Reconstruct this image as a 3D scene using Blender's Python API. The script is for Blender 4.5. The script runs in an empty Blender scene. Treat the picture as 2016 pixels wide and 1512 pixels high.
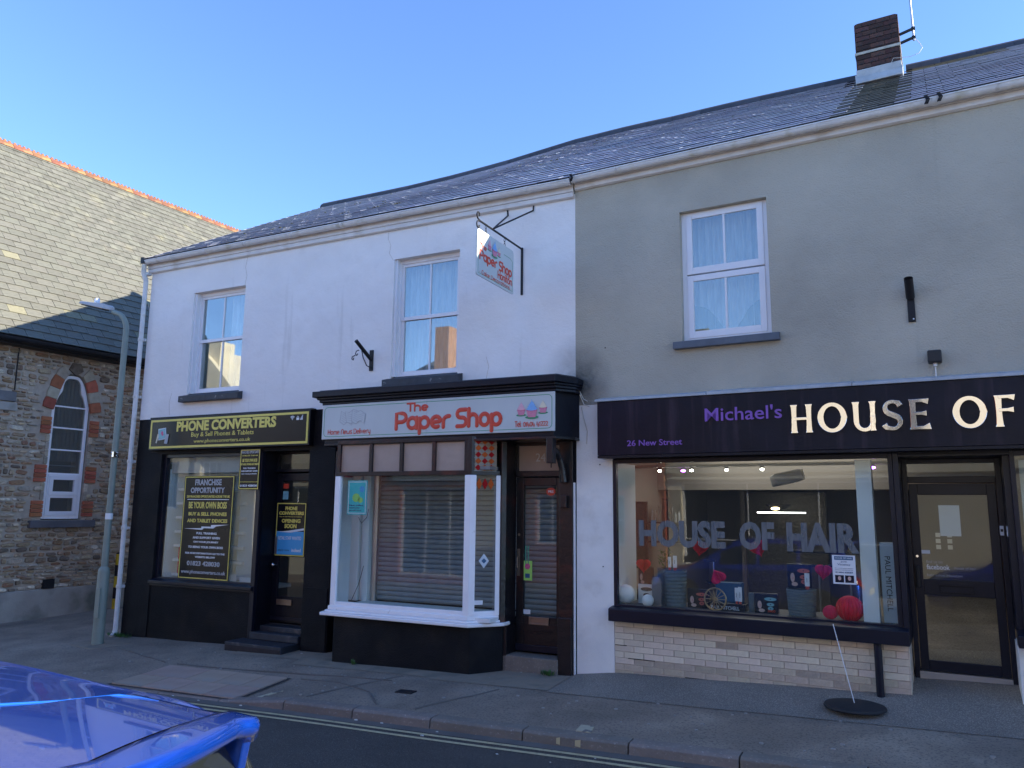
import bpy, math, random
from mathutils import Matrix, Vector, noise
R = math.radians
random.seed(7)
SC = bpy.context.scene
COL = SC.collection

# ------------------------------------------------------------------ camera, sky, sun, exposure
YAW, PITCH, ROLL = R(-26.45), R(9.12), R(0.59)
fw = Vector((math.sin(YAW) * math.cos(PITCH), math.cos(YAW) * math.cos(PITCH), math.sin(PITCH)))
rt = Vector((math.cos(YAW), -math.sin(YAW), 0))
up = rt.cross(fw)
r2 = math.cos(ROLL) * rt + math.sin(ROLL) * up
u2 = -math.sin(ROLL) * rt + math.cos(ROLL) * up
cam_data = bpy.data.cameras.new('camera')
cam = bpy.data.objects.new('camera', cam_data)
COL.objects.link(cam)
cam.matrix_world = Matrix(((r2.x, u2.x, -fw.x, 0), (r2.y, u2.y, -fw.y, -8.5), (r2.z, u2.z, -fw.z, 1.65), (0, 0, 0, 1)))
cam_data.sensor_width = 36
cam_data.lens = 1520 / 2016 * 36
cam_data.clip_start = 0.05
cam_data.clip_end = 2000
SC.camera = cam

SUN_EL, SUN_AZ = R(22.3), R(73.2)          # azimuth from +Y towards +X
sdir = Vector((math.sin(SUN_AZ) * math.cos(SUN_EL), math.cos(SUN_AZ) * math.cos(SUN_EL), math.sin(SUN_EL)))
world = bpy.data.worlds.new('World')
SC.world = world
world.use_nodes = True
wn = world.node_tree.nodes
bg = wn['Background']
sky = wn.new('ShaderNodeTexSky')
sky.sky_type = 'NISHITA'
sky.sun_disc = False
sky.sun_elevation = SUN_EL
sky.sun_rotation = SUN_AZ
sky.air_density = 1.0
sky.dust_density = 0.0
sky.ozone_density = 4.0
tint = wn.new('ShaderNodeMixRGB'); tint.blend_type = 'MULTIPLY'; tint.inputs[0].default_value = 1; tint.inputs[2].default_value = (.77, .83, 1.0, 1)
world.node_tree.links.new(sky.outputs[0], tint.inputs[1]); world.node_tree.links.new(tint.outputs[0], bg.inputs[0])
bg.inputs[1].default_value = 0.15
sun_d = bpy.data.lights.new('sun', 'SUN')
sun_d.energy = 5.0
sun_d.angle = R(0.53)
sun_d.color = (1.0, 0.91, 0.76)
sun = bpy.data.objects.new('sun', sun_d)
COL.objects.link(sun)
sun.rotation_euler = (-sdir).to_track_quat('-Z', 'Y').to_euler()
sun.location = (20, 10, 15)
SC.view_settings.view_transform = 'Standard'
SC.view_settings.look = 'None'
SC.view_settings.gamma = 1
SC.view_settings.use_curve_mapping = False
SC.view_settings.exposure = 1.47

# ------------------------------------------------------------------ frames
W = Matrix.Identity(4)
G = Matrix.Translation((-3.378, 0, 0)) @ Matrix.Rotation(R(-3.13), 4, 'Z')      # grey building: x along its front, y into it
H = Matrix.Translation((-14.2, 1.0, 0)) @ Matrix.Rotation(R(85.8), 4, 'Z')      # church hall: x along its wall, y into it

# ------------------------------------------------------------------ materials
def mat(name, col, rough=.75, var=.12, vs=3.0, bump=.0, bs=60, metal=0.0, obj_var=0.0, col2=None, c2s=2.0, c2lo=.5, c2hi=.65,
        streak=None, spec=.5, bump2=0, bs2=6, coat=0, trans=0.0, detail=4, grime=None):
    m = bpy.data.materials.new(name)
    m.use_nodes = True
    nt = m.node_tree; N = nt.nodes; L = nt.links
    b = N['Principled BSDF']
    tc = N.new('ShaderNodeTexCoord')
    def nz(scale, det=detail, vec=None, ro=.55):
        n = N.new('ShaderNodeTexNoise'); n.inputs['Scale'].default_value = scale; n.inputs['Detail'].default_value = det
        n.inputs['Roughness'].default_value = ro
        L.new(vec if vec else tc.outputs['Object'], n.inputs['Vector']); return n.outputs['Fac']
    base = N.new('ShaderNodeRGB'); base.outputs[0].default_value = (*col, 1); c = base.outputs[0]
    if col2 is not None:
        f = nz(c2s); mr = N.new('ShaderNodeMapRange'); mr.inputs[1].default_value = c2lo; mr.inputs[2].default_value = c2hi
        L.new(f, mr.inputs[0]); mx = N.new('ShaderNodeMixRGB'); mx.inputs[2].default_value = (*col2, 1)
        L.new(mr.outputs[0], mx.inputs[0]); L.new(c, mx.inputs[1]); c = mx.outputs[0]
    if streak is not None:
        sc, sz, scol, lo, hi = streak
        mp = N.new('ShaderNodeMapping'); mp.inputs['Scale'].default_value = (sc, sc, sz)
        L.new(tc.outputs['Object'], mp.inputs[0])
        f = nz(1.0, 3, mp.outputs[0]); mr = N.new('ShaderNodeMapRange'); mr.inputs[1].default_value = lo; mr.inputs[2].default_value = hi
        L.new(f, mr.inputs[0]); mx = N.new('ShaderNodeMixRGB'); mx.inputs[2].default_value = (*scol, 1)
        L.new(mr.outputs[0], mx.inputs[0]); L.new(c, mx.inputs[1]); c = mx.outputs[0]
    if grime is not None:
        gx, gz_, gr_, gcol = grime
        sp_ = N.new('ShaderNodeSeparateXYZ'); L.new(tc.outputs['Object'], sp_.inputs[0]); cb_ = N.new('ShaderNodeCombineXYZ')
        L.new(sp_.outputs[0], cb_.inputs[0]); L.new(sp_.outputs[2], cb_.inputs[2])
        dv = N.new('ShaderNodeVectorMath'); dv.operation = 'DISTANCE'; dv.inputs[1].default_value = (gx, 0, gz_); L.new(cb_.outputs[0], dv.inputs[0])
        mr = N.new('ShaderNodeMapRange'); mr.inputs[1].default_value = gr_; mr.inputs[2].default_value = 0; L.new(dv.outputs['Value'], mr.inputs[0])
        f = nz(4, 6, None, .7); m1 = N.new('ShaderNodeMath'); m1.operation = 'MULTIPLY'; L.new(mr.outputs[0], m1.inputs[0]); L.new(f, m1.inputs[1])
        m2 = N.new('ShaderNodeMath'); m2.operation = 'MULTIPLY'; m2.use_clamp = True; m2.inputs[1].default_value = 2.2; L.new(m1.outputs[0], m2.inputs[0])
        mx = N.new('ShaderNodeMixRGB'); mx.inputs[2].default_value = (*gcol, 1); L.new(m2.outputs[0], mx.inputs[0]); L.new(c, mx.inputs[1]); c = mx.outputs[0]
    if var > 0 or obj_var > 0:
        hsv = N.new('ShaderNodeHueSaturation'); L.new(c, hsv.inputs['Color'])
        f = nz(vs); mr = N.new('ShaderNodeMapRange'); mr.inputs[1].default_value = .3; mr.inputs[2].default_value = .7
        mr.inputs[3].default_value = 1 - var; mr.inputs[4].default_value = 1 + var; L.new(f, mr.inputs[0]); v = mr.outputs[0]
        if obj_var > 0:
            oi = N.new('ShaderNodeObjectInfo'); ge = N.new('ShaderNodeNewGeometry')
            ad = N.new('ShaderNodeMath'); ad.operation = 'ADD'; L.new(oi.outputs['Random'], ad.inputs[0]); L.new(ge.outputs['Random Per Island'], ad.inputs[1])
            fr = N.new('ShaderNodeMath'); fr.operation = 'FRACT'; L.new(ad.outputs[0], fr.inputs[0])
            m2 = N.new('ShaderNodeMapRange'); m2.inputs[3].default_value = 1 - obj_var; m2.inputs[4].default_value = 1 + obj_var
            L.new(fr.outputs[0], m2.inputs[0])
            mu = N.new('ShaderNodeMath'); mu.operation = 'MULTIPLY'; L.new(v, mu.inputs[0]); L.new(m2.outputs[0], mu.inputs[1]); v = mu.outputs[0]
            m3 = N.new('ShaderNodeMath'); m3.operation = 'MULTIPLY'; m3.inputs[1].default_value = 7.31; L.new(fr.outputs[0], m3.inputs[0])
            m4 = N.new('ShaderNodeMath'); m4.operation = 'FRACT'; L.new(m3.outputs[0], m4.inputs[0])
            m5 = N.new('ShaderNodeMapRange'); m5.inputs[3].default_value = .485; m5.inputs[4].default_value = .515
            L.new(m4.outputs[0], m5.inputs[0]); L.new(m5.outputs[0], hsv.inputs['Hue'])
        L.new(v, hsv.inputs['Value']); c = hsv.outputs[0]
    L.new(c, b.inputs['Base Color'])
    b.inputs['Roughness'].default_value = rough
    b.inputs['Metallic'].default_value = metal
    b.inputs['Specular IOR Level'].default_value = spec
    b.inputs['Coat Weight'].default_value = coat
    b.inputs['Coat Roughness'].default_value = .03
    nrm = None
    for bb, ss in ((bump2, bs2), (bump, bs)):
        if bb > 0:
            bp = N.new('ShaderNodeBump'); bp.inputs['Strength'].default_value = min(bb, 1); bp.inputs['Distance'].default_value = .01 if ss > 20 else .03
            L.new(nz(ss, 3), bp.inputs['Height'])
            if nrm: L.new(nrm, bp.inputs['Normal'])
            nrm = bp.outputs[0]
    if nrm: L.new(nrm, b.inputs['Normal'])
    return m

def glass(name, ior=1.75, tint=(.92, .96, .95), wobble=0.0, ws=1.5, ribs=None, dirt=0.0, wd=.02):
    m = bpy.data.materials.new(name); m.use_nodes = True
    nt = m.node_tree; N = nt.nodes; L = nt.links
    N.remove(N['Principled BSDF']); out = N['Material Output']
    tr = N.new('ShaderNodeBsdfTransparent'); tr.inputs[0].default_value = (*tint, 1)
    gl = N.new('ShaderNodeBsdfGlossy'); gl.inputs['Roughness'].default_value = .0 if not ribs else .15
    fr = N.new('ShaderNodeLayerWeight'); fr.inputs[0].default_value = .5
    f0 = ((ior - 1) / (ior + 1)) ** 2
    pw = N.new('ShaderNodeMath'); pw.operation = 'POWER'; pw.inputs[1].default_value = 5; L.new(fr.outputs['Facing'], pw.inputs[0])
    ml = N.new('ShaderNodeMath'); ml.operation = 'MULTIPLY_ADD'; ml.inputs[1].default_value = 1 - f0; ml.inputs[2].default_value = f0; L.new(pw.outputs[0], ml.inputs[0])
    mx = N.new('ShaderNodeMixShader'); L.new(ml.outputs[0], mx.inputs[0]); L.new(tr.outputs[0], mx.inputs[1]); L.new(gl.outputs[0], mx.inputs[2])
    last = mx.outputs[0]
    tc = N.new('ShaderNodeTexCoord')
    if wobble:
        n = N.new('ShaderNodeTexNoise'); n.inputs['Scale'].default_value = ws; n.inputs['Detail'].default_value = 0
        L.new(tc.outputs['Object'], n.inputs['Vector'])
        bp = N.new('ShaderNodeBump'); bp.inputs['Strength'].default_value = wobble; bp.inputs['Distance'].default_value = wd
        L.new(n.outputs['Fac'], bp.inputs['Height']); L.new(bp.outputs[0], gl.inputs['Normal'])
    if dirt:
        df = N.new('ShaderNodeBsdfDiffuse'); df.inputs[0].default_value = (.6, .6, .58, 1)
        m2 = N.new('ShaderNodeMixShader'); m2.inputs[0].default_value = dirt; L.new(last, m2.inputs[1]); L.new(df.outputs[0], m2.inputs[2]); last = m2.outputs[0]
    L.new(last, out.inputs[0])
    return m

def emis(name, col, s):
    m = bpy.data.materials.new(name); m.use_nodes = True
    b = m.node_tree.nodes['Principled BSDF']; b.inputs['Emission Color'].default_value = (*col, 1); b.inputs['Emission Strength'].default_value = s
    b.inputs['Base Color'].default_value = (*col, 1)
    return m

def sheer(name, col, op):
    m = bpy.data.materials.new(name); m.use_nodes = True
    N = m.node_tree.nodes; L = m.node_tree.links; N.remove(N['Principled BSDF'])
    tr = N.new('ShaderNodeBsdfTransparent'); df = N.new('ShaderNodeBsdfDiffuse'); df.inputs[0].default_value = (*col, 1)
    mx = N.new('ShaderNodeMixShader')
    tc = N.new('ShaderNodeTexCoord'); n = N.new('ShaderNodeTexNoise'); n.inputs['Scale'].default_value = 1; n.inputs['Detail'].default_value = 4
    mp = N.new('ShaderNodeMapping'); mp.inputs['Scale'].default_value = (26, 26, 3.5); L.new(tc.outputs['Object'], mp.inputs[0]); L.new(mp.outputs[0], n.inputs['Vector'])
    mr = N.new('ShaderNodeMapRange'); mr.inputs[1].default_value = .35; mr.inputs[2].default_value = .65
    mr.inputs[3].default_value = op - .12; mr.inputs[4].default_value = min(1, op + .12)
    L.new(n.outputs['Fac'], mr.inputs[0]); L.new(mr.outputs[0], mx.inputs[0])
    L.new(tr.outputs[0], mx.inputs[1]); L.new(df.outputs[0], mx.inputs[2]); L.new(mx.outputs[0], N['Material Output'].inputs[0])
    return m

M = {}
M['white_wall'] = mat('white_painted_render', (.80, .78, .76), .85, .05, 1.2, .3, 90, col2=(.69, .67, .65), c2s=1.3, c2lo=.58, c2hi=.85, bump2=.5, bs2=5, streak=(6, .4, (.56, .54, .51), .62, .9), grime=(3.95, .16, .62, (.30, .29, .27)))
M['black_wall'] = mat('black_painted_render', (.009, .0095, .012), .55, .3, 2.5, .8, 70, col2=(.016, .015, .015), c2s=2.2, spec=.12)
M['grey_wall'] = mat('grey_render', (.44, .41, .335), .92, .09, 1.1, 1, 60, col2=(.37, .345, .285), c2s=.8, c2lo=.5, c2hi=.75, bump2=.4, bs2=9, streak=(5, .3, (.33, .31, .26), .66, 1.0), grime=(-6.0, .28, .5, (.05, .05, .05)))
M['upvc'] = mat('white_upvc', (.78, .78, .8), .35, .03, 3)
M['white_gloss'] = mat('white_gloss_paint', (.9, .89, .9), .4, .03, 6, .2, 30, col2=(.68, .64, .58), c2s=9, c2lo=.70, c2hi=.76)
M['gutter'] = mat('weathered_white_gutter', (.66, .66, .66), .5, .1, 5, .1, 40, col2=(.4, .38, .3), c2s=5, c2lo=.52, c2hi=.75, streak=(6, 3, (.25, .22, .18), .66, .8))
M['fascia'] = mat('white_fascia_board', (.68, .66, .64), .55, .08, 4, col2=(.5, .44, .38), c2s=3, c2lo=.55, c2hi=.8)
M['sill'] = mat('dark_slate_grey_sill_paint', (.035, .04, .05), .6, .25, 9, .4, 50, col2=(.16, .16, .16), c2s=8, c2lo=.66, c2hi=.7)
M['sill2'] = mat('blue_grey_sill_paint', (.10, .115, .14), .6, .15, 9, .3, 60)
M['black_paint'] = mat('black_gloss_paint', (.005, .006, .012), .4, .3, 6, .3, 25, spec=.3)
M['maroon_paint'] = mat('worn_black_over_maroon_paint', (.008, .007, .009), .35, .2, 8, .5, 22, col2=(.06, .013, .010), c2s=2.4, c2lo=.55, c2hi=.68)
M['navy'] = mat('dark_navy_frame', (.007, .009, .020), .35, .2, 5, spec=.35)
M['slate'] = mat('blue_grey_roof_slate', (.26, .30, .40), .3, .12, 14, .06, 30, obj_var=.11, spec=1.0)
M['slate_dark'] = mat('stained_dark_slate', (.10, .11, .105), .4, .2, 14, .2, 30, obj_var=.2, spec=.4)
M['slate_rust'] = mat('rust_tinted_slate', (.20, .17, .12), .4, .2, 14, .2, 30, obj_var=.2, spec=.6)
M['church_slate'] = mat('old_lichened_slate', (.122, .121, .099), .8, .26, 7, .4, 35, obj_var=.1, col2=(.175, .165, .12), c2s=2.1, c2lo=.56, c2hi=.72)
M['church_slate_pale'] = mat('pale_lichen_slate', (.19, .18, .12), .9, .2, 20, .4, 35)
M['deck'] = mat('roof_felt', (.03, .03, .034), .9)
M['ridge'] = mat('dark_ridge_tile', (.05, .05, .06), .7, .2, 6, .4, 30, obj_var=.2)
M['terra'] = mat('terracotta_ridge', (.19, .08, .042), .85, .25, 6, .4, 30, col2=(.24, .15, .06), c2s=5, c2lo=.5, c2hi=.65, obj_var=.15)
M['terra_brick'] = mat('orange_red_brick', (.36, .115, .055), .85, .18, 12, .5, 50, obj_var=.2)
M['cream_brick'] = mat('cream_stone_block', (.40, .35, .26), .9, .15, 12, .5, 40, obj_var=.12)
M['stone'] = []
for k, c in enumerate([(.42, .32, .22), (.34, .24, .15), (.26, .18, .12), (.46, .39, .30), (.32, .18, .10), (.33, .29, .24), (.17, .13, .10), (.58, .52, .44)]):
    c = tuple(k_ * (.85 * x + .15 * sum(c) / 3) for x, k_ in zip(c, (1.14, 1.12, 1.02)))
    M['stone'].append(mat('rubble_stone_%s' % 'abcdefgh'[k], c, .9, .25, 14, .8, 35, obj_var=.2, col2=tuple(x * .6 for x in c), c2s=9))
M['mortar'] = mat('lime_mortar', (.42, .36, .285), .95, .15, 8, .9, 40)
M['plinth'] = mat('rendered_plinth', (.34, .32, .28), .9, .15, 2.5, .5, 40, col2=(.15, .16, .13), c2s=1.6, c2lo=.5, c2hi=.7)
M['brick_dark'] = mat('sooty_brick', (.105, .042, .032), .9, .35, 10, .7, 40, obj_var=.45, col2=(.022, .02, .022), c2s=6, c2lo=.36, c2hi=.56)
M['soot_mortar'] = mat('sooty_mortar', (.06, .055, .05), .95, .2, 10, .6, 40)
M['lead'] = mat('lead_flashing', (.38, .40, .42), .5, .15, 7, .3, 20)
M['render_white'] = mat('old_white_pier', (.82, .80, .76), .85, .08, 2, .4, 60, col2=(.66, .63, .58), c2s=2.5, c2lo=.55, c2hi=.75)
M['cream_paint_brick'] = mat('painted_cream_brick', (.70, .60, .47), .8, .12, 9, .5, 45, obj_var=.11, col2=(.54, .44, .34), c2s=3.3, c2lo=.54, c2hi=.7)
M['cream_brick_dirty'] = mat('dirty_cream_brick', (.50, .42, .32), .85, .2, 9, .6, 45, obj_var=.15, col2=(.24, .20, .16), c2s=5, c2lo=.5, c2hi=.68)
M['cream_joint'] = mat('painted_joint', (.44, .36, .29), .95, .15, 12, .4, 40)
M['fascia_black'] = mat('stained_black_fascia', (.007, .009, .02), .3, .2, 3, .08, 20, streak=(9, .7, (.035, .027, .042), .52, .74), spec=.2)
M['asphalt'] = mat('road_asphalt', (.046, .041, .036), .85, .15, 1.5, 1, 120, col2=(.17, .16, .145), c2s=120, c2lo=.5, c2hi=.7)
M['pavement'] = mat('pavement_asphalt', (.25, .205, .16), .9, .24, 1.6, .9, 110, col2=(.31, .26, .20), c2s=1.7, c2lo=.5, c2hi=.72, streak=(48, 48, (.14, .12, .10), .5, .66))
M['apron'] = mat('speckled_grey_apron', (.19, .165, .135), .9, .14, 1.5, 1, 110, col2=(.34, .30, .25), c2s=90, c2lo=.48, c2hi=.62)
M['gritty'] = mat('gritty_concrete_strip', (.27, .225, .17), .9, .15, 3, .8, 120, col2=(.17, .15, .115), c2s=3)
M['kerb'] = mat('kerb_stone', (.20, .17, .145), .85, .15, 5, .7, 60, obj_var=.1, col2=(.32, .28, .25), c2s=40, c2lo=.6, c2hi=.7)
M['slab'] = mat('buff_paving_slab', (.37, .275, .215), .85, .12, 3, .4, 60, obj_var=.08, col2=(.30, .25, .21), c2s=1.8)
M['tar'] = mat('tar_line', (.13, .12, .11), .9)
M['joint'] = mat('dirty_joint', (.05, .048, .045), .95)
M['yellow_line'] = mat('worn_yellow_paint', (.50, .43, .25), .8, .12, 9, .5, 120, col2=(.3, .26, .18), c2s=30, c2lo=.58, c2hi=.68)
M['paint_patch'] = mat('worn_cream_paint', (.42, .38, .27), .8, .1, 9, col2=(.14, .13, .12), c2s=9, c2lo=.55, c2hi=.62)
M['post_green'] = mat('pale_green_grey_paint', (.21, .25, .215), .5, .08, 4, col2=(.2, .24, .21), c2s=6, c2lo=.6, c2hi=.7)
M['metal'] = mat('galvanised_metal', (.5, .5, .5), .4, .05, 5, metal=.9)
M['lamp_grey'] = mat('lamp_housing', (.42, .42, .42), .45, .05, 5)
M['iron'] = mat('black_iron', (.012, .012, .015), .5, .2, 20, .3, 60, spec=.3)
M['yellow'] = mat('yellow_band', (.55, .38, .02), .5, .1, 8)
M['yellow_print'] = mat('yellow_print', (.74, .62, .12), .45, 0)
M['white_print'] = mat('white_print', (.75, .77, .8), .45, 0)
M['grey_print'] = mat('grey_print', (.4, .42, .45), .45, 0)
M['red_print'] = mat('red_orange_print', (.62, .06, .03), .4, 0)
M['green_print'] = mat('green_print', (.03, .28, .14), .4, 0)
M['claw'] = mat('mint_claw_print', (.08, .35, .24), .4, 0)
M['pink_icing'] = mat('pale_pink_print', (.75, .42, .50), .5, .1, 30)
M['pink'] = mat('pink_print', (.62, .22, .32), .5, .1, 30)
M['pink2'] = mat('deep_pink_print', (.6, .1, .24), .5, .2, 60)
M['blue_ice'] = mat('blue_print', (.22, .45, .78), .5, .1, 30)
M['cream'] = mat('cream_print', (.72, .66, .5), .5, .05)
M['purple'] = mat('purple_plastic', (.24, .10, .46), .4, .05)
M['board_black'] = mat('black_sign_panel', (.008, .009, .013), .25, .1, 3, spec=.25)
M['board_white'] = mat('white_sign_panel', (.53, .58, .58), .35, .04, 2)
M['blue_print'] = mat('light_blue_print', (.06, .38, .72), .5, .02)
M['turq'] = mat('turquoise_print', (.04, .55, .58), .5, .05)
M['lime'] = mat('lime_print', (.4, .75, .15), .5, .05)
M['navyp'] = mat('dark_blue_print', (.02, .10, .22), .5, 0)
M['gold'] = mat('polished_brass_letter', (.86, .83, .78), .09, .03, 3, metal=1, bump2=.12, bs2=1.6)
M['frost'] = sheer('frosted_grey_vinyl', (.21, .22, .23), .68)
M['glass'] = glass('shop_glass', 1.52, wobble=.3, ws=.9, dirt=.015, wd=.004)
M['bay_glass'] = glass('thin_bay_glass', 1.34, wobble=.3, ws=1.2, dirt=.01, wd=.004)
M['glass_up'] = glass('upstairs_glass', 2.6, wobble=.3, ws=1.4, wd=.004)
M['glass_dark'] = glass('church_glass', 1.7, (.75, .78, .75), wobble=.5, ws=4, dirt=.05)
M['ribglass'] = mat('ribbed_obscure_glass', (.48, .36, .28), .3, .08, 4, spec=.6)
M['curtain'] = sheer('net_curtain', (.68, .66, .63), .84)
M['dark'] = mat('dark_interior', (.02, .022, .025), .9)
M['mid'] = mat('dim_interior_wall', (.22, .21, .2), .9, .05)
M['salon_wall'] = mat('salon_wall', (.26, .23, .21), .9, .05, 2)
M['salon_floor'] = mat('salon_floor', (.09, .08, .08), .5, .1)
M['white_board'] = mat('white_board', (.82, .83, .82), .6, .04)
M['pale_blue'] = mat('pale_blue_panel', (.60, .68, .72), .6, .04)
M['shutter'] = mat('steel_roller_shutter', (.27, .29, .31), .45, .12, 4, metal=.1, obj_var=.06)
M['red_glass'] = mat('red_leaded_glass', (.35, .008, .01), .6, .1, 20, spec=.1)
M['orange_glass'] = mat('orange_leaded_glass', (.5, .10, .02), .6, .1, 20, spec=.1)
M['cream_glass'] = mat('cream_leaded_glass', (.36, .30, .22), .6, .1, 20, spec=.1)
M['lead_came'] = mat('lead_came', (.25, .26, .27), .5, metal=.5)
M['brass'] = mat('dull_brass', (.30, .24, .19), .35, .1, 8, metal=.8)
M['chrome'] = mat('chrome', (.75, .75, .77), .12, 0, metal=1)
M['step'] = mat('painted_step', (.022, .026, .036), .6, .25, 5, .4, 60, col2=(.07, .065, .065), c2s=5, c2lo=.6, c2hi=.72)
M['step_brick'] = mat('step_brick', (.03, .022, .022), .9, .3, 8, .5, 40)
M['basket'] = mat('grey_woven_basket', (.13, .16, .17), .8, .1, 40, .6, 60)
M['heart'] = mat('red_tissue_paper', (.8, .012, .025), .7, .15, 12)
M['heart2'] = mat('pink_red_tissue_paper', (.8, .012, .09), .7, .15, 12)
M['lantern'] = mat('white_paper_lantern', (.88, .87, .86), .8, .03)
M['box_dark'] = mat('dark_glossy_box', (.015, .015, .02), .2, .1)
M['skin'] = mat('printed_skin', (.62, .42, .36), .4, .05)
M['teal'] = mat('teal_print', (.2, .45, .5), .4, .1, 20)
M['coral'] = mat('coral_print', (.55, .12, .08), .4, .1, 20)
M['beige'] = mat('taupe_panel', (.22, .18, .16), .7, .05)
M['wood_gold'] = mat('brass_wheel', (.5, .36, .2), .35, .1, 10, metal=.6)
M['black_rubber'] = mat('black_rubber', (.018, .018, .02), .75, .15, 8, .2, 50)
M['leaf'] = mat('green_leaf', (.05, .13, .03), .6, .3, 12)
M['car'] = mat('metallic_blue_car_paint', (.002, .075, .58), .27, .03, 2, metal=.75, coat=1.0)
M['car_bright'] = mat('bright_blue_trim', (.01, .12, .55), .25, .03, 2, coat=1.0)
M['car_glass'] = mat('dark_car_glass', (.012, .015, .015), .05, 0, spec=1.0)
M['plastic_black'] = mat('black_plastic', (.015, .015, .016), .55, .1)
M['seam'] = mat('dark_seam', (.004, .004, .006), .9, 0, spec=0)
M['red_lens'] = mat('red_lamp_lens', (.4, .01, .01), .15, 0)
M['clear_lens'] = mat('clear_lamp_lens', (.5, .5, .52), .1, 0)
M['tyre'] = mat('tyre_rubber', (.02, .02, .02), .85, .1)
M['opp_cream'] = mat('sunlit_cream_render', (.70, .62, .47), .9, .07, 1.5, .4, 60)
M['opp_brick'] = mat('orange_brickwork', (.42, .13, .055), .9, .18, 6, .5, 40, obj_var=.1)
M['opp_stone'] = mat('pale_limestone', (.74, .68, .52), .9, .08, 2, .3, 40)
M['opp_roof'] = mat('opposite_slate', (.12, .125, .12), .7, .2, 6)
M['dark_glass'] = mat('dark_window_glass', (.02, .025, .03), .08, 0, spec=.8)
M['cable'] = mat('pale_cable', (.55, .52, .46), .6, 0)
M['spot'] = emis('lit_spotlight', (1, .93, .82), 14)
M['spot_purple'] = emis('lit_purple_spotlight', (.55, .12, 1), 9)
M['tube_light'] = emis('lit_strip_light', (1, .97, .92), 5)
M['warm_bulb'] = emis('warm_bulb', (1, .75, .4), 6)
M['rock'] = mat('ground_soil', (.09, .08, .06), .95, .2, .5)
M['litter'] = mat('pale_litter', (.5, .5, .46), .8, .1)
M['diamond'] = mat('patterned_metal_panel', (.11, .095, .075), .35, .15, 30, .8, 25, metal=.5)
M['gum'] = mat('chewing_gum', (.3, .29, .27), .9, 0)

# ------------------------------------------------------------------ geometry helpers
WM = {}
def link(o, parent, Mx):
    COL.objects.link(o)
    if parent is not None:
        o.parent = parent
        o.matrix_parent_inverse = WM[parent.name].inverted()
    o.matrix_basis = Mx
    WM[o.name] = Mx.copy()
    return o

def thing(name, label, cat, loc=(0, 0, 0), F=W, group=None):
    o = bpy.data.objects.new(name, None)
    o.empty_display_size = .2
    link(o, None, F @ Matrix.Translation(loc))
    o['label'] = label; o['category'] = cat
    if group: o['group'] = group
    return o

def tag(o, label=None, cat=None, group=None, kind=None):
    if label: o['label'] = label
    if cat: o['category'] = cat
    if group: o['group'] = group
    if kind: o['kind'] = kind
    return o

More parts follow.
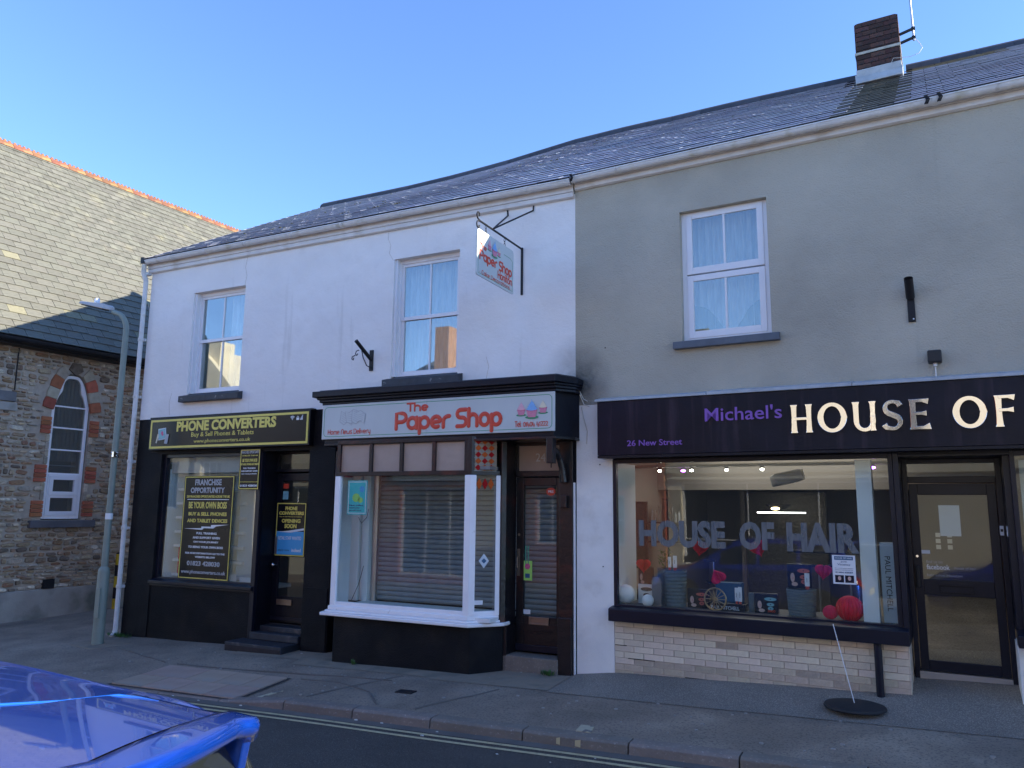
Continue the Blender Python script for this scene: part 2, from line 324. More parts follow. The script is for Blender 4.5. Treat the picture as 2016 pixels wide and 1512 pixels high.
class MB:
    def __init__(s):
        s.v = []; s.f = []; s.T = None
    def add(s, vs, fs):
        b = len(s.v)
        s.v += [tuple(s.T @ Vector(p)) if s.T else tuple(p) for p in vs]
        s.f += [tuple(b + i for i in f) for f in fs]
        return s
    def box(s, x0, x1, y0, y1, z0, z1):
        x0, x1 = min(x0, x1), max(x0, x1); y0, y1 = min(y0, y1), max(y0, y1); z0, z1 = min(z0, z1), max(z0, z1)
        return s.add([(x0, y0, z0), (x1, y0, z0), (x1, y1, z0), (x0, y1, z0), (x0, y0, z1), (x1, y0, z1), (x1, y1, z1), (x0, y1, z1)],
              [(0, 3, 2, 1), (4, 5, 6, 7), (0, 1, 5, 4), (1, 2, 6, 5), (2, 3, 7, 6), (3, 0, 4, 7)])
    def prism(s, poly, y0, y1):            # poly in x,z seen from -y, counter-clockwise
        n = len(poly)
        a = sum(poly[i][0] * poly[(i + 1) % n][1] - poly[(i + 1) % n][0] * poly[i][1] for i in range(n))
        if a < 0: poly = poly[::-1]
        vs = [(x, y0, z) for x, z in poly] + [(x, y1, z) for x, z in poly]
        return s.add(vs, [tuple(range(n)), tuple(range(2 * n - 1, n - 1, -1))] + [(i, i + n, (i + 1) % n + n, (i + 1) % n) for i in range(n)])
    def sweepx(s, prof, x0, x1):           # prof in y,z ; closed prism along x
        n = len(prof)
        a = sum(prof[i][0] * prof[(i + 1) % n][1] - prof[(i + 1) % n][0] * prof[i][1] for i in range(n))
        if a < 0: prof = prof[::-1]
        vs = [(x0, y, z) for y, z in prof] + [(x1, y, z) for y, z in prof]
        return s.add(vs, [tuple(range(n - 1, -1, -1)), tuple(range(n, 2 * n))] + [(i, (i + 1) % n, (i + 1) % n + n, i + n) for i in range(n)])
    def slabz(s, poly, z0, z1):            # poly in x,y
        n = len(poly)
        a = sum(poly[i][0] * poly[(i + 1) % n][1] - poly[(i + 1) % n][0] * poly[i][1] for i in range(n))
        if a < 0: poly = poly[::-1]
        f = (lambda x, y, z: z(x, y)) if callable(z0) else (lambda x, y, z: z)
        vs = [(x, y, f(x, y, z0)) for x, y in poly] + [(x, y, f(x, y, z1)) for x, y in poly]
        return s.add(vs, [tuple(range(n - 1, -1, -1)), tuple(range(n, 2 * n))] + [(i, (i + 1) % n, (i + 1) % n + n, i + n) for i in range(n)])
    def tube(s, pts, r, n=8, ysq=1.0, cap=True):
        pts = [Vector(p) for p in pts]; rings = []
        rr = r if isinstance(r, (list, tuple)) else [r] * len(pts)
        prev = None
        for i, p in enumerate(pts):
            d = (pts[min(i + 1, len(pts) - 1)] - pts[max(i - 1, 0)]).normalized()
            if prev is None:
                a = d.orthogonal().normalized()
            else:
                a = (prev - d * prev.dot(d)); a = a.normalized() if a.length > 1e-6 else d.orthogonal().normalized()
            prev = a; b = d.cross(a)
            rings.append([p + (a * math.cos(t) + b * math.sin(t)) * rr[i] for t in [2 * math.pi * k / n for k in range(n)]])
        if ysq != 1:
            rings = [[Vector((q.x, pts[i].y + (q.y - pts[i].y) * ysq, q.z)) for q in ring] for i, ring in enumerate(rings)]
        vs = [tuple(q) for ring in rings for q in ring]; fs = []
        for i in range(len(pts) - 1):
            for k in range(n):
                fs.append((i * n + k, i * n + (k + 1) % n, (i + 1) * n + (k + 1) % n, (i + 1) * n + k))
        if cap:
            fs.append(tuple(range(n - 1, -1, -1))); fs.append(tuple((len(pts) - 1) * n + k for k in range(n)))
        return s.add(vs, fs)
    def lathe(s, prof, c=(0, 0, 0), n=24, axis='z'):
        vs = []; fs = []
        for r, h in prof:
            for k in range(n):
                t = 2 * math.pi * k / n; x, y = r * math.cos(t), r * math.sin(t)
                vs.append({'z': (c[0] + x, c[1] + y, c[2] + h), 'y': (c[0] + x, c[1] + h, c[2] - y), 'x': (c[0] + h, c[1] + x, c[2] + y)}[axis])
        m = len(prof)
        for i in range(m - 1):
            for k in range(n):
                fs.append((i * n + k, i * n + (k + 1) % n, (i + 1) * n + (k + 1) % n, (i + 1) * n + k))
        if prof[0][0] > 1e-5: fs.append(tuple(range(n - 1, -1, -1)))
        if prof[-1][0] > 1e-5: fs.append(tuple((m - 1) * n + k for k in range(n)))
        return s.add(vs, fs)
    def ball(s, c, rx, ry=None, rz=None, n=16, m=10):
        ry = ry or rx; rz = rz or rx; b = len(s.v); vs = []; fs = []
        for i in range(1, m):
            ph = math.pi * i / m
            for k in range(n):
                t = 2 * math.pi * k / n
                vs.append((c[0] + rx * math.sin(ph) * math.cos(t), c[1] + ry * math.sin(ph) * math.sin(t), c[2] + rz * math.cos(ph)))
        vs += [(c[0], c[1], c[2] + rz), (c[0], c[1], c[2] - rz)]; T_, B_ = len(vs) - 2, len(vs) - 1
        for i in range(m - 2):
            for k in range(n): fs.append((i * n + k, (i + 1) * n + k, (i + 1) * n + (k + 1) % n, i * n + (k + 1) % n))
        for k in range(n):
            fs.append((T_, k, (k + 1) % n)); fs.append((B_, (m - 2) * n + (k + 1) % n, (m - 2) * n + k))
        return s.add(vs, fs)
    def ellipse(s, cx, cz, rx, rz, y0, y1, n=24):
        return s.prism([(cx + rx * math.cos(2 * math.pi * k / n), cz + rz * math.sin(2 * math.pi * k / n)) for k in range(n)], y0, y1)
    def frame(s, x0, x1, z0, z1, w, y0, y1, wb=None):
        wb = wb or w
        s.box(x0, x0 + w, y0, y1, z0, z1); s.box(x1 - w, x1, y0, y1, z0, z1)
        s.box(x0 + w, x1 - w, y0 + .0015, y1 - .0015, z1 - w, z1); s.box(x0 + w, x1 - w, y0 + .0015, y1 - .0015, z0, z0 + wb)
        return s
    def wall(s, x0, x1, z0, z1, y0, y1, holes):
        xs = sorted({x0, x1, *[h[0] for h in holes], *[h[1] for h in holes]}); zs = sorted({z0, z1, *[h[2] for h in holes], *[h[3] for h in holes]})
        xs = [x for x in xs if x0 <= x <= x1]; zs = [z for z in zs if z0 <= z <= z1]
        def solid(i, j):
            if not (0 <= i < len(xs) - 1 and 0 <= j < len(zs) - 1): return False
            cx, cz = (xs[i] + xs[i + 1]) / 2, (zs[j] + zs[j + 1]) / 2
            return not any(h[0] < cx < h[1] and h[2] < cz < h[3] for h in holes)
        for i in range(len(xs) - 1):
            for j in range(len(zs) - 1):
                if not solid(i, j): continue
                a, b, c, d = xs[i], xs[i + 1], zs[j], zs[j + 1]
                s.add([(a, y0, c), (b, y0, c), (b, y0, d), (a, y0, d)], [(0, 1, 2, 3)])
                s.add([(a, y1, c), (b, y1, c), (b, y1, d), (a, y1, d)], [(3, 2, 1, 0)])
                if not solid(i - 1, j): s.add([(a, y0, c), (a, y1, c), (a, y1, d), (a, y0, d)], [(3, 2, 1, 0)])
                if not solid(i + 1, j): s.add([(b, y0, c), (b, y1, c), (b, y1, d), (b, y0, d)], [(0, 1, 2, 3)])
                if not solid(i, j - 1): s.add([(a, y0, c), (b, y0, c), (b, y1, c), (a, y1, c)], [(3, 2, 1, 0)])
                if not solid(i, j + 1): s.add([(a, y0, d), (b, y0, d), (b, y1, d), (a, y1, d)], [(0, 1, 2, 3)])
        return s
    def build(s, name, m, parent=None, F=W, bevel=0, smooth=False, weld=False, seg=2):
        n = len(s.v)
        lo = [min(v[i] for v in s.v) for i in range(3)]; hi = [max(v[i] for v in s.v) for i in range(3)]
        c = Vector(((lo[0] + hi[0]) / 2, (lo[1] + hi[1]) / 2, lo[2]))
        me = bpy.data.meshes.new(name)
        me.from_pydata([(v[0] - c.x, v[1] - c.y, v[2] - c.z) for v in s.v], [], s.f)
        me.materials.append(m)
        if smooth:
            me.polygons.foreach_set('use_smooth', [True] * len(me.polygons))
            if smooth != 'full':
                me.set_sharp_from_angle(angle=R(40))
        me.update()
        o = bpy.data.objects.new(name, me)
        link(o, parent, F @ Matrix.Translation(c))
        if bevel:
            b = o.modifiers.new('bevel', 'BEVEL'); b.width = bevel; b.segments = seg; b.limit_method = 'ANGLE'; b.angle_limit = R(40)
        return o

def B(name, m, parent, F, *a, bevel=0):
    return MB().box(*a).build(name, m, parent, F, bevel=bevel)

def copy_of(o, parent, Mx, material=None):
    c = o.copy(); c.parent = None; c.matrix_parent_inverse = W
    for k in list(c.keys()):
        if k in ('label', 'category', 'group'): del c[k]
    return link(c, parent, Mx)

def text(body, x0, x1, z0, z1, y, m, parent, F=W, bold=.0, ext=.002, name='lettering', slant=0, spacing=1.0, rot=None, fit=True):
    cu = bpy.data.curves.new('t', 'FONT'); cu.body = body; cu.offset = bold; cu.extrude = .01; cu.space_character = spacing
    cu.align_x = 'CENTER'; cu.resolution_u = 3; cu.shear = slant
    o = bpy.data.objects.new('t', cu); COL.objects.link(o)
    dg = bpy.context.evaluated_depsgraph_get(); me = bpy.data.meshes.new_from_object(o.evaluated_get(dg))
    bpy.data.objects.remove(o)
    vs = [v.co for v in me.vertices]
    ax0, ax1 = min(v.x for v in vs), max(v.x for v in vs); ay0, ay1 = min(v.y for v in vs), max(v.y for v in vs)
    sx = (x1 - x0) / (ax1 - ax0); sz = (z1 - z0) / (ay1 - ay0)
    cx, cz = (x0 + x1) / 2, z0
    for v in me.vertices:
        p = v.co.copy()
        v.co = ((p.x - (ax0 + ax1) / 2) * sx, -ext if p.z > 0 else 0, (p.y - ay0) * sz)
    me.name = name; me.materials.clear(); me.materials.append(m)
    o = bpy.data.objects.new(name, me)
    Mx = F @ Matrix.Translation((cx, y, cz))
    if rot: Mx = Mx @ rot
    return link(o, parent, Mx)

def arc(cx, cz, rx, rz, a0, a1, n=10):
    return [(cx + rx * math.cos(R(a0 + (a1 - a0) * i / n)), cz + rz * math.sin(R(a0 + (a1 - a0) * i / n))) for i in range(n + 1)]
GL = {  # rounded stroke alphabet: advance, strokes
 'T': (.72, [[(0, 1), (.62, 1)], [(.31, 1), (.31, 0)]]),
 'P': (.72, [[(0, 0), (0, .98), (.32, .98)] + arc(.32, .70, .28, .28, 90, -90) + [(0, .42)]]),
 'S': (.76, [[(.58, .98), (.25, .98)] + arc(.25, .745, .24, .235, 90, 270, 8) + [(.35, .51)] + arc(.35, .255, .24, .255, 90, -90, 8) + [(.02, 0)]]),
 'H': (.78, [[(0, 0), (0, 1)], [(.6, 0), (.6, 1)], [(0, .5), (.6, .5)]]),
 'D': (.78, [[(0, 0), (0, .98), (.3, .98)] + arc(.3, .49, .32, .49, 90, -90) + [(0, 0)]]),
 'C': (.72, [arc(.3, .49, .3, .49, 50, 310, 14)]),
 'N': (.74, [[(0, 0), (0, .6)] + arc(.28, .6, .28, .38, 180, 0, 8) + [(.56, 0)]]),
 'h': (.70, [[(0, 0), (0, 1)], [(0, .4)] + arc(.26, .4, .26, .28, 180, 0, 8) + [(.52, 0)]]),
 'e': (.70, [[(.02, .32), (.52, .36)] + arc(.27, .34, .27, .33, 5, 300, 14)]),
 'a': (.72, [arc(.27, .33, .27, .33, 0, 360, 16), [(.54, .66), (.54, 0)]]),
 'p': (.72, [arc(.28, .33, .27, .33, 0, 360, 16), [(0, .6), (0, -.32)]]),
 'r': (.50, [[(0, 0), (0, .35)] + arc(.3, .35, .3, .31, 180, 80, 7)]),
 'o': (.74, [arc(.29, .34, .28, .34, 0, 360, 18)]),
 'n': (.68, [[(0, 0), (0, .4)] + arc(.25, .4, .25, .27, 180, 0, 8) + [(.5, 0)]]),
 'i': (.22, [[(0, 0), (0, .66)], [(0, .92), (0, .96)]]),
 't': (.48, [[(.12, 1), (.12, .2)] + arc(.3, .2, .18, .2, 180, 270, 5), [(0, .66), (.34, .66)]]),
 'l': (.22, [[(0, 0), (0, 1)]]),
 'm': (1.0, [[(0, 0), (0, .45)] + arc(.21, .45, .21, .22, 180, 0, 6) + [(.42, 0)], [(.42, .45)] + arc(.63, .45, .21, .22, 180, 0, 6) + [(.84, 0)]]),
 'w': (.95, [[(0, .66), (.05, .1), (.2, 0), (.38, .1), (.4, .5), (.43, .1), (.6, 0), (.76, .1), (.8, .66)]]),
 's': (.58, [[(.42, .66), (.15, .66)] + arc(.15, .5, .14, .16, 90, 270, 6) + [(.28, .34)] + arc(.28, .17, .15, .17, 90, -90, 6) + [(.02, 0)]]),
 'v': (.64, [[(0, .66), (.25, 0), (.5, .66)]]),
 'y': (.70, [[(0, .66), (0, .3)] + arc(.26, .3, .26, .28, 180, 360, 7) , [(.52, .66), (.52, -.1)] + arc(.3, -.1, .22, .2, 0, -90, 5)]),
 'k': (.62, [[(0, 0), (0, 1)], [(.44, .66), (.02, .3), (.46, 0)]]),
 'c': (.62, [arc(.27, .33, .27, .33, 50, 310, 12)]),
 'd': (.72, [arc(.27, .33, .27, .33, 0, 360, 16), [(.54, 1), (.54, 0)]]),
 '0': (.70, [arc(.27, .40, .27, .40, 0, 360, 18)]),
 '1': (.40, [[(0, .68), (.16, .8), (.16, 0)]]),
 '2': (.66, [[(.02, .8), (.28, .8)] + arc(.28, .6, .22, .2, 90, -60, 6) + [(.04, .05), (.52, .05)]]),
 '4': (.72, [[(.1, .8), (.0, .2), (.56, .2)], [(.4, .5), (.4, -.12)]]),
 ':': (.3, [[(0, .1), (0, .14)], [(0, .5), (0, .54)]]),
 '.': (.3, [[(0, .3), (.02, .32)]]),
 ' ': (.42, []),
}
def stroke_text(s, x0, x1, z0, capH, y, w, m, parent, F=W, name='lettering', sq=.12):
    adv = sum(GL[c][0] for c in s) - .12
    sx = (x1 - x0) / adv
    mb = MB(); x = 0
    for c in s:
        a, st = GL[c]
        for k, pl in enumerate(st):
            pts = [(x0 + (x + p[0]) * sx, y - .0006 * k, z0 + p[1] * capH) for p in pl]
            mb.tube(pts, w / 2, 8, ysq=sq)
            for e in (pts[0], pts[-1]): mb.ball(e, w / 2, w / 2 * sq, w / 2, 10, 6)
        x += a
    return mb.build(name, m, parent, F, smooth=True)

def ribbon(mb, pts, ws, y0, y1):
    n = len(pts); L_, R_ = [], []
    for i, (x, z) in enumerate(pts):
        a = pts[max(i - 1, 0)]; b = pts[min(i + 1, n - 1)]; dx, dz = b[0] - a[0], b[1] - a[1]; l = math.hypot(dx, dz) or 1
        w = ws[i] if isinstance(ws, list) else ws
        L_.append((x - dz / l * w / 2, z + dx / l * w / 2)); R_.append((x + dz / l * w / 2, z - dx / l * w / 2))
    vs = [(p[0], y0, p[1]) for p in L_ + R_] + [(p[0], y1, p[1]) for p in L_ + R_]; fs = []
    N2 = 2 * n
    for i in range(n - 1):
        fs += [(i, n + i, n + i + 1, i + 1), (N2 + i, N2 + i + 1, N2 + n + i + 1, N2 + n + i), (i, i + 1, N2 + i + 1, N2 + i), (n + i, N2 + n + i, N2 + n + i + 1, n + i + 1)]
    fs += [(0, N2, N2 + n, n), (n - 1, 2 * n - 1, N2 + 2 * n - 1, N2 + n - 1)]
    mb.add(vs, fs)

# ------------------------------------------------------------------ ground, road, pavement
def zp(x, y):                                  # pavement level
    return -.13 + .022 * x + .025 * y
def zr(x, y):                                  # road level (slight crown)
    return -.272 + .022 * x + .05 * math.sin(max(0, min(1, (-1.95 - y) / 6.4)) * math.pi)
def kerb_y(x):
    return -1.97 + .006 * (x + 3) ** 2 * (0 if x > -3 else .9) * (-1) * .35
def drop(x):                                   # 1 where the kerb is dropped for the crossing
    t = max(0, min(1, (-5.7 - x) / .75)); u = max(0, min(1, (x + 11.2) / .9))
    return (t * t * (3 - 2 * t)) * u
def pav(x, y):
    z = zp(x, y); yk = kerb_y(x) ; d = drop(x)
    if d > 0 and y < -.9:
        t = max(0, min(1, (-.9 - y) / (-.9 - yk))); z = z * (1 - d * t) + (zr(x, yk) + .018) * d * t
    if x > -3.45:
        t = max(0, min(1, (y + .86) / .8)); t = t * t * (3 - 2 * t)
        e = max(0, min(1, (x + 3.45) / .5))
        z += e * t * (.05 + .022 * (x + 3.4)) + (max(0, y + .2) * .12 if x > -.3 else 0)
    return z + .006 * noise.noise(Vector((x * 1.3, y * 1.3, 0)))

def sheet(name, m, f, x0, x1, y0, y1, nx, ny, label=None, parent=None, dz=0, ylo=None):
    vs, fs = [], []
    for i in range(nx + 1):
        x = x0 + (x1 - x0) * i / nx
        for j in range(ny + 1):
            a = ylo(x) if ylo else y0
            y = a + (y1 - a) * j / ny; vs.append((x, y, f(x, y) + dz))
    for i in range(nx):
        for j in range(ny): a = i * (ny + 1) + j; fs.append((a, a + ny + 1, a + ny + 2, a + 1))
    mb = MB(); mb.add(vs, fs); o = mb.build(name, m, parent, smooth='full'); o['kind'] = 'structure'
    return o
g_ = MB().add([(x, y, -.52 + .022 * max(-30, min(30, x))) for x in (-300, -30, 30, 300) for y in (-300, 300)], [(0, 2, 3, 1), (2, 4, 5, 3), (4, 6, 7, 5)]).build('ground', M['rock']); g_['kind'] = 'structure'
road = sheet('road', M['asphalt'], zr, -45, 40, -8.45, -1.8, 170, 16)
pavement = sheet('pavement', M['pavement'], pav, -14.6, 14, -2, 3.5, 240, 60, ylo=lambda x: kerb_y(x) - .005)
pave2 = sheet('pavement', M['pavement'], lambda x, y: -.15 + .022 * x, -45, 40, -10.6, -8.5, 60, 4)
B('kerb', M['kerb'], None, W, -45, 40, -8.5, -8.38, -1.5, -.16)['kind'] = 'structure'
for v in bpy.data.objects['kerb'].data.vertices: v.co.z += .022 * (v.co.x + WM['kerb'].translation.x)

# apron in front of the hair salon and gritty strip along the walls, 4 mm above the pavement
apron = sheet('salon_forecourt', M['apron'], pav, -3.38, 9, -.84, 1.2, 100, 26, dz=.006)
strip = sheet('concrete_strip', M['gritty'], pav, -8.2, -3.40, -.62, .06, 60, 6, dz=.005, ylo=lambda x: -.78 if x > -4.9 else (-.70 if x > -7 else -.45))

kerb_root = bpy.data.objects.new('kerb', None); link(kerb_root, None, Matrix.Translation((-3, -2, -.3))); kerb_root['kind'] = 'structure'
x = -14.5; kx = [-14.5]
edges = [-6.62, -5.72, -4.86, -3.98, -3.04, -2.09, -1.21, -.32, .58, 1.5, 2.4, 3.3, 4.2, 5.1, 6.0, 6.9]
edges = [-6.62 - .91 * k for k in range(8, 0, -1)] + edges
for a, b in zip(edges[:-1], edges[1:]):
    mb = MB(); gap = .006
    prof = []
    vs = []
    for xx in (a + gap, b - gap):
        yk = kerb_y(xx); zt = pav(xx, yk) + .004; zb = zr(xx, yk) - .06
        vs += [(xx, yk + .005, zb), (xx, yk + .005, zt), (xx, yk - .125, zt - .003), (xx, yk - .15, zt - .022), (xx, yk - .16, zb)]
    mb.add(vs, [(4, 3, 2, 1, 0), (5, 6, 7, 8, 9)] + [(i, (i + 1) % 5, (i + 1) % 5 + 5, i + 5) for i in range(5)])
    o = mb.build('kerb_stone', M['kerb'], kerb_root, bevel=.006)
# yellow double lines
for off, w in ((-.34, .052), (-.465, .052)):
    vs, fs = [], []; n = 130
    for i in range(n + 1):
        xx = -14 + 22 * i / n; yk = kerb_y(xx) + off + .008 * math.sin(xx * 2.1)
        vs += [(xx, yk - w / 2, zr(xx, yk - w / 2) + .004), (xx, yk + w / 2, zr(xx, yk + w / 2) + .004)]
        if i: a = 2 * i - 2; fs.append((a, a + 2, a + 3, a + 1))
    MB().add(vs, fs).build('road_marking', M['yellow_line'])['kind'] = 'structure'
# gutter channel beside the kerb, slightly different asphalt
sheet('road_edge', mat('road_edge_asphalt', (.13, .12, .11), .9, .15, 3, .9, 120), zr, -14, 10, -2.42, -1.9, 90, 3, dz=.002, ylo=lambda x: kerb_y(x) - .285)
# buff slabs at the dropped kerb
rows = [(-2.08, -1.68), (-1.68, -1.26)]
for (ya, yb), offs in zip(rows, (0, .2)):
    xx = -8.32 + (0 if offs == 0 else .0)
    xs = [-8.40, -7.90, -7.40, -6.92, -6.46] if not offs else [-8.40, -7.66, -7.2, -6.78, -6.46]
    for a, b in zip(xs[:-1], xs[1:]):
        sh = lambda y: 0
        g = .006
        poly = [(a + g + sh(ya), ya + g), (b - g + sh(ya), ya + g), (b - g + sh(yb), yb - g), (a + g + sh(yb), yb - g)]
        MB().slabz(poly, lambda x, y: pav(x, y) - .02, lambda x, y: pav(x, y) + .022).build('paving_slab', M['slab'], pavement, bevel=.002)
sheet('slab_bedding', M['joint'], pav, -8.44, -6.42, -2.1, -1.24, 26, 14, dz=.009, parent=pavement, ylo=None)
# pale tactile end strip, worn paint on the kerb
MB().slabz([(-6.28, -1.98), (-6.2, -1.98), (-6.12, -1.7), (-6.2, -1.7)], lambda x, y: pav(x, y) - .01, lambda x, y: pav(x, y) + .008).build('paint_mark', M['paint_patch'], pavement)
MB().slabz([(-2.60, -1.98), (-2.46, -1.98), (-2.50, -1.80), (-2.62, -1.80)], lambda x, y: pav(x, y) - .01, lambda x, y: pav(x, y) + .010).build('paint_mark', M['paint_patch'], pavement)
for x0_, w_ in ((-2.72, .035), (-2.55, .05)):
    MB().add([(x0_, kerb_y(x0_) - .158, zr(x0_, -2) + .02), (x0_ + w_, kerb_y(x0_) - .158, zr(x0_, -2) + .015), (x0_ + w_, kerb_y(x0_) - .1535, pav(x0_, -1.97) - .02), (x0_, kerb_y(x0_) - .1535, pav(x0_, -1.97) - .03)], [(0, 1, 2, 3)]).build('paint_mark', M['yellow_line'], kerb_root)
# asphalt patches / seams in the pavement as thin darker reinstatement strips
for line in ([(-6.3, -1.22), (-5.7, -1.27), (-5.1, -1.5), (-4.75, -1.9)], [(-5.22, -.75), (-5.45, -1.3), (-5.62, -1.9)], [(-8.4, -1.15), (-7.3, -1.12), (-6.3, -1.05), (-5.2, -1.0)], [(-3.9, -.9), (-4.1, -1.4), (-4.3, -1.9)], [(-9.9, -.8), (-9.2, -1.0), (-8.6, -1.15)]):
    line = [Vector(line[0]).lerp(Vector(line[1]), 0)] + [Vector(a_).lerp(Vector(b_), f_) + Vector((random.uniform(-.012, .012), random.uniform(-.012, .012))) for a_, b_ in zip(line[:-1], line[1:]) for f_ in (.33, .66, 1)]
    poly = [(p_.x, p_.y) for p_ in line] + [(p_.x + .014, p_.y - .014) for p_ in reversed(line)]
    MB().slabz(poly, lambda x, y: pav(x, y) - .01, lambda x, y: pav(x, y) + .010).build('tar_seam', M['tar'], pavement)
uc = MB().slabz([(-4.86, -1.42), (-4.66, -1.42), (-4.66, -1.30), (-4.86, -1.30)], lambda x, y: pav(x, y) - .02, lambda x, y: pav(x, y) + .010).build('utility_cover', M['iron'], pavement, bevel=.003)
MB().slabz([(-10.75, .58), (-10.35, .58), (-10.35, .9), (-10.75, .9)], lambda x, y: pav(x, y) - .02, lambda x, y: pav(x, y) + .010).build('utility_cover', M['iron'], pavement, bevel=.003) if False else None
random.seed(3)
mb = MB()
for k in range(70):
    xx = random.uniform(-9.5, 3); yy = random.uniform(-1.9, -.75); r_ = random.uniform(.006, .016)
    mb.slabz([(xx + r_ * math.cos(t) * 1.3, yy + r_ * math.sin(t)) for t in [k2 * 1.05 for k2 in range(6)]], lambda x, y: pav(x, y), lambda x, y: pav(x, y) + .009)
o = mb.build('gum_spots', M['gum'], pavement); o['kind'] = 'stuff'
mb = MB()
for k in range(46):
    xx = random.uniform(-9, 3); yy = random.choice([random.uniform(-2.2, -2.14), random.uniform(-3.6, -2.2), random.uniform(-.5, -.08)]) if xx < -3.4 else random.uniform(-3.6, -2.15)
    zz = (pav if yy > -1.9 else zr)(xx, yy); r_ = random.uniform(.005, .014)
    mb.ball((xx, yy, zz + r_ * .3), r_ * 1.6, r_, r_ * .6, 6, 4)
o = mb.build('leaf_litter', M['litter']); tag(o, 'scattered pale crumbs of litter on the road and pavement', 'litter', kind='stuff')

# ------------------------------------------------------------------ sash windows
def sash_window(parent, F, x0, x1, z0, z1, y, split, kind, seedk):
    w = MB(); w.frame(x0, x1, z0, z1, .055, y, y + .09, .05)
    fr = w.build('window_frame', M['upvc'], parent, F, bevel=.004)
    a, b = x0 + .055, x1 - .055
    cx = (a + b) / 2
    def sash(c, d, yy, bw, nm):
        s_ = MB().frame(a, b, c, d, bw, yy, yy + .045, bw * 1.15).build('sash', M['upvc'], fr, F, bevel=.004)
        MB().box(cx - .011, cx + .011, yy + .004, yy + .03, c + bw, d - bw).build('glazing_bar', M['upvc'], fr, F)
        for p, q in ((a + bw, cx - .011), (cx + .011, b - bw)):
            B('pane', M['glass_up'], fr, F, p - .004, q + .004, yy + .014, yy + .020, c + bw - .004, d - bw + .004)
    if kind == 'sash':
        sash(split - .02, z1 - .05, y + .018, .045, 'upper'); sash(z0 + .045, split + .03, y + .034, .05, 'lower')
    else:
        sash(split + .008, z1 - .012, y - .008, .068, 'upper'); sash(z0 + .02, split - .008, y - .008, .068, 'lower')
    # curtain: folded sheer sheet
    random.seed(seedk)
    vs, fs = [], []; n = 90
    for i in range(n + 1):
        t = i / n
        if seedk == 1: t = .5 + .5 * t
        xx = x0 + (x1 - x0) * t
        d = .02 * math.sin(t * (44 + seedk * 3.1)) + .014 * math.sin(t * (97 + seedk * 5) + seedk)
        vs += [(xx, y + .2 + d, z0 + .02), (xx, y + .2 + d, z1)]
        if i: q = 2 * i - 2; fs.append((q, q + 2, q + 3, q + 1))
    MB().add(vs, fs).build('curtain', M['curtain'], parent, F, smooth='full')
    B('dark_room', M['mid'], parent, F, x0 - .3, x1 + .3, y + 1.2, y + 1.25, z0 - .3, z1 + .2)
    return fr

# ------------------------------------------------------------------ white terrace with two shops
ZB = -.9
wh = thing('terraced_building', 'long white painted two-storey building with black ground floor and two shopfronts beside the alley', 'building', (-7.2, .15, -.3))
W1 = (-9.95, -8.84, 3.33, 5.01); W2 = (-6.07, -5.02, 3.34, 5.04)
mb = MB().wall(-10.98, -3.372, 3.0, 5.52, 0, .3, [W1, W2]); mb.build('upper_wall', M['white_wall'], wh)
mb = MB().wall(-10.98, -3.372, ZB, 3.0, .002, .3, [(-10.4, -8.32, .47, 2.43), (-8.32, -7.4, ZB, 2.43), (-6.95, -3.42, ZB, 2.75)]); mb.build('lower_wall', M['black_wall'], wh)
# left flank (gable) and back
def RZ(x):
    K = [(-12, 8.17), (-8.8, 8.165), (-7.6, 8.20), (-6.46, 8.265), (-5.03, 8.40), (-3.9, 8.44), (-2.5, 8.435)]
    for (a, p), (b, q) in zip(K[:-1], K[1:]):
        if a <= x <= b: return p + (q - p) * (x - a) / (b - a)
    return K[-1][1] if x > 0 or x > -2.5 else K[0][1] 
gab = MB().add([(-10.98, .3, ZB), (-10.98, 8.5, ZB), (-10.98, 8.5, 5.5), (-10.98, 4.2, 8.1), (-10.98, .0, 5.52), (-10.98, 0, 3.0), (-10.98, .3, 3.0)], [(0, 6, 5, 4, 3, 2, 1)])
gab.add([(-10.8, y, z) for y, z in ((.3, ZB), (8.5, ZB), (8.5, 5.5), (4.2, 8.1), (.3, 5.6))], [(0, 1, 2, 3, 4)])
gab.build('gable_wall', M['white_wall'], wh)
B('back_wall', M['white_wall'], wh, W, -10.98, -3.372, 8.4, 8.6, ZB, 5.5)
B('party_wall', M['mid'], wh, W, -7.2, -7.02, .3, 8.4, ZB, 5.4)
B('party_wall', M['mid'], wh, W, -3.5, -3.40, .3, 8.4, ZB, 5.4)
B('shop_ceiling', M['mid'], wh, W, -10.88, -3.4, .3, 8.4, 2.75, 2.95)
B('shop_floor', M['dark'], wh, W, -10.88, -7.25, .3, 8.4, -.1, -.02)
for k, (wx, mid, kk) in enumerate(((W1, 4.22, 1), (W2, 4.20, 5))):
    sash_window(wh, W, wx[0], wx[1], wx[2] + .03, wx[3], .10, mid, 'sash', kk)
    x0, x1 = wx[0] - .07, wx[1] + .08
    MB().sweepx([(.1, wx[2] + .06), (-.02, wx[2] + .015), (-.10, wx[2] - .005), (-.10, wx[2] - .10), (-.0, wx[2] - .10), (.1, wx[2] - .02)], x0, x1).build('window_sill', M['sill'], wh, bevel=.006)
    # sash box edge seen inside the left reveal
    B('reveal_lining', M['upvc'], wh, W, wx[0] + .001, wx[0] + .04, .03, .1, wx[2] + .05, wx[3] - .005)

def ridge_z(x): return RZ(x)
def gz(u): return 8.435 + (.012 * math.sin(u * 1.3) if u > 0 else 0) - .02 * max(0, u) - .012 * max(0, u - 3)

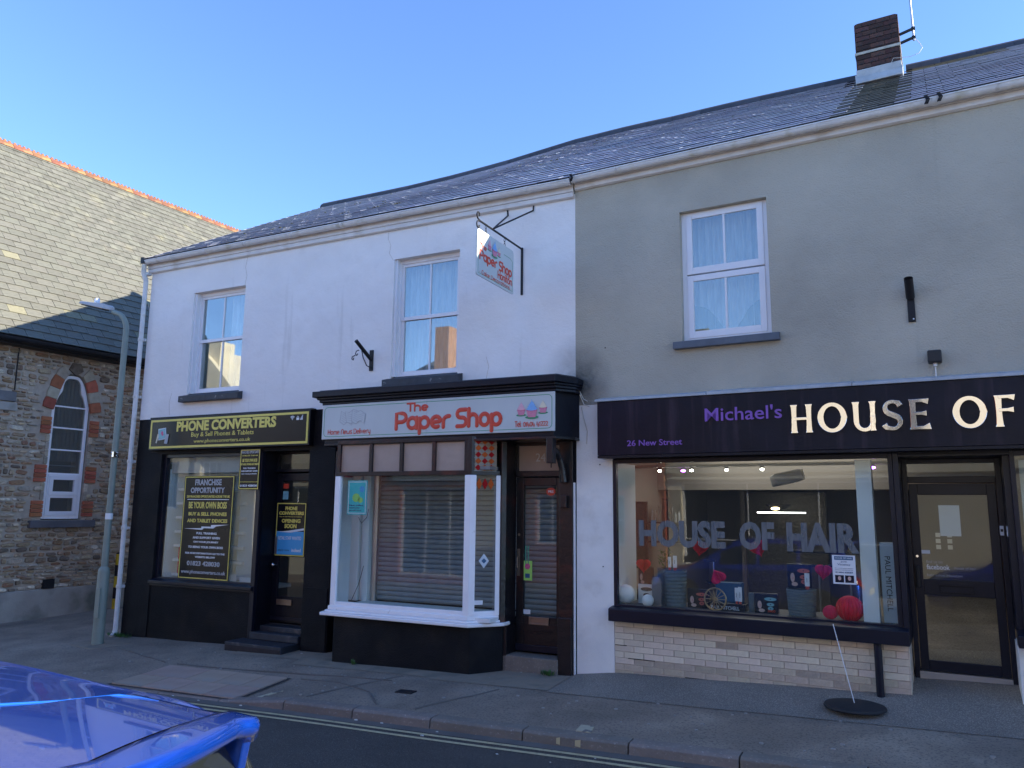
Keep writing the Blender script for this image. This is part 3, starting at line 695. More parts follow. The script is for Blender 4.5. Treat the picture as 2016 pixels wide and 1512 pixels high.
def roof(parent, F, x0, x1, zf, near, mats, eave_z=5.655, eave_y=-.16, ridge_y=4.2, rows=24, tw=.30, x1top=None, skip=None, lift=.012, wob=.0):
    # deck
    vs, fs = [], []; n = 40
    for i in range(n + 1):
        xx = x0 + (x1 - x0) * i / n; xt = x0 + ((x1top or x1) - x0) * i / n; z = zf(xt)
        vs += [(xx, eave_y, eave_z - .03), (xt, ridge_y, z - .03), (2 * xt - xx, ridge_y * 2 + .2, eave_z - .03)]
        if i: a = 3 * i - 3; fs += [(a, a + 3, a + 4, a + 1), (a + 1, a + 4, a + 5, a + 2)]
    MB().add(vs, fs).build('roof_deck', M['deck'], parent, F)
    tiles = []
    for r in range(rows):
        off = (r % 2) * tw / 2; k = int((x1 - x0) / tw) + 3
        for i in range(k):
            a = x0 + i * tw - off; b = a + tw
            a, b = max(a, x0), min(b, x1 + ((x1top - x1) * r / rows if x1top else 0))
            if b - a < .05: continue
            cx = (a + b) / 2; t = r / rows
            if skip and skip(cx, t): continue
            tiles.append((a, b, t, cx))
    return tiles

def place_tiles(tiles, parent, F, zf, m, limit, key, eave_z=5.655, eave_y=-.16, ridge_y=4.2, rows=24, tw=.30, thick=.009, lift=.02, mfun=None, name='slate'):
    """each slate is a box lying on the slope; the first `limit` by key are parts, the rest one stuff mesh"""
    random.seed(11)
    def base(w):
        e = .004
        return MB().add([(-w / 2 + e, 0, 0), (w / 2 - e, 0, 0), (w / 2 - e, 1, 0), (-w / 2 + e, 1, 0), (-w / 2 + e, 0, thick), (w / 2 - e, 0, thick), (w / 2 - e, 1, thick), (-w / 2 + e, 1, thick)],
                 [(0, 3, 2, 1), (4, 5, 6, 7), (0, 1, 5, 4), (1, 2, 6, 5), (2, 3, 7, 6), (3, 0, 4, 7)])
    tiles = sorted(tiles, key=key)
    proto = {}
    stuff = MB()
    for k, (a, b, t, cx) in enumerate(tiles):
        z1 = zf(cx); sl = Vector((0, ridge_y - eave_y, z1 - eave_z)); L_ = sl.length; d = sl / L_
        p = Vector((cx, eave_y, eave_z)) + sl * t
        ex = Vector((1, 0, ((zf(cx + .1) - zf(cx - .1)) / .2) * t)).normalized(); nn = ex.cross(d).normalized()
        dd = (d * 1 - nn * (lift / (L_ / rows * 1.35))).normalized(); n2 = ex.cross(dd)
        ln = L_ / rows * 1.28
        jit = random.uniform(-.006, .006); rz = random.uniform(-.012, .012)
        ex2 = (ex * math.cos(rz) + dd * math.sin(rz)); dd2 = n2.cross(ex2)
        o0 = p + nn * (lift + .004 + random.uniform(0, .004)) - d * (.01 + jit)
        Mx = Matrix(((ex2.x, dd2.x * ln, n2.x, o0.x), (ex2.y, dd2.y * ln, n2.y, o0.y), (ex2.z, dd2.z * ln, n2.z, o0.z), (0, 0, 0, 1)))
        w = round(b - a, 3)
        mm = mfun(k, cx, t) if mfun else m
        if k < limit:
            key_ = (w, mm.name)
            if key_ not in proto:
                me = bpy.data.meshes.new(name); q = base(w); me.from_pydata(q.v, [], q.f); me.materials.append(mm); proto[key_] = me
            o = bpy.data.objects.new(name, proto[key_]); link(o, parent, F @ Mx)
        else:
            q = base(w); stuff.add([tuple(Mx @ Vector(v)) for v in q.v], q.f)
    if stuff.v:
        o = stuff.build(name + '_courses', m, parent, F); o['kind'] = 'stuff'

def moss(parent, F, zf, spots, ridge_y=4.2, eave_y=-.16, eave_z=5.655):
    mb = MB(); random.seed(5)
    for cx, t, r in spots:
        for k in range(5):
            x = cx + random.gauss(0, r); tt = t + random.gauss(0, r / 5); s = random.uniform(.3, 1) * r * .55
            p = Vector((x, eave_y + (ridge_y - eave_y) * tt, eave_z + (zf(x) - eave_z) * tt + .035))
            mb.ball(p, s, s * .9, s * .35, 8, 5)
    o = mb.build('moss', mat('roof_moss', (.09, .09, .03), .95, .3, 20), parent, F, smooth=True); o['kind'] = 'stuff'

tiles = roof(wh, W, -11.02, -3.385, RZ, None, None, x1top=-3.15)
place_tiles(tiles, wh, W, RZ, M['slate'], 300, lambda q: (q[3] < -5.4, q[2] > .9, -q[3]))
random.seed(21)
moss(wh, W, RZ, [(random.uniform(-10, -4.2), random.uniform(.15, .95), random.uniform(.02, .05)) for k in range(34)])
# verge mortar on the gable, ridge tiles
MB().add([(-11.04, -.12, 5.68), (-10.96, -.12, 5.72), (-10.96, 4.2, 8.20), (-11.04, 4.2, 8.16), (-11.04, -.12, 5.60), (-11.04, 4.2, 8.08)], [(0, 1, 2, 3), (4, 0, 3, 5)]).build('verge_mortar', M['fascia'], wh)
MB().sweepx([(-.19, 5.60), (-.03, 5.60), (-.03, 5.70), (-.19, 5.70)], -11.06, -10.98).build('verge_end', M['iron'], wh)
def ridges(parent, F, x0, x1, zf, L_=.45):
    n = int((x1 - x0) / L_); proto = None
    for k in range(n):
        a = x0 + (x1 - x0) * k / n; b = x0 + (x1 - x0) * (k + 1) / n - .003; za, zb = zf(a), zf(b)
        prof = [(-.16, -.10), (-.13, -.02), (-.06, .045), (0, .06), (.06, .045), (.13, -.02), (.16, -.10)]
        vs = [(a, 4.2 + y, za + .04 + z) for y, z in prof] + [(b, 4.2 + y, zb + .04 + z) for y, z in prof]
        m_ = len(prof)
        MB().add(vs, [(i, i + m_, i + 1 + m_, i + 1) for i in range(m_ - 1)] + [tuple(range(m_)), tuple(range(2 * m_ - 1, m_ - 1, -1))]).build('ridge_tile', M['ridge'], parent, F, smooth=True)
ridges(wh, W, -11.0, -3.16, RZ)

def gutter(parent, F, x0, x1, z, joints, fb0, fb1):
    prof = []
    for k in range(9):
        a = math.pi + math.pi * k / 8; prof.append((-.128 + .052 * math.cos(a), z + .062 * math.sin(a)))
    prof = [(y, zz) for y, zz in prof]
    inner = [(y * .93 - .0095, zz * 1) for y, zz in prof]
    vs = []; n = len(prof)
    ring = prof + [(-.128 + .044 * math.cos(math.pi + math.pi * k / 8), z + .054 * math.sin(math.pi + math.pi * k / 8)) for k in range(8, -1, -1)]
    MB().sweepx(ring, x0, x1).build('gutter', M['gutter'], parent, F, smooth=True)
    B('gutter_lip', M['gutter'], parent, F, x0, x1, -.186, -.176, z - .010, z + .004)
    for j in joints:
        r2_ = [(-.128 + .059 * math.cos(math.pi + math.pi * k / 8), z + .004 + .072 * math.sin(math.pi + math.pi * k / 8)) for k in range(9)] + \
              [(-.128 + .050 * math.cos(math.pi + math.pi * k / 8), z + .004 + .062 * math.sin(math.pi + math.pi * k / 8)) for k in range(8, -1, -1)]
        MB().sweepx(r2_, j - .022, j + .022).build('gutter_bracket', M['gutter'], parent, F, smooth=True)
    MB().sweepx([(-.062, fb0 + .06), (-.062, z), (-.001, z), (-.001, fb0 + .06)], x0, x1).build('fascia_board', M['fascia'], parent, F, bevel=.003)
    MB().sweepx([(-.05, fb0), (-.05, fb0 + .058), (-.001, fb0 + .058), (-.001, fb0 - .012), (-.02, fb0 - .012)], x0, x1).build('soffit_moulding', M['fascia'], parent, F, bevel=.004)
gutter(wh, W, -11.03, -3.385, 5.648, [-10.4, -9.6, -8.75, -7.87, -7.8, -6.9, -5.9, -4.93, -3.98], 5.47, 5.6)
# downpipe on the left corner
PX, PY = -11.03, -.075
dp = MB().tube([(PX, PY - .06, 5.60), (PX, PY - .06, 5.45), (PX, PY, 5.32), (PX, PY, 5.2)], .038, 12).tube([(PX, PY, 5.3), (PX, PY, -.32)], .036, 12)
dpo = dp.build('downpipe', M['gutter'], wh, smooth=True)
for z in (5.42, 4.3, 3.35, 2.3, 1.25, .35):
    MB().lathe([(.046, 0), (.046, .05)], (PX, PY, z), 14).box(PX - .06, PX + .06, PY + .03, PY + .06, z + .005, z + .045).build('pipe_clip', M['gutter'], dpo, smooth=True)
MB().tube([(PX, PY, -.30), (PX, PY - .01, -.34), (PX + .02, PY - .07, -.38)], .042, 10).build('pipe_shoe', M['gutter'], dpo, smooth=True)
# thin plinth band and pilaster line on black wall
B('wall_band', M['black_wall'], wh, W, -10.985, -10.42, -.012, .0, -.6, .42)
B('wall_band', M['black_wall'], wh, W, -7.38, -6.97, -.012, .0, -.6, .55)

# ------ phone shop front
def shopwin(parent, F, x0, x1, z0, z1, y, m, fw_=.05, gl=None, bev=.004, nm='shop_window'):
    fr = MB().frame(x0, x1, z0, z1, fw_, y, y + .08).build(nm, m, parent, F, bevel=bev)
    B('pane', gl or M['glass'], fr, F, x0 + fw_ - .005, x1 - fw_ + .005, y + .035, y + .041, z0 + fw_ - .005, z1 - fw_ + .005)
    return fr
pw = shopwin(wh, W, -10.40, -8.32, .49, 2.43, .05, M['navy'], .055)
MB().sweepx([(.06, .53), (-.055, .50), (-.055, .455), (-.02, .45), (-.02, .42), (.06, .42)], -10.42, -8.30).build('window_sill', M['navy'], wh, bevel=.005)
B('jamb_post', M['navy'], wh, W, -8.36, -8.28, -.01, .31, -.4, 2.43, bevel=.006)
B('door_lining', M['black_paint'], wh, W, -8.275, -8.26, .04, .32, -.1, 2.42)
d = MB().frame(-8.27, -7.44, 0, 2.12, .11, .31, .355, .36)
dr = d.build('shop_door', M['black_paint'], wh, bevel=.005)
B('pane', M['glass'], dr, W, -8.17, -7.54, .33, .336, .35, 2.02)
B('kick_board', M['navy'], dr, W, -8.24, -7.47, .292, .309, .03, .075)
MB().frame(-8.14, -7.86, .24, .32, .02, .295, .309).build('letterbox', M['brass'], dr, bevel=.003)
B('letterbox_flap', M['brass'], dr, W, -8.118, -7.882, .3, .308, .26, .30)
MB().tube([(-8.21, .31, .80), (-8.21, .25, .80)], .012).tube([(-8.21, .26, .80), (-8.13, .255, .80)], .011).ball((-8.21, .25, .8), .03, .02, .03).build('door_handle', M['chrome'], dr, smooth=True)
B('push_plate', M['metal'], dr, W, -8.235, -8.19, .300, .309, .95, 1.2)
MB().frame(-8.27, -7.44, 2.14, 2.44, .04, .28, .34).build('transom', M['black_paint'], wh, bevel=.004)
B('transom_pane', M['glass'], wh, W, -8.24, -7.47, .30, .306, 2.16, 2.42)
B('transom_blind', M['mid'], wh, W, -8.24, -7.47, .42, .43, 2.27, 2.42)
# steps
for (y0, x0, x1, z0, z1, m_) in ((-.32, -8.46, -7.44, -.5, -.205, 'step'), (-.03, -8.30, -7.42, -.2, -.105, 'step'), (.13, -8.28, -7.42, -.105, -.035, 'step')):
    B('step', M[m_], wh, W, x0, x1, y0, .31, z0, z1, bevel=.008)
B('step_riser', M['step_brick'], wh, W, -8.44, -7.46, -.325, -.3, -.5, -.245)
# phone shop interior
for k in range(8):
    B('display_shelf', M['white_board'], wh, W, -10.35, -8.85, .30, .60, .55 + k * .22, .59 + k * .22)
B('display_back', M['white_board'], wh, W, -10.35, -9.0, .64, .66, .45, 2.2)
B('window_bed', M['white_board'], wh, W, -10.4, -8.33, .14, .8, .44, .49)
B('header_blind', mat('window_blind', (.5, .46, .42), .8, .04), wh, W, -10.34, -8.38, .16, .18, 2.14, 2.42)
for k in range(9):
    a = -9.0 + k * .075
    MB().add([(a, .34, .5), (a + .045, .40, .5), (a + .045, .40, 2.2), (a, .34, 2.2)], [(0, 1, 2, 3)]).build('blind_slat', M['pale_blue'], wh)
B('side_board', M['pale_blue'], wh, W, -10.36, -10.33, .15, .62, .5, 2.2)
B('back_room_wall', M['mid'], wh, W, -10.88, -7.2, 2.6, 2.65, 0, 2.75)
o = MB().box(-10.22, -10.12, .3, .42, .58, 1.0).build('display_stand', M['heart'], None, bevel=.01); tag(o, 'glossy red display stand low in the corner of the phone shop window', 'display stand')
o = MB().box(-8.78, -8.45, .2, .21, .53, .6).build('notice_card', M['pale_blue'], None); tag(o, 'small pale blue card lying low in the phone shop window', 'notice')
o = MB().box(-9.02, -8.83, .18, .185, .52, .64).build('notice_card', M['white_board'], None); tag(o, 'blank white card standing beside the franchise poster in the window', 'notice')

# phone shop fascia sign
ps = thing('shop_sign', 'long black sign with yellow border reading PHONE CONVERTERS above the phone shop', 'sign', (-8.95, -.06, 2.48))
MB().box(-10.60, -7.34, -.10, .0, 2.49, 2.99).build('sign_box', M['black_paint'], ps, bevel=.004)
MB().frame(-10.575, -7.365, 2.515, 2.965, .032, -.106, -.1003).build('border', M['yellow_print'], ps)
B('panel', M['board_black'], ps, W, -10.543, -7.397, -.103, -.1003, 2.547, 2.933)
B('gutter_strip', M['iron'], ps, W, -10.62, -7.32, -.09, -.001, 2.99, 3.01)
text('PHONE CONVERTERS', -9.99, -7.96, 2.765, 2.925, -.104, M['yellow_print'], ps, bold=.045)
text('Buy & Sell Phones & Tablets', -9.66, -8.38, 2.655, 2.745, -.104, M['yellow_print'], ps, bold=.004)
text('www.phoneconverters.co.uk', -9.60, -8.44, 2.565, 2.635, -.104, M['yellow_print'], ps, bold=.004)
i_ = MB(); i_.T = Matrix.Translation((-10.30, 0, 2.74)) @ Matrix.Rotation(R(-6), 4, 'Y')
i_.box(-.085, .085, -.108, -.1045, -.09, .09); i_.build('tablet_icon', M['pale_blue'], ps)
i_ = MB(); i_.T = Matrix.Translation((-10.30, 0, 2.74)) @ Matrix.Rotation(R(-6), 4, 'Y'); i_.box(-.07, .07, -.11, -.1085, -.075, .075); i_.build('tablet_screen', M['teal'], ps)
i_ = MB(); i_.ball((-10.30, -.111, 2.755), .026, .002, .03).ball((-10.285, -.1115, 2.73), .02, .002, .02); i_.build('tablet_print', M['pink2'], ps)
i_ = MB(); i_.T = Matrix.Translation((-10.19, 0, 2.66)) @ Matrix.Rotation(R(8), 4, 'Y'); i_.box(-.035, .035, -.114, -.1115, -.075, .075); i_.build('phone_icon', M['grey_print'], ps)
i_ = MB(); i_.tube([(-10.42, -.108, 2.6), (-10.40, -.108, 2.68), (-10.385, -.108, 2.74)], .016, 8, ysq=.2); i_.build('hand_icon', M['cream'], ps)
def status_icons(parent, x, z, s, y, F=W):
    mb = MB()
    for k, rr in enumerate((.9, .62, .34)):
        ribbon(mb, [(x + s * rr * math.cos(R(a)), z - .3 * s + s * rr * math.sin(R(a))) for a in range(45, 136, 15)], s * .16, y - .002 - k * .0001, y)
    mb.ellipse(x, z - .28 * s, s * .13, s * .13, y - .002, y, 10)
    mb.box(x + s * 1.35, x + s * 2.25, y - .002, y, z - .45 * s, z + .15 * s)
    ribbon(mb, [(x + s * 1.8 + s * .28 * math.cos(R(a)), z + .15 * s + s * .38 * math.sin(R(a))) for a in range(0, 181, 30)], s * .14, y - .0018, y)
    for k in range(4): mb.box(x + s * (2.55 + k * .24), x + s * (2.72 + k * .24), y - .002, y, z - .45 * s, z - .45 * s + s * (.3 + .33 * k))
    mb.build('status_icons', M['white_print'], parent, F)
status_icons(ps, -7.66, 2.875, .055, -.1035)

# posters of the phone shop
def poster(label, x0, x1, z0, z1, y, lines, m_bg='board_black', border='yellow_print', F=W, bw=.014, name='poster'):
    t = thing(name, label, 'poster', ((x0 + x1) / 2, y, z0), F)
    B('sheet', M[m_bg], t, F, x0, x1, y - .004, y, z0, z1)
    if border: MB().frame(x0 + .012, x1 - .012, z0 + .012, z1 - .012, bw, y - .0062, y - .0042).build('border', M[border], t, F)
    for body, xa, xb, za, zb, mm, bo in lines:
        w_, h_ = x1 - x0, z1 - z0
        text(body, x0 + xa * w_, x0 + xb * w_, z0 + za * h_, z0 + zb * h_, y - .005, M[mm], t, F, bold=bo * 1.7, ext=.0015)
    return t
t = poster('tall black poster headed FRANCHISE OPPORTUNITY filling the phone shop window', -9.93, -8.88, .54, 2.09, .08, [
    ('FRANCHISE', .22, .75, .905, .965, 'grey_print', .02), ('OPPORTUNITY', .14, .82, .83, .885, 'grey_print', .02),
    ('250 FRANCHISE OPPORTUNITIES ACROSS THE UK', .07, .93, .785, .808, 'yellow_print', .02), ('BE YOUR OWN BOSS', .12, .88, .68, .745, 'yellow_print', .02),
    ('BUY & SELL PHONES', .13, .89, .61, .645, 'yellow_print', .02), ('AND TABLET DEVICES', .11, .91, .545, .58, 'yellow_print', .02),
    ('FULL TRAINING', .32, .72, .43, .452, 'white_print', .02), ('AND SUPPORT GIVEN', .25, .79, .388, .41, 'white_print', .02), ('ON YOUR JOURNEY', .27, .77, .345, .367, 'white_print', .02),
    ('TO BEING YOUR OWN BOSS', .17, .86, .298, .32, 'white_print', .02), ('FOR MORE INFORMATION GO TO THE', .12, .9, .24, .258, 'white_print', .02), ('WEBSITE BELOW', .32, .72, .205, .223, 'white_print', .02),
    ('01823 428030', .17, .82, .13, .175, 'grey_print', .02), ('www.phoneconverters.co.uk', .06, .94, .045, .09, 'grey_print', .015)])
MB().prism([(-9.87, 1.29), (-9.5, 1.30), (-9.5, 1.325), (-9.3, 1.325), (-9.3, 1.35), (-8.94, 1.36), (-9.2, 1.33), (-9.25, 1.30), (-9.45, 1.30), (-9.48, 1.275)], .0735, .0758).build('flash_stripe', M['white_print'], t)
B('rule_line', M['white_print'], t, W, -9.84, -8.97, .0735, .0758, 1.725, 1.735)
t = poster('small black yellow-bordered poster over the top right corner of the phone shop window', -8.70, -8.30, 1.87, 2.47, -.02, [
    ('FRANCHISE OPPORTUNITY', .06, .94, .885, .955, 'grey_print', .02), ('ACROSS THE UK', .1, .9, .82, .85, 'yellow_print', .02), ('BE YOUR OWN BOSS', .14, .86, .68, .76, 'yellow_print', .02),
    ('BUY & SELL PHONES AND TABLETS', .06, .94, .6, .65, 'yellow_print', .02), ('FULL TRAINING', .2, .8, .51, .545, 'white_print', .02), ('AND SUPPORT GIVEN', .1, .9, .44, .475, 'white_print', .02),
    ('ON YOUR JOURNEY', .12, .88, .37, .4, 'white_print', .02), ('www.phoneconverters.co.uk', .06, .94, .18, .21, 'yellow_print', .02), ('01823 428030', .08, .92, .08, .13, 'white_print', .02)], bw=.012)
t = poster('black and blue poster reading PHONE CONVERTERS OPENING SOON on the phone shop door', -8.24, -7.67, .92, 1.70, .308, [
    ('PHONE', .3, .7, .85, .92, 'yellow_print', .03), ('CONVERTERS', .1, .92, .765, .83, 'yellow_print', .03), ('Buy & Sell Phones & Tablets', .12, .86, .72, .74, 'yellow_print', .01),
    ('OPENING', .2, .82, .62, .69, 'yellow_print', .03), ('SOON', .3, .7, .52, .6, 'yellow_print', .03)])
B('blue_panel', M['blue_print'], t, W, -8.21, -7.70, .3005, .3032, .95, 1.28)
text('RETAIL STAFF WANTED', -8.17, -7.74, 1.16, 1.21, .300, M['white_print'], t, bold=.01, ext=.001); text('apply now', -8.17, -7.95, .99, 1.03, .300, M['navyp'], t, bold=.01, ext=.001); text('indeed', -7.91, -7.74, .99, 1.04, .300, M['white_print'], t, bold=.02, ext=.001)
MB().prism([(-8.21, 1.27), (-7.99, 1.29), (-7.70, 1.33), (-7.70, 1.30), (-7.94, 1.265)], .2985, .3003).build('flash_stripe', M['white_print'], t)
o = B('window_sticker', M['red_print'], None, W, -8.15, -8.05, .325, .328, 1.90, 1.97); tag(o, 'small red sticker at the top of the phone shop door glass', 'sticker')
o = B('window_sticker', M['teal'], None, W, -8.15, -8.05, .325, .328, 1.74, 1.86); tag(o, 'small green sticker below the red one on the phone shop door glass', 'sticker')

# ------ paper shop front
# stall riser and canted bay
def bay_poly(y_front, y_back, xl, xr, cant=.30, lc=.12, grow=0):
    return [(xl - lc - grow, y_back), (xl - grow, y_front - grow), (xr + grow * .45, y_front - grow), (xr + cant + grow, y_back - .02)]
riser = MB().slabz([(-6.62, 0), (-6.52, -.41), (-4.54, -.41), (-4.26, -.12), (-4.26, 0)], -.9, .30).build('stall_riser', M['black_wall'], wh, bevel=.01)
sill = MB().slabz([(-6.80, .0), (-6.68, -.50), (-4.52, -.50), (-4.22, -.16), (-4.22, -.0)], .285, .325)
sill.slabz([(-6.74, .0), (-6.63, -.465), (-4.55, -.465), (-4.245, -.14), (-4.245, -.0)], .326, .352)
sill.slabz([(-6.70, .0), (-6.60, -.44), (-4.56, -.44), (-4.26, -.12), (-4.26, -.0)], .353, .405)
sill.build('bay_sill', M['white_gloss'], wh, bevel=.01)
bay = MB()
bay.box(-6.58, -6.50, -.425, -.36, .405, 2.035)                 # left post
bay.add([(-6.58, -.425, .405), (-6.58, -.425, 2.035), (-6.66, -.0, 2.035), (-6.66, -.0, .405), (-6.54, -.38, .405), (-6.54, -.38, 2.035), (-6.62, 0, 2.035), (-6.62, 0, .405)], [(0, 3, 2, 1), (4, 5, 6, 7)])
bayo = bay.build('bay_window', M['white_gloss'], wh, bevel=.006)
MB().slabz([(-4.635, -.425), (-4.555, -.425), (-4.50, -.375), (-4.555, -.33), (-4.635, -.36)], .405, 2.035).build('corner_post', M['white_gloss'], bayo, bevel=.006)
MB().slabz([(-4.33, -.20), (-4.25, -.12), (-4.25, -.02), (-4.33, -.08)], .405, 2.035).build('corner_post', M['white_gloss'], bayo, bevel=.006)
MB().box(-6.50, -4.635, -.415, -.37, .405, .455).slabz([(-4.555, -.41), (-4.33, -.185), (-4.36, -.155), (-4.59, -.38)], .405, .455).build('bottom_rail', M['white_gloss'], bayo, bevel=.004)
B('pane', M['bay_glass'], bayo, W, -6.50, -4.635, -.395, -.389, .45, 2.035)
B('sill_board', M['white_board'], bayo, W, -6.6, -4.3, -.37, .38, .34, .385)
def vpane(p, q, z0, z1, th, m, name, parent):
    d_ = Vector((q[0] - p[0], q[1] - p[1])).normalized(); n_ = Vector((d_.y, -d_.x)) * th
    return MB().slabz([p, q, (q[0] - n_.x, q[1] - n_.y), (p[0] - n_.x, p[1] - n_.y)], z0, z1).build(name, m, parent)
vpane((-4.55, -.395), (-4.32, -.17), .45, 2.035, .006, M['bay_glass'], 'pane', bayo)
# leaded border on the canted pane
def on_cant(a): return (-4.545 + .225 * a, -.402 + .225 * a)
for a in (.07, .13, .87, .93):
    p = on_cant(a); q = on_cant(a + .02); vpane(p, q, .46, 2.02, .004, M['lead_came'], 'lead_strip', bayo)
def diamond(parent, ca, cz, ra, rz, m, f, name='stained_pane'):
    P = [f(ca - ra), f(ca), f(ca + ra)]
    vs = [(P[0][0], P[0][1], cz), (P[1][0], P[1][1], cz - rz), (P[2][0], P[2][1], cz), (P[1][0], P[1][1], cz + rz)]
    off = Vector((.003, -.003, 0)); mb = MB(); mb.add([tuple(Vector(v) + off) for v in vs] + [tuple(Vector(v) - off * .5) for v in vs], [(0, 1, 2, 3), (7, 6, 5, 4), (0, 4, 5, 1), (1, 5, 6, 2), (2, 6, 7, 3), (3, 7, 4, 0)])
    return mb.build(name, m, parent)
for k, m_ in enumerate(('orange_glass', 'red_glass', 'orange_glass')):
    diamond(bayo, .27 + k * .23, 1.93, .11, .07, M[m_], on_cant)
# transom row, dark frames
tr = MB()
tr.box(-6.58, -4.60, -.41, -.35, 2.036, 2.09); tr.box(-6.58, -4.60, -.41, -.35, 2.45, 2.50)
for xx in (-6.58, -6.07, -5.60, -5.12, -4.66): tr.box(xx, xx + .05, -.405, -.352, 2.09, 2.45)
tr.slabz([(-4.61, -.41), (-4.555, -.41), (-4.525, -.38), (-4.56, -.34), (-4.61, -.35)], 2.036, 2.50)
tr.slabz([(-4.53, -.385), (-4.30, -.155), (-4.33, -.125), (-4.56, -.355)], 2.036, 2.09); tr.slabz([(-4.53, -.385), (-4.30, -.155), (-4.33, -.125), (-4.56, -.355)], 2.44, 2.50)
tro = tr.build('transom_window', M['maroon_paint'], wh, bevel=.004)
for a, b in ((-6.53, -6.07), (-6.02, -5.60), (-5.55, -5.12), (-5.07, -4.66)):
    mb = MB(); mb.box(a, b, -.372, -.366, 2.09, 2.45)
    n = 26
    for k in range(n): z = 2.093 + k * .357 / n; mb.sweepx([(-.3722, z), (-.376, z + .0069), (-.3722, z + .0137)], a, b)
    mb.build('ribbed_pane', M['ribglass'], tro, smooth=False)
for r in range(5):
    for c in range(3):
        cz = 2.125 + r * .078; ca = .22 + c * .26
        diamond(tro, ca, cz, .12, .036, M['red_glass' if (r + c) % 2 == 0 else 'orange_glass'], on_cant)
vpane((on_cant(.06)[0], on_cant(.06)[1] + .008), (on_cant(.94)[0], on_cant(.94)[1] + .008), 2.09, 2.44, .004, M['cream_glass'], 'stained_backing', tro)
for r in range(6): 
    z = 2.086 + r * .078; p = on_cant(.06); q = on_cant(.94); vpane((p[0] + .001, p[1] - .003), (q[0] + .001, q[1] - .003), z - .003, z + .003, .003, M['lead_came'], 'lead_strip', tro)
# tall dark post between bay and door
MB().slabz([(-4.34, -.13), (-4.27, -.17), (-4.23, -.12), (-4.23, .16), (-4.34, .16)], .29, 2.55).build('door_post', M['maroon_paint'], wh, bevel=.008)
MB().box(-4.27, -4.22, -.10, .16, -.3, .29).build('door_post', M['maroon_paint'], wh, bevel=.008)
# fascia box & cornice
fb = MB().slabz([(-6.93, 0), (-6.83, -.375), (-3.50, -.375), (-3.33, -.0)], 2.47, 3.0).build('fascia_box', M['black_paint'], wh, bevel=.006)
co = MB()
for (g, z0, z1) in ((.02, 2.985, 3.02), (.05, 3.021, 3.055), (.075, 3.056, 3.085), (.12, 3.086, 3.165)):
    co.slabz([(-6.95 - g, 0), (-6.86 - g, -.38 - g), (-3.47 + g * .3, -.38 - g), (-3.31 + g * .25, -.18), (-3.31 + g * .25, 0)], z0, z1)
co.build('cornice', M['black_paint'], wh, bevel=.008)
MB().slabz([(-6.98, 0), (-6.93, -.40), (-3.46, -.40), (-3.34, -.14), (-3.34, 0)], 3.166, 3.19).build('cornice_flashing', M['sill'], wh)
MB().slabz([(-6.9, 0), (-6.82, -.395), (-3.47, -.395), (-3.33, -.14), (-3.33, 0)], 2.44, 2.469).build('fascia_moulding', M['maroon_paint'], wh, bevel=.004)
# pilaster and scroll console at the right
MB().box(-3.575, -3.40, -.05, .16, -.5, 2.44).build('pilaster', M['maroon_paint'], wh, bevel=.008)
MB().box(-3.58, -3.41, -.085, -.052, -.5, .42).build('pilaster_base', M['maroon_paint'], wh, bevel=.008)
B('pilaster_edge', M['white_gloss'], wh, W, -3.399, -3.385, -.03, .1, -.4, 1.95)
cs = MB().box(-3.585, -3.505, -.40, -.29, 2.16, 2.45)
cs.tube([(-3.545, -.30, 2.32), (-3.54, -.22, 2.30), (-3.52, -.15, 2.22), (-3.50, -.12, 2.10), (-3.49, -.105, 1.95)], [.045, .045, .04, .038, .045], 8)
cs.box(-3.535, -3.455, -.115, -.052, 1.66, 1.80)
cs.build('console_bracket', M['maroon_paint'], wh, bevel=.006)
B('hook', M['iron'], wh, W, -3.55, -3.54, -.35, -.34, 2.11, 2.16)
# door 24
dd = MB().frame(-4.22, -3.59, -.02, 2.02, .10, .145, .19, .40).build('shop_door', M['maroon_paint'], wh, bevel=.006)
B('pane', M['bay_glass'], dd, W, -4.13, -3.68, .16, .166, .37, 1.93)
MB().frame(-4.20, -3.61, .0, .30, .09, .135, .144, .05).build('door_panel', M['maroon_paint'], dd, bevel=.004)
B('weather_board', M['navy'], dd, W, -4.21, -3.60, .11, .144, -.02, .055, bevel=.004)
MB().frame(-4.04, -3.78, .285, .375, .018, .128, .1445).build('letterbox', M['brass'], dd, bevel=.003)
B('letterbox_flap', M['brass'], dd, W, -4.02, -3.80, .134, .142, .305, .355)
B('door_handle_plate', M['brass'], dd, W, -4.20, -4.165, .134, .144, .84, 1.16)
MB().tube([(-4.183, .135, 1.08), (-4.183, .10, 1.06), (-4.183, .10, .94), (-4.183, .135, .92)], .008).build('door_handle', M['brass'], dd, smooth=True)
MB().lathe([(.016, 0), (.016, .008)], (-4.18, .135, 1.33), 12, 'y').build('lock', M['brass'], dd)
MB().box(-4.22, -3.58, .11, .18, 2.03, 2.10).box(-4.22, -3.58, .12, .18, 2.41, 2.47).box(-4.24, -4.19, .12, .18, 2.10, 2.41).box(-3.61, -3.575, .12, .18, 2.10, 2.41).build('transom', M['maroon_paint'], wh, bevel=.005)
mb = MB().box(-4.19, -3.61, .15, .156, 2.10, 2.41)
for k in range(24): z = 2.103 + k * .0128; mb.sweepx([(.1498, z), (.146, z + .0064), (.1498, z + .0126)], -4.19, -3.61)
mb.build('ribbed_pane', M['ribglass'], wh)
B('door_step', M['kerb'], wh, W, -4.30, -3.57, -.10, .2, -.6, -.045, bevel=.01)
text('24', -3.96, -3.83, 2.215, 2.315, .140, mat('etched_white', (.6, .6, .58), .5, 0), wh, name='door_number')

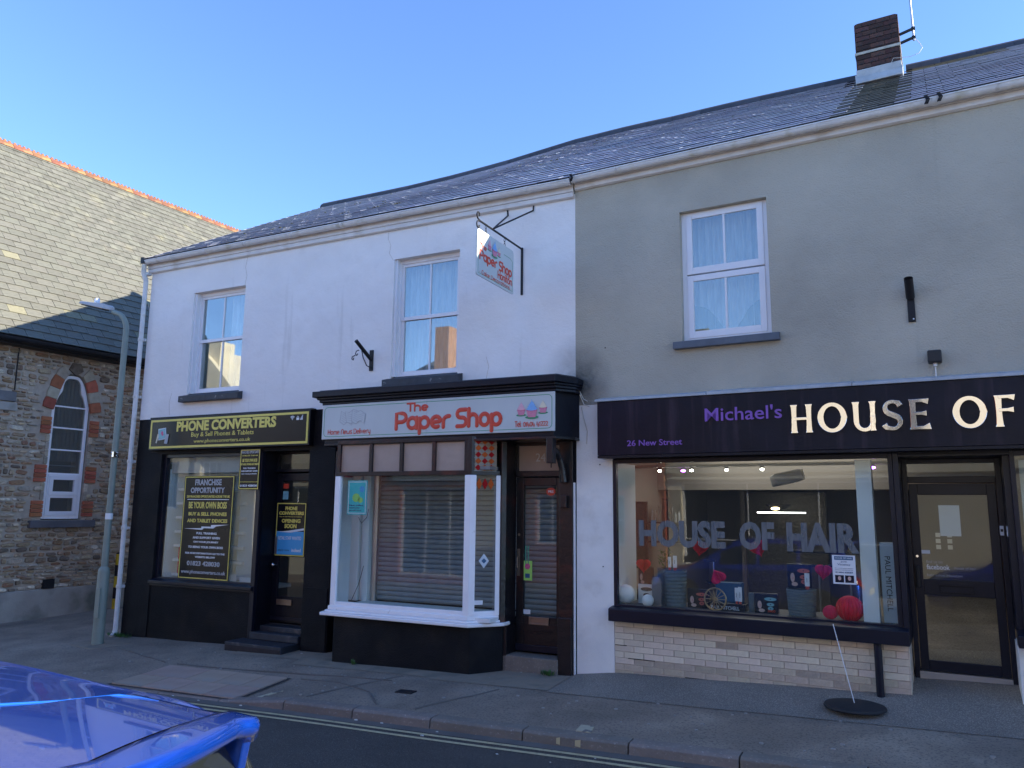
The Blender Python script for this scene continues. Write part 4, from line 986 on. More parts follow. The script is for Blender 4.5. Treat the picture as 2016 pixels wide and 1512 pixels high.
# roller shutter behind bay and door
sh = thing('roller_shutter', 'closed grey steel roller shutter of horizontal slats behind the bay window', 'roller shutter', (-5.3, .42, .37))
sh2 = thing('roller_shutter', 'closed grey steel roller shutter behind the glass of door number 24', 'roller shutter', (-3.9, .36, 0))
def slat(x0, x1, y, z, h, parent, proto=[None]):
    k = round(x1 - x0, 2)
    prof = [(y, z), (y - .006, z + h * .12), (y - .016, z + h * .35), (y - .017, z + h * .65), (y - .008, z + h * .88), (y, z + h * .93), (y + .004, z + h * .93), (y + .004, z)]
    return MB().sweepx(prof, x0, x1)
first = None
for k in range(26):
    z = .40 + k * .064
    if first is None: first = slat(-6.46, -4.3, .42, z, .064, sh).build('slat', M['shutter'], sh)
    else: copy_of(first, sh, Matrix.Translation((0, 0, k * .064)) @ WM[first.name])
first = None
for k in range(33):
    if first is None: first = slat(-4.26, -3.5, .36, -.02, .064, sh2).build('slat', M['shutter'], sh2)
    else: copy_of(first, sh2, Matrix.Translation((0, 0, k * .064)) @ WM[first.name])
B('guide_rail', M['metal'], sh, W, -6.53, -6.455, .36, .42, .38, 2.1, bevel=.004)
# white pilaster and cill inside the bay
ip = MB().box(-6.86, -6.72, .30, .42, .38, 2.1).box(-6.70, -6.66, .34, .42, .38, 2.1).box(-6.64, -6.55, .30, .42, .38, 2.1)
ip.build('inner_pilaster', M['white_board'], wh, bevel=.006)
MB().tube([(-6.72, .28, 1.5), (-6.66, .27, 1.42), (-6.58, .28, 1.5), (-6.55, .28, 1.62)], .004, 5).tube([(-6.6, .28, .85), (-6.66, .26, .6), (-6.72, .2, .4)], .004, 5).build('cable', M['iron'], wh)
B('bay_soffit', M['mid'], wh, W, -6.56, -4.34, -.34, .02, 2.10, 2.14)
B('bay_soffit', M['mid'], wh, W, -6.9, -4.3, .02, .5, 2.101, 2.141)
vpane((-6.60, -.39), (-6.68, -.0), .405, 2.47, -.03, M['maroon_paint'], 'bay_cheek', wh)
B('bay_side', M['mid'], wh, W, -6.95, -6.9, .02, .5, .3, 2.4)
B('shop_back', M['dark'], wh, W, -6.95, -3.45, .55, .6, ZB, 2.7)
B('shop_entry_ceiling', M['dark'], wh, W, -6.9, -3.45, .2, .55, 2.46, 2.5)
# turquoise poster & stickers
t = poster('turquoise poster with parcel lettering in the top left of the bay window', -6.41, -6.10, 1.545, 1.98, -.37, [
    ('Send, collect,', .1, .86, .24, .30, 'navyp', .02), ('return your', .1, .66, .165, .22, 'navyp', .02), ('parcels here', .1, .74, .09, .145, 'navyp', .02)], 'turq', 'white_print', bw=.012)
MB().ellipse(-6.27, 1.76, .06, .055, -.3765, -.3745, 16).ellipse(-6.2, 1.73, .04, .035, -.3765, -.3745, 12).build('green_shape', M['lime'], t)
MB().ellipse(-6.18, 1.87, .04, .04, -.3765, -.3745, 16).build('blue_disc', M['blue_print'], t)
t = thing('window_sticker', 'round red sticker lettered PRS at the top of door 24', 'sticker', (-3.76, .155, 1.83))
MB().ellipse(-3.765, 1.85, .062, .048, .153, .157, 20).build('disc', M['red_print'], t); text('PRS', -3.80, -3.73, 1.835, 1.865, .152, M['white_print'], t, bold=.02)
t = thing('window_sticker', 'green claw-mark sticker on the glass of door 24', 'sticker', (-4.08, .155, 1.07))
mb = MB()
for k, (xa, h) in enumerate(((-4.125, .10), (-4.095, .22), (-4.06, .24))):
    mb.prism([(xa - .010, 1.20 - (.10 if k == 0 else 0)), (xa + .007, 1.20 - (.10 if k == 0 else 0)), (xa + .006, 1.16 - (.08 if k == 0 else 0)), (xa + .007, 1.20 - h - .04), (xa - .004, 1.18 - h), (xa - .01, 1.12)], .153, .157)
mb.build('claw_mark', M['claw'], t)
t = thing('window_sticker', 'yellow green sticker with small round print on door 24', 'sticker', (-4.08, .155, .8))
B('sheet', M['lime'], t, W, -4.13, -4.01, .154, .158, .79, 1.02); MB().ellipse(-4.07, .955, .035, .035, .151, .1535, 14).build('round_print', M['pink2'], t); B('small_print', M['navyp'], t, W, -4.10, -4.04, .151, .1535, .82, .87)
o = B('window_sticker', M['white_print'], None, W, -4.12, -4.03, .153, .157, .40, .45); tag(o, 'small white label at the bottom of the glass in door 24', 'sticker')
t = thing('window_sticker', 'small pale diamond-shaped sticker on the side pane of the bay', 'sticker', (-4.43, -.3, .95))
diamond(t, .5, 1.03, .2, .085, M['pale_blue'], on_cant, 'diamond_sheet'); diamond(t, .5, 1.03, .1, .03, M['navyp'], lambda a: (on_cant(a)[0] + .002, on_cant(a)[1] - .002), 'bird_print')
o = vpane((on_cant(.15)[0] + .002, on_cant(.15)[1] - .002), (on_cant(.48)[0] + .002, on_cant(.48)[1] - .002), .53, .58, .003, M['white_print'], 'window_sticker', None); tag(o, 'small white label low on the side pane of the bay', 'sticker')

# paper shop sign board
sg = thing('shop_sign', 'white sign board reading The Paper Shop with cupcakes above the bay window', 'sign', (-5.15, -.38, 2.53))
MB().box(-6.86, -3.475, -.408, -.385, 2.525, 2.985).build('board', M['board_white'], sg, bevel=.006)
mb = MB(); rr = .05; x0, x1, z0, z1 = -6.825, -3.51, 2.56, 2.95
pts = arc(x1 - rr, z1 - rr, rr, rr, 0, 90, 4) + arc(x0 + rr, z1 - rr, rr, rr, 90, 180, 4) + arc(x0 + rr, z0 + rr, rr, rr, 180, 270, 4) + arc(x1 - rr, z0 + rr, rr, rr, 270, 360, 4)
pts.append(pts[0]); ribbon(mb, pts, .007, -.4095, -.4082); mb.build('border', M['green_print'], sg)
B('joint_line', M['grey_print'], sg, W, -5.212, -5.208, -.4093, -.4083, 2.53, 2.98)
stroke_text('The', -5.50, -5.19, 2.845, .095, -.412, .026, M['red_print'], sg)
stroke_text('Paper', -5.66, -4.87, 2.625, .20, -.412, .052, M['red_print'], sg)
stroke_text('Shop', -4.77, -4.16, 2.625, .205, -.412, .052, M['red_print'], sg)
stroke_text('Home News Delivery', -6.75, -6.06, 2.588, .062, -.412, .0095, M['red_print'], sg)
stroke_text('Tel: 01404 41222', -3.98, -3.56, 2.588, .062, -.412, .0095, M['red_print'], sg)
def newspapers(parent, cx, cz, s):
    for k, (dx, dz, a) in enumerate(((-.18, 0, 12), (.0, .05, -8), (.2, .02, 6))):
        mb = MB(); mb.T = Matrix.Translation((cx + dx * s, 0, cz + dz * s)) @ Matrix.Rotation(R(a), 4, 'Y')
        y = -.4095 - k * .0016
        mb.prism([(-.2 * s, -.14 * s), (-.05 * s, -.2 * s), (.06 * s, -.1 * s), (.2 * s, -.17 * s), (.22 * s, .08 * s), (.05 * s, .16 * s), (-.08 * s, .1 * s), (-.22 * s, .15 * s)], y - .0008, y)
        mb.build('newspaper_print', M['board_white'], parent)
        mb = MB(); mb.T = Matrix.Translation((cx + dx * s, 0, cz + dz * s)) @ Matrix.Rotation(R(a), 4, 'Y'); y -= .001
        ribbon(mb, [(-.2 * s, -.14 * s), (-.05 * s, -.2 * s), (.06 * s, -.1 * s), (.2 * s, -.17 * s), (.22 * s, .08 * s), (.05 * s, .16 * s), (-.08 * s, .1 * s), (-.22 * s, .15 * s), (-.2 * s, -.14 * s)], .018 * s, y - .0004, y)
        for q in range(4): ribbon(mb, [(-.16 * s, (.08 - q * .055) * s), (-.02 * s, (.03 - q * .055) * s), (.16 * s, (.09 - q * .055) * s)], .010 * s, y - .0005 - q * .00002, y)
        mb.build('newspaper_lines', M['grey_print'], parent)
newspapers(sg, -6.36, 2.80, .50)
def cupcake(parent, cx, cz, s, icing, y, F=W):
    mb = MB(); mb.ellipse(cx, cz - .5 * s, .52 * s, .12 * s, y - .001, y, 18); mb.build('cake_plate', M['green_print'], parent, F)
    mb = MB(); mb.prism([(cx - .28 * s, cz - .5 * s), (cx + .28 * s, cz - .5 * s), (cx + .42 * s, cz), (cx - .42 * s, cz)], y - .003, y - .0012); mb.build('cake_case', M['pink'], parent, F)
    mb = MB(); mb.ellipse(cx, cz + .0 * s, .44 * s, .07 * s, y - .0042, y - .0031, 18); mb.build('cake_rim', M['pink2'], parent, F)
    mb = MB()
    for k, (w_, h_) in enumerate(((.42, .08), (.34, .22), (.25, .36), (.15, .48))): mb.ball((cx, y - .004, cz + h_ * s), w_ * s, .003, .12 * s, 14, 8)
    mb.prism([(cx - .06 * s, cz + .5 * s), (cx + .08 * s, cz + .5 * s), (cx - .01 * s, cz + .78 * s)], y - .006, y - .003)
    mb.build('cake_icing', icing, parent, F)
cupcake(sg, -3.90, 2.785, .125, M['pink_icing'], -.410); cupcake(sg, -3.62, 2.80, .12, M['cream'], -.410); cupcake(sg, -3.76, 2.775, .165, M['blue_ice'], -.4175)

# hanging sign on its iron bracket
SX = -4.10
br = thing('sign_bracket', 'black iron wall bracket with scrolled end and two stays holding the hanging sign', 'bracket', (SX, 0, 4.3))
MB().box(SX - .014, SX + .014, -.02, 0, 4.30, 4.92).build('wall_bar', M['iron'], br, bevel=.003)
MB().tube([(SX, -.01, 4.90), (SX, -1.13, 4.89)], .012).build('arm', M['iron'], br)
for s_ in (1, -1):
    MB().tube([(SX, -1.10, 4.89)] + [(SX, -1.16 - .045 * math.sin(t) * (1 - t / 9), 4.89 + s_ * (.05 - .05 * math.cos(t) * (1 - t / 9) + .01)) for t in [k * .5 for k in range(11)]], .009, 6).build('scroll', M['iron'], br, smooth=True)
for a, b in (((-4.321, -.006, 5.49), (-4.308, -.006, 5.385)), ((-3.939, -.006, 5.52), (-3.95, -.006, 5.394))):
    MB().tube([a, b, (SX, -.80, 4.905)], .011, 6).build('stay', M['iron'], br)
hs = thing('hanging_sign', 'hanging white sign board reading The Paper Shop Honiton with cupcakes', 'sign', (SX, -.73, 4.24))
MBr = Matrix.Translation((SX, -.73, 4.24)) @ Matrix.Rotation(R(90), 4, 'Z')     # local x -> +y (towards wall), face normal -y -> +x
HW = .465
rrd = .05
pl = arc(HW - rrd, .55 - rrd, rrd, rrd, 0, 90, 4) + arc(-HW + rrd, .55 - rrd, rrd, rrd, 90, 180, 4) + arc(-HW + .02, .02, .02, .02, 180, 270, 2) + arc(HW - .02, .02, .02, .02, 270, 360, 2)
mb = MB().prism(pl, -.008, .008); mb.build('board', M['board_white'], hs, MBr)
mb = MB(); q = [(-HW + .03, .5 - .14), (-HW + .03, .03), (HW - .03, .03), (HW - .03, .40), (HW - .1, .43), (.2, .43)]
ribbon(mb, q, .005, -.0095, -.0082); mb.build('border', M['green_print'], hs, MBr)
stroke_text('The', -.40, -.24, .335, .055, -.0105, .013, M['red_print'], hs, MBr)
stroke_text('Paper', -.40, .02, .205, .105, -.0105, .026, M['red_print'], hs, MBr)
stroke_text('Shop', .08, .41, .205, .105, -.0105, .026, M['red_print'], hs, MBr)
stroke_text('Honiton', .05, .42, .10, .082, -.0105, .018, M['red_print'], hs, MBr)
stroke_text('. Cake Decorations .', -.40, .41, .035, .045, -.0105, .008, M['red_print'], hs, MBr)
cupcake(hs, -.17, .42, .10, M['pink_icing'], -.0085, MBr); cupcake(hs, .07, .41, .09, M['cream'], -.0085, MBr); cupcake(hs, -.05, .40, .145, M['blue_ice'], -.014, MBr)
for yy in (-.98, -.50):
    mb = MB()
    for k in range(3):
        c = Vector((SX, yy, 4.865 - k * .032)); a_ = R(90) * (k % 2)
        mb.tube([c + Vector((math.sin(t) * .011 * math.cos(a_), math.sin(t) * .011 * math.sin(a_), math.cos(t) * .02)) for t in [q * math.pi / 4 for q in range(9)]], .003, 5)
    mb.build('chain', M['iron'], hs, smooth=True)
# small flag pole holder with scroll, left
fp = thing('flagpole_holder', 'black angled flagpole holder with scrolled support on the white wall', 'flagpole holder', (-6.40, 0, 3.48))
B('wall_plate', M['iron'], fp, W, -6.42, -6.36, -.02, 0, 3.49, 3.78, bevel=.004)
MB().tube([(-6.39, -.01, 3.64), (-6.44, -.30, 3.86)], .026, 10).build('socket', M['iron'], fp, smooth=True)
MB().tube([(-6.39, -.02, 3.53), (-6.40, -.10, 3.55), (-6.41, -.17, 3.65), (-6.42, -.20, 3.76)], .007, 6).tube([(-6.43, -.24, 3.74), (-6.44, -.28, 3.72), (-6.44, -.30, 3.68), (-6.44, -.27, 3.66), (-6.44, -.25, 3.69)], .007, 6).tube([(-6.44, -.3, 3.66), (-6.45, -.35, 3.63), (-6.45, -.36, 3.6), (-6.45, -.33, 3.59), (-6.45, -.32, 3.62)], .007, 6).build('scroll_support', M['iron'], fp, smooth=True)
for pts in ([(-6.09, 5.03), (-6.16, 5.14), (-6.14, 5.25), (-6.19, 5.36), (-6.18, 5.47)], [(-8.86, 5.01), (-8.83, 5.16), (-8.87, 5.3), (-8.84, 5.46)], [(-4.6, 3.24), (-4.56, 3.42), (-4.6, 3.55)], [(-10.3, 3.05), (-10.33, 3.25), (-10.29, 3.4)]):
    MB().tube([(x, -.0005, z) for x, z in pts], .0022, 4).build('hairline_crack', M['mortar'], wh)
# cable clutter at the junction
o = MB().tube([(-3.36, -.10, 3.14), (-3.33, -.05, 3.05), (-3.30, -.03, 2.95), (-3.26, -.03, 2.86), (-3.20, -.02, 2.84)], .006, 6).tube([(-3.38, -.10, 3.13), (-3.34, -.05, 3.09), (-3.27, -.03, 2.93), (-3.22, -.02, 2.9)], .005, 6).tube([(-3.30, -.02, 2.84), (-3.27, -.02, 2.70), (-3.23, -.01, 2.55), (-3.24, -.01, 2.4)], .005, 6).build('cable', M['cable'], None, smooth=True)
tag(o, 'loose pale cables drooping at the corner between cornice and salon fascia', 'cable')

# ------------------------------------------------------------------ grey building with the hair salon
gr = thing('terraced_building', 'grey rendered two-storey building with the hair salon and a brick chimney on its slate roof', 'building', (3, 0, -.2), G)
GW = (1.314, 2.285, 3.50, 5.03)
UX = 12.0
MB().wall(0, UX, 2.86, 5.60, .0, .3, [GW, (5.9, 6.87, 3.5, 5.03)]).build('upper_wall', M['grey_wall'], gr, G)
MB().wall(0, .46, -.6, 2.86, .004, .3, []).build('pier', M['render_white'], gr, G, bevel=.008)
B('lintel_wall', M['black_paint'], gr, G, .46, UX, .03, .3, 2.19, 2.86)
B('side_wall', M['grey_wall'], gr, G, UX - .2, UX, .31, 8.4, -.6, 5.6)
B('back_wall', M['grey_wall'], gr, G, 0, UX, 8.4, 8.6, -.6, 5.6)
sash_window(gr, G, GW[0], GW[1], GW[2] + .03, GW[3], .075, 4.285, 'casement', 9)
sash_window(gr, G, 5.9, 6.87, 3.53, 5.03, .075, 4.285, 'casement', 10)
MB().sweepx([(.08, 3.525), (-.07, 3.50), (-.075, 3.42), (.08, 3.42)], 1.225, 2.37).build('window_sill', M['sill2'], gr, G, bevel=.005)
MB().sweepx([(.08, 3.525), (-.07, 3.50), (-.075, 3.42), (.08, 3.42)], 5.81, 6.95).build('window_sill', M['sill2'], gr, G, bevel=.005)
# half-round net swag in the lower sash
vs, fs = [], []; n = 40
for i in range(n + 1):
    t = i / n; xx = 1.36 + .88 * t; h = math.exp(-((t - .5) / .21) ** 2)
    vs += [(xx, .24 + .01 * math.sin(t * 50), 3.56), (xx, .24 + .01 * math.sin(t * 50), 3.62 + .0 + .56 * (1 - h) * .62 )]
    if i: q = 2 * i - 2; fs.append((q, q + 2, q + 3, q + 1))
MB().add(vs, fs).build('swag_curtain', sheer('dim_swag', (.30, .31, .22), .8), gr, G, smooth='full')
roofskip = lambda cx, t: 2.95 < cx < 3.68 and t > .74
tiles = roof(gr, G, -.01, UX + .1, gz, None, None, skip=roofskip, eave_z=5.67)
place_tiles(tiles, gr, G, gz, M['slate'], 300, lambda q: (not (.2 < q[3] < 5.8), abs(q[3] - 4.2)), eave_z=5.67, mfun=lambda k, cx, t: M['slate_dark'] if 3.0 < cx < 3.66 and t < .80 else (M['slate_rust'] if 3.6 < cx < 4.9 and t > .84 else M['slate']))
ridges(gr, G, .0, 3.0, gz); ridges(gr, G, 3.66, UX, gz)
gutter(gr, G, .012, UX + .1, 5.668, [.6, .63, 1.75, 2.85, 3.95, 5.3], 5.555, 5.6)
for a in (.02, 3.86, 3.97):
    mb = MB()
    for k in range(3): mb.tube([(a + .012 * k, -.20, 5.60), (a + .02 + .012 * k, -.21, 5.64), (a + .012 * k, -.205, 5.69)], .006, 5)
    mb.build('gutter_clip', M['iron'], gr, G)
random.seed(8)
moss(gr, G, gz, [(random.uniform(.2, 2.8), random.uniform(.3, .95), .025) for k in range(8)])
# chimney
ch = MB().box(3.04, 3.60, 3.42, 4.40, 7.7, 8.865).build('chimney', M['soot_mortar'], gr, G)
random.seed(4)
bh = .0745; protos = {}
def brick_mesh(w, h, d, mname, bev=.004):
    k = (round(w, 3), round(h, 3), mname)
    if k not in protos:
        random.seed(int(w * 1000 + h * 377)); 
        q = MB().box(-w / 2, w / 2, -d, d * .5, 0, h)
        q.v = [(x + random.uniform(-.002, .002), y + random.uniform(-.0015, .0015), z + random.uniform(-.002, .002)) for x, y, z in q.v]
        me = bpy.data.meshes.new('brick'); me.from_pydata(q.v, [], q.f); me.materials.append(M[mname]); protos[k] = me
    return protos[k]
def put_brick(cx, y, z, w, h, d, mname, parent, F, rot=0):
    o = bpy.data.objects.new('brick', brick_mesh(w, h, d, mname))
    return link(o, parent, F @ Matrix.Translation((cx, y, z)) @ Matrix.Rotation(rot, 4, 'Z'))
for r in range(12):
    z = 8.865 - (r + 1) * bh
    if z < 7.94: break
    grow = 0.0 if r < 2 else (.015 if r < 7 else 0)
    if r == 6:   # pale string course of cement
        pass
    xs = [3.04, 3.23, 3.42, 3.60] if r % 2 else [3.04, 3.135, 3.325, 3.51, 3.60]
    for a, b in zip(xs[:-1], xs[1:]): put_brick((a + b) / 2, 3.42 - .001, z + .004, b - a - .008, bh - .009, .012 + grow + random.uniform(0, .004), 'brick_dark', ch, G)
    ys = [3.42, 3.52, 3.72, 3.93, 4.14, 4.40] if r % 2 else [3.42, 3.62, 3.83, 4.04, 4.24, 4.40]
    for a, b in zip(ys[:-1], ys[1:]): put_brick(3.601, (a + b) / 2, z + .004, b - a - .008, bh - .009, .012 + grow, 'brick_dark', ch, G, R(90)); put_brick(3.039, (a + b) / 2, z + .004, b - a - .008, bh - .009, .012 + grow, 'brick_dark', ch, G, R(-90))
MB().box(3.015, 3.625, 3.395, 4.42, 8.352, 8.392).build('string_course', mat('cement', (.40, .39, .34), .9, .25, 6), ch, G, bevel=.004)
MB().box(3.02, 3.62, 3.40, 4.42, 7.995, 8.115).sweepx([(3.405, 8.0), (3.36, 7.985), (3.30, 7.87), (3.30, 7.85), (3.42, 7.85), (3.42, 8.0)], 3.01, 3.63).box(3.005, 3.03, 3.36, 4.2, 7.8, 8.02).box(3.61, 3.635, 3.36, 4.2, 7.8, 8.02).build('lead_flashing', M['lead'], ch, G, bevel=.004)
B('stack_top', M['soot_mortar'], ch, G, 3.06, 3.58, 3.44, 4.38, 8.866, 8.885)
# aerial on the chimney
ae = thing('aerial_mast', 'thin metal aerial mast clamped to the side of the brick chimney', 'aerial', (3.78, 3.6, 8.4), G)
MB().tube([(3.80, 3.55, 8.45), (3.76, 3.6, 10.4)], .014, 8).build('mast', M['metal'], ae, G, smooth=True)
for z in (8.50, 8.64): MB().tube([(3.62, 3.50, z - .07), (3.80, 3.55, z)], .022, 6).box(3.775, 3.825, 3.53, 3.58, z - .02, z + .02).build('clamp_arm', M['iron'], ae, G)
MB().tube([(3.80, 3.55, 8.5), (3.87, 3.54, 8.38), (3.90, 3.5, 8.28), (3.85, 3.45, 8.18), (3.74, 3.42, 8.14), (3.64, 3.41, 8.15), (3.52, 3.40, 8.17), (3.49, 3.39, 8.10)], .004, 5).build('aerial_cable', M['cable'], ae, G, smooth=True)
# wall fittings
t = thing('flagpole_holder', 'plain black flagpole holder tube on the grey wall above the salon sign', 'flagpole holder', (3.6, 0, 3.48), G)
B('wall_plate', M['iron'], t, G, 3.575, 3.64, -.02, .0, 3.48, 3.80, bevel=.004)
MB().tube([(3.607, -.02, 3.72), (3.604, -.15, 3.885)], .040, 14, cap=False).tube([(3.607, -.02, 3.72), (3.604, -.13, 3.86)], .034, 14).build('socket', M['iron'], t, G, smooth=True)
B('bolt', M['white_print'], t, G, 3.615, 3.628, -.024, -.019, 3.50, 3.512)
t = thing('wall_sensor', 'small black sensor box on the grey wall just above the salon fascia', 'sensor', (3.78, 0, 3.0), G)
MB().box(3.715, 3.835, -.11, -.0, 3.05, 3.17).build('housing', M['plastic_black'], t, G, bevel=.015, seg=3)
MB().tube([(3.775, -.05, 3.05), (3.775, -.05, 3.02)], .02).tube([(3.775, -.02, 3.03), (3.775, -.02, 2.87)], .008).build('conduit', M['metal'], t, G)
for x, z in ((.38, 3.52), (.30, 2.15), (.33, 1.0)): B('wall_fixing', M['iron'], gr, G, x, x + .012, -.008, .0, z, z + .012)

# salon fascia sign
fs_ = thing('shop_sign', "wide dark fascia reading Michael's HOUSE OF above the hair salon", 'sign', (6, -.12, 2.24), G)
MB().box(.36, UX, -.20, .0, 2.245, 2.855).build('fascia_panel', M['fascia_black'], fs_, G, bevel=.004)
for a, b, dz in ((.335, 1.62, 0), (1.625, 3.05, .008), (3.055, 4.9, .004), (4.905, UX, .01)):
    MB().sweepx([(-.0, 2.93 + dz), (-.215, 2.885 + dz), (-.22, 2.858), (-.0, 2.858)], a, b).build('lead_capping', M['lead'], fs_, G, bevel=.003)
MB().box(.36, UX, -.195, -.02, 2.215, 2.242).build('bottom_trim', M['black_paint'], fs_, G)
text("Michael's", 1.60, 2.385, 2.575, 2.72, -.201, M['purple'], fs_, G, bold=.006, ext=.012)
text('26 New Street', .72, 1.345, 2.34, 2.405, -.201, M['purple'], fs_, G, bold=.008, ext=.006)
def flare(name_, x, z, h):
    mb = MB(); w = .17 * h; y1 = -.2015
    def stem(cx, z0, z1, fa=1.45, k=0, ww=w):
        pts = [(cx, z0 + (z1 - z0) * t) for t in (0, .08, .25, .5, .75, .92, 1)]
        ribbon(mb, pts, [ww * fa, ww * 1.12, ww, ww * .94, ww, ww * 1.12, ww * fa], y1 - .030 - k * .0007, y1)
    def bar(x0, x1, cz, hh=.11, fl=1.9, k=1, rise=0):
        pts = [(x0, cz), (x0 + (x1 - x0) * .6, cz), (x1, cz + rise)]
        ribbon(mb, pts, [hh * h, hh * h, hh * h * fl], y1 - .030 - k * .0007, y1)
    if name_ == 'H':
        W_ = .70 * h; stem(x + w * .6, z, z + h); stem(x + W_ - w * .6, z, z + h, k=2); bar(x + w * .6, x + W_ - w * .6, z + h * .5, .10, 1, 1); return x + W_, mb
    if name_ == 'O':
        W_ = .94 * h; n = 40; cx = x + W_ / 2; cz = z + h / 2
        out = [(cx + W_ / 2 * math.cos(t), cz + h * .52 * math.sin(t)) for t in [2 * math.pi * k / n for k in range(n)]]
        inn = [(cx + (W_ / 2 - w * 1.08) * math.cos(t), cz + (h * .52 - w * .72) * math.sin(t)) for t in [2 * math.pi * k / n for k in range(n)]]
        vs = [(a, y1 - .03, b) for a, b in out + inn] + [(a, y1, b) for a, b in out + inn]; f = []
        for k in range(n):
            j = (k + 1) % n; f += [(k, j, n + j, n + k), (k, 2 * n + k, 2 * n + j, j), (n + k, n + j, 3 * n + j, 3 * n + k)]
        mb.add(vs, [q[::-1] if i % 3 == 0 else q for i, q in enumerate(f)]); return x + W_, mb
    if name_ == 'U':
        W_ = .72 * h; a = x + w * .6; b = x + W_ - w * .6
        pts = [(a, z + h), (a, z + h * .9), (a, z + h * .6), (a, z + h * .33)] + [((a + b) / 2 - (b - a) / 2 * math.cos(R(t)), z + h * .33 - (h * .29) * math.sin(R(t))) for t in range(15, 181, 15)] + [(b, z + h * .6), (b, z + h * .9), (b, z + h)]
        n = len(pts); ws = [w * 1.45, w * 1.1] + [w] * 2 + [w * (1 - .25 * math.sin(R(t))) for t in range(15, 181, 15)] + [w * .85, w * 1., w * 1.35]
        ribbon(mb, pts, ws, y1 - .03, y1); stem(b, z, z + h * .5, k=1, ww=w * .8, fa=1.5); return x + W_, mb
    if name_ == 'S':
        W_ = .56 * h; cx = x + W_ / 2
        pts = [(x + W_ * .93, z + h * .80), (x + W_ * .82, z + h * .91)] + [(cx + W_ * .02 + W_ * .40 * math.cos(R(t)), z + h * .74 + h * .21 * math.sin(R(t))) for t in range(75, 236, 20)] + [(cx, z + h * .51)] + [(cx + W_ * .0 + W_ * .40 * math.cos(R(t)), z + h * .27 + h * .22 * math.sin(R(t))) for t in range(50, -106, -20)] + [(x + W_ * .16, z + h * .09), (x + W_ * .04, z + h * .2)]
        n = len(pts); ws = [w * (.95 if i < 2 or i > n - 3 else .72 + .38 * math.exp(-((i - n / 2) / 3.5) ** 2)) for i in range(n)]; ws[0] = ws[-1] = w * 1.1
        ribbon(mb, pts, ws, y1 - .03, y1); return x + W_, mb
    if name_ == 'E':
        W_ = .56 * h; stem(x + w * .6, z, z + h); bar(x + w * .6, x + W_, z + h * .945, .11, 1.8, 1, -.01); bar(x + w * .6, x + W_ * .88, z + h * .52, .10, 1.8, 2); bar(x + w * .6, x + W_ * 1.05, z + h * .055, .11, 2.0, 3, .012); return x + W_, mb
    if name_ == 'F':
        W_ = .54 * h; stem(x + w * .6, z, z + h); bar(x + w * .6, x + W_, z + h * .945, .11, 1.8, 1, -.01); bar(x + w * .6, x + W_ * .92, z + h * .53, .10, 1.8, 2); return x + W_, mb
for c, xx in (('H', 2.475), ('O', 2.725), ('U', 3.045), ('S', 3.31), ('E', 3.535), ('O', 3.885), ('F', 4.215), ('H', 4.65), ('A', 4.95), ('I', 5.3), ('R', 5.42)):
    hz = 2.415 + (xx - 2.475) * -.006; hh = .285
    if c in 'AIR':
        continue
    _, mb = flare(c, xx, hz, hh); o = mb.build('metal_letter', M['gold'], fs_, G, bevel=.0025)
text('AIR', 4.93, 5.55, 2.405, 2.69, -.201, M['gold'], fs_, G, bold=.02, ext=.03, name='metal_letter')

# salon window, sill, brick stall riser
SW0, SW1 = .46, 3.35
fr = MB().box(SW0, SW0 + .04, -.0, .07, .58, 2.21).box(SW0 + .04, SW1 - .045, .0, .07, 2.165, 2.21).box(SW0 + .04, SW1 - .045, .0, .07, .58, .605).box(SW1 - .045, SW1, -.0, .07, .58, 2.21)
fro = fr.build('shop_window', M['navy'], gr, G, bevel=.004)
B('pane', M['glass'], fro, G, SW0 + .038, SW1 - .043, .03, .037, .60, 2.168)
MB().sweepx([(.08, .598), (-.10, .575), (-.125, .565), (-.125, .435), (.08, .435)], .44, 3.40).build('window_sill', M['navy'], gr, G, bevel=.006)
B('return_post', M['navy'], gr, G, SW1 + .002, SW1 + .05, -.02, .08, .435, 2.21, bevel=.004)
bw = thing('brick_stall_riser', 'low painted cream brick wall under the salon window', 'low wall', (1.9, .05, -.2), G)
B('joint_backing', M['cream_joint'], bw, G, .461, 3.375, .012, .28, -.5, .434)
B('joint_backing', M['cream_joint'], bw, G, 3.10, 3.371, .281, .75, -.5, .434)
bh = .0655; random.seed(12)
for r in range(12):
    z = .432 - (r + 1) * bh; 
    if z < -.34: break
    xs = [.463]; xx = .463 + (.11 if r % 2 else .225)
    while xx < 3.30: xs.append(xx); xx += .225
    xs.append(3.377)
    for a, b in zip(xs[:-1], xs[1:]):
        if z + bh < -.17 + .055 * (b + a) / 2 - .03: continue
        o = put_brick((a + b) / 2 + random.uniform(-.002, .002), .012, z + .004 + random.uniform(-.0015, .0015), b - a - .008, bh - .0085, .0035 + random.uniform(0, .003), 'cream_brick_dirty' if z < -.0 + .045 * (a + b) / 2 - .06 or random.random() < .06 else 'cream_paint_brick', bw, G)
    ys = [.0, .115, .34, .565, .75] if r % 2 else [.0, .225, .45, .675, .75]
    for a, b in zip(ys[:-1], ys[1:]): 
        if z > -.1: put_brick(3.377, (a + b) / 2 + (.004 if a == 0 else 0), z + .004, b - a - .008, bh - .0085, .006, 'cream_paint_brick', bw, G, R(90))
for a_, b_, r_ in ((.62, .92, 6), (1.25, 1.72, 8), (2.3, 2.9, 8), (.47, .6, 4)): B('open_joint', M['joint'], bw, G, a_, b_, .0, .0115, .432 - r_ * bh - .004, .432 - r_ * bh + .003)
MB().tube([(3.125, -.07, .43), (3.125, -.07, .0), (3.13, -.07, -.10)], .036, 12).build('waste_pipe', M['navy'], gr, G, smooth=True)

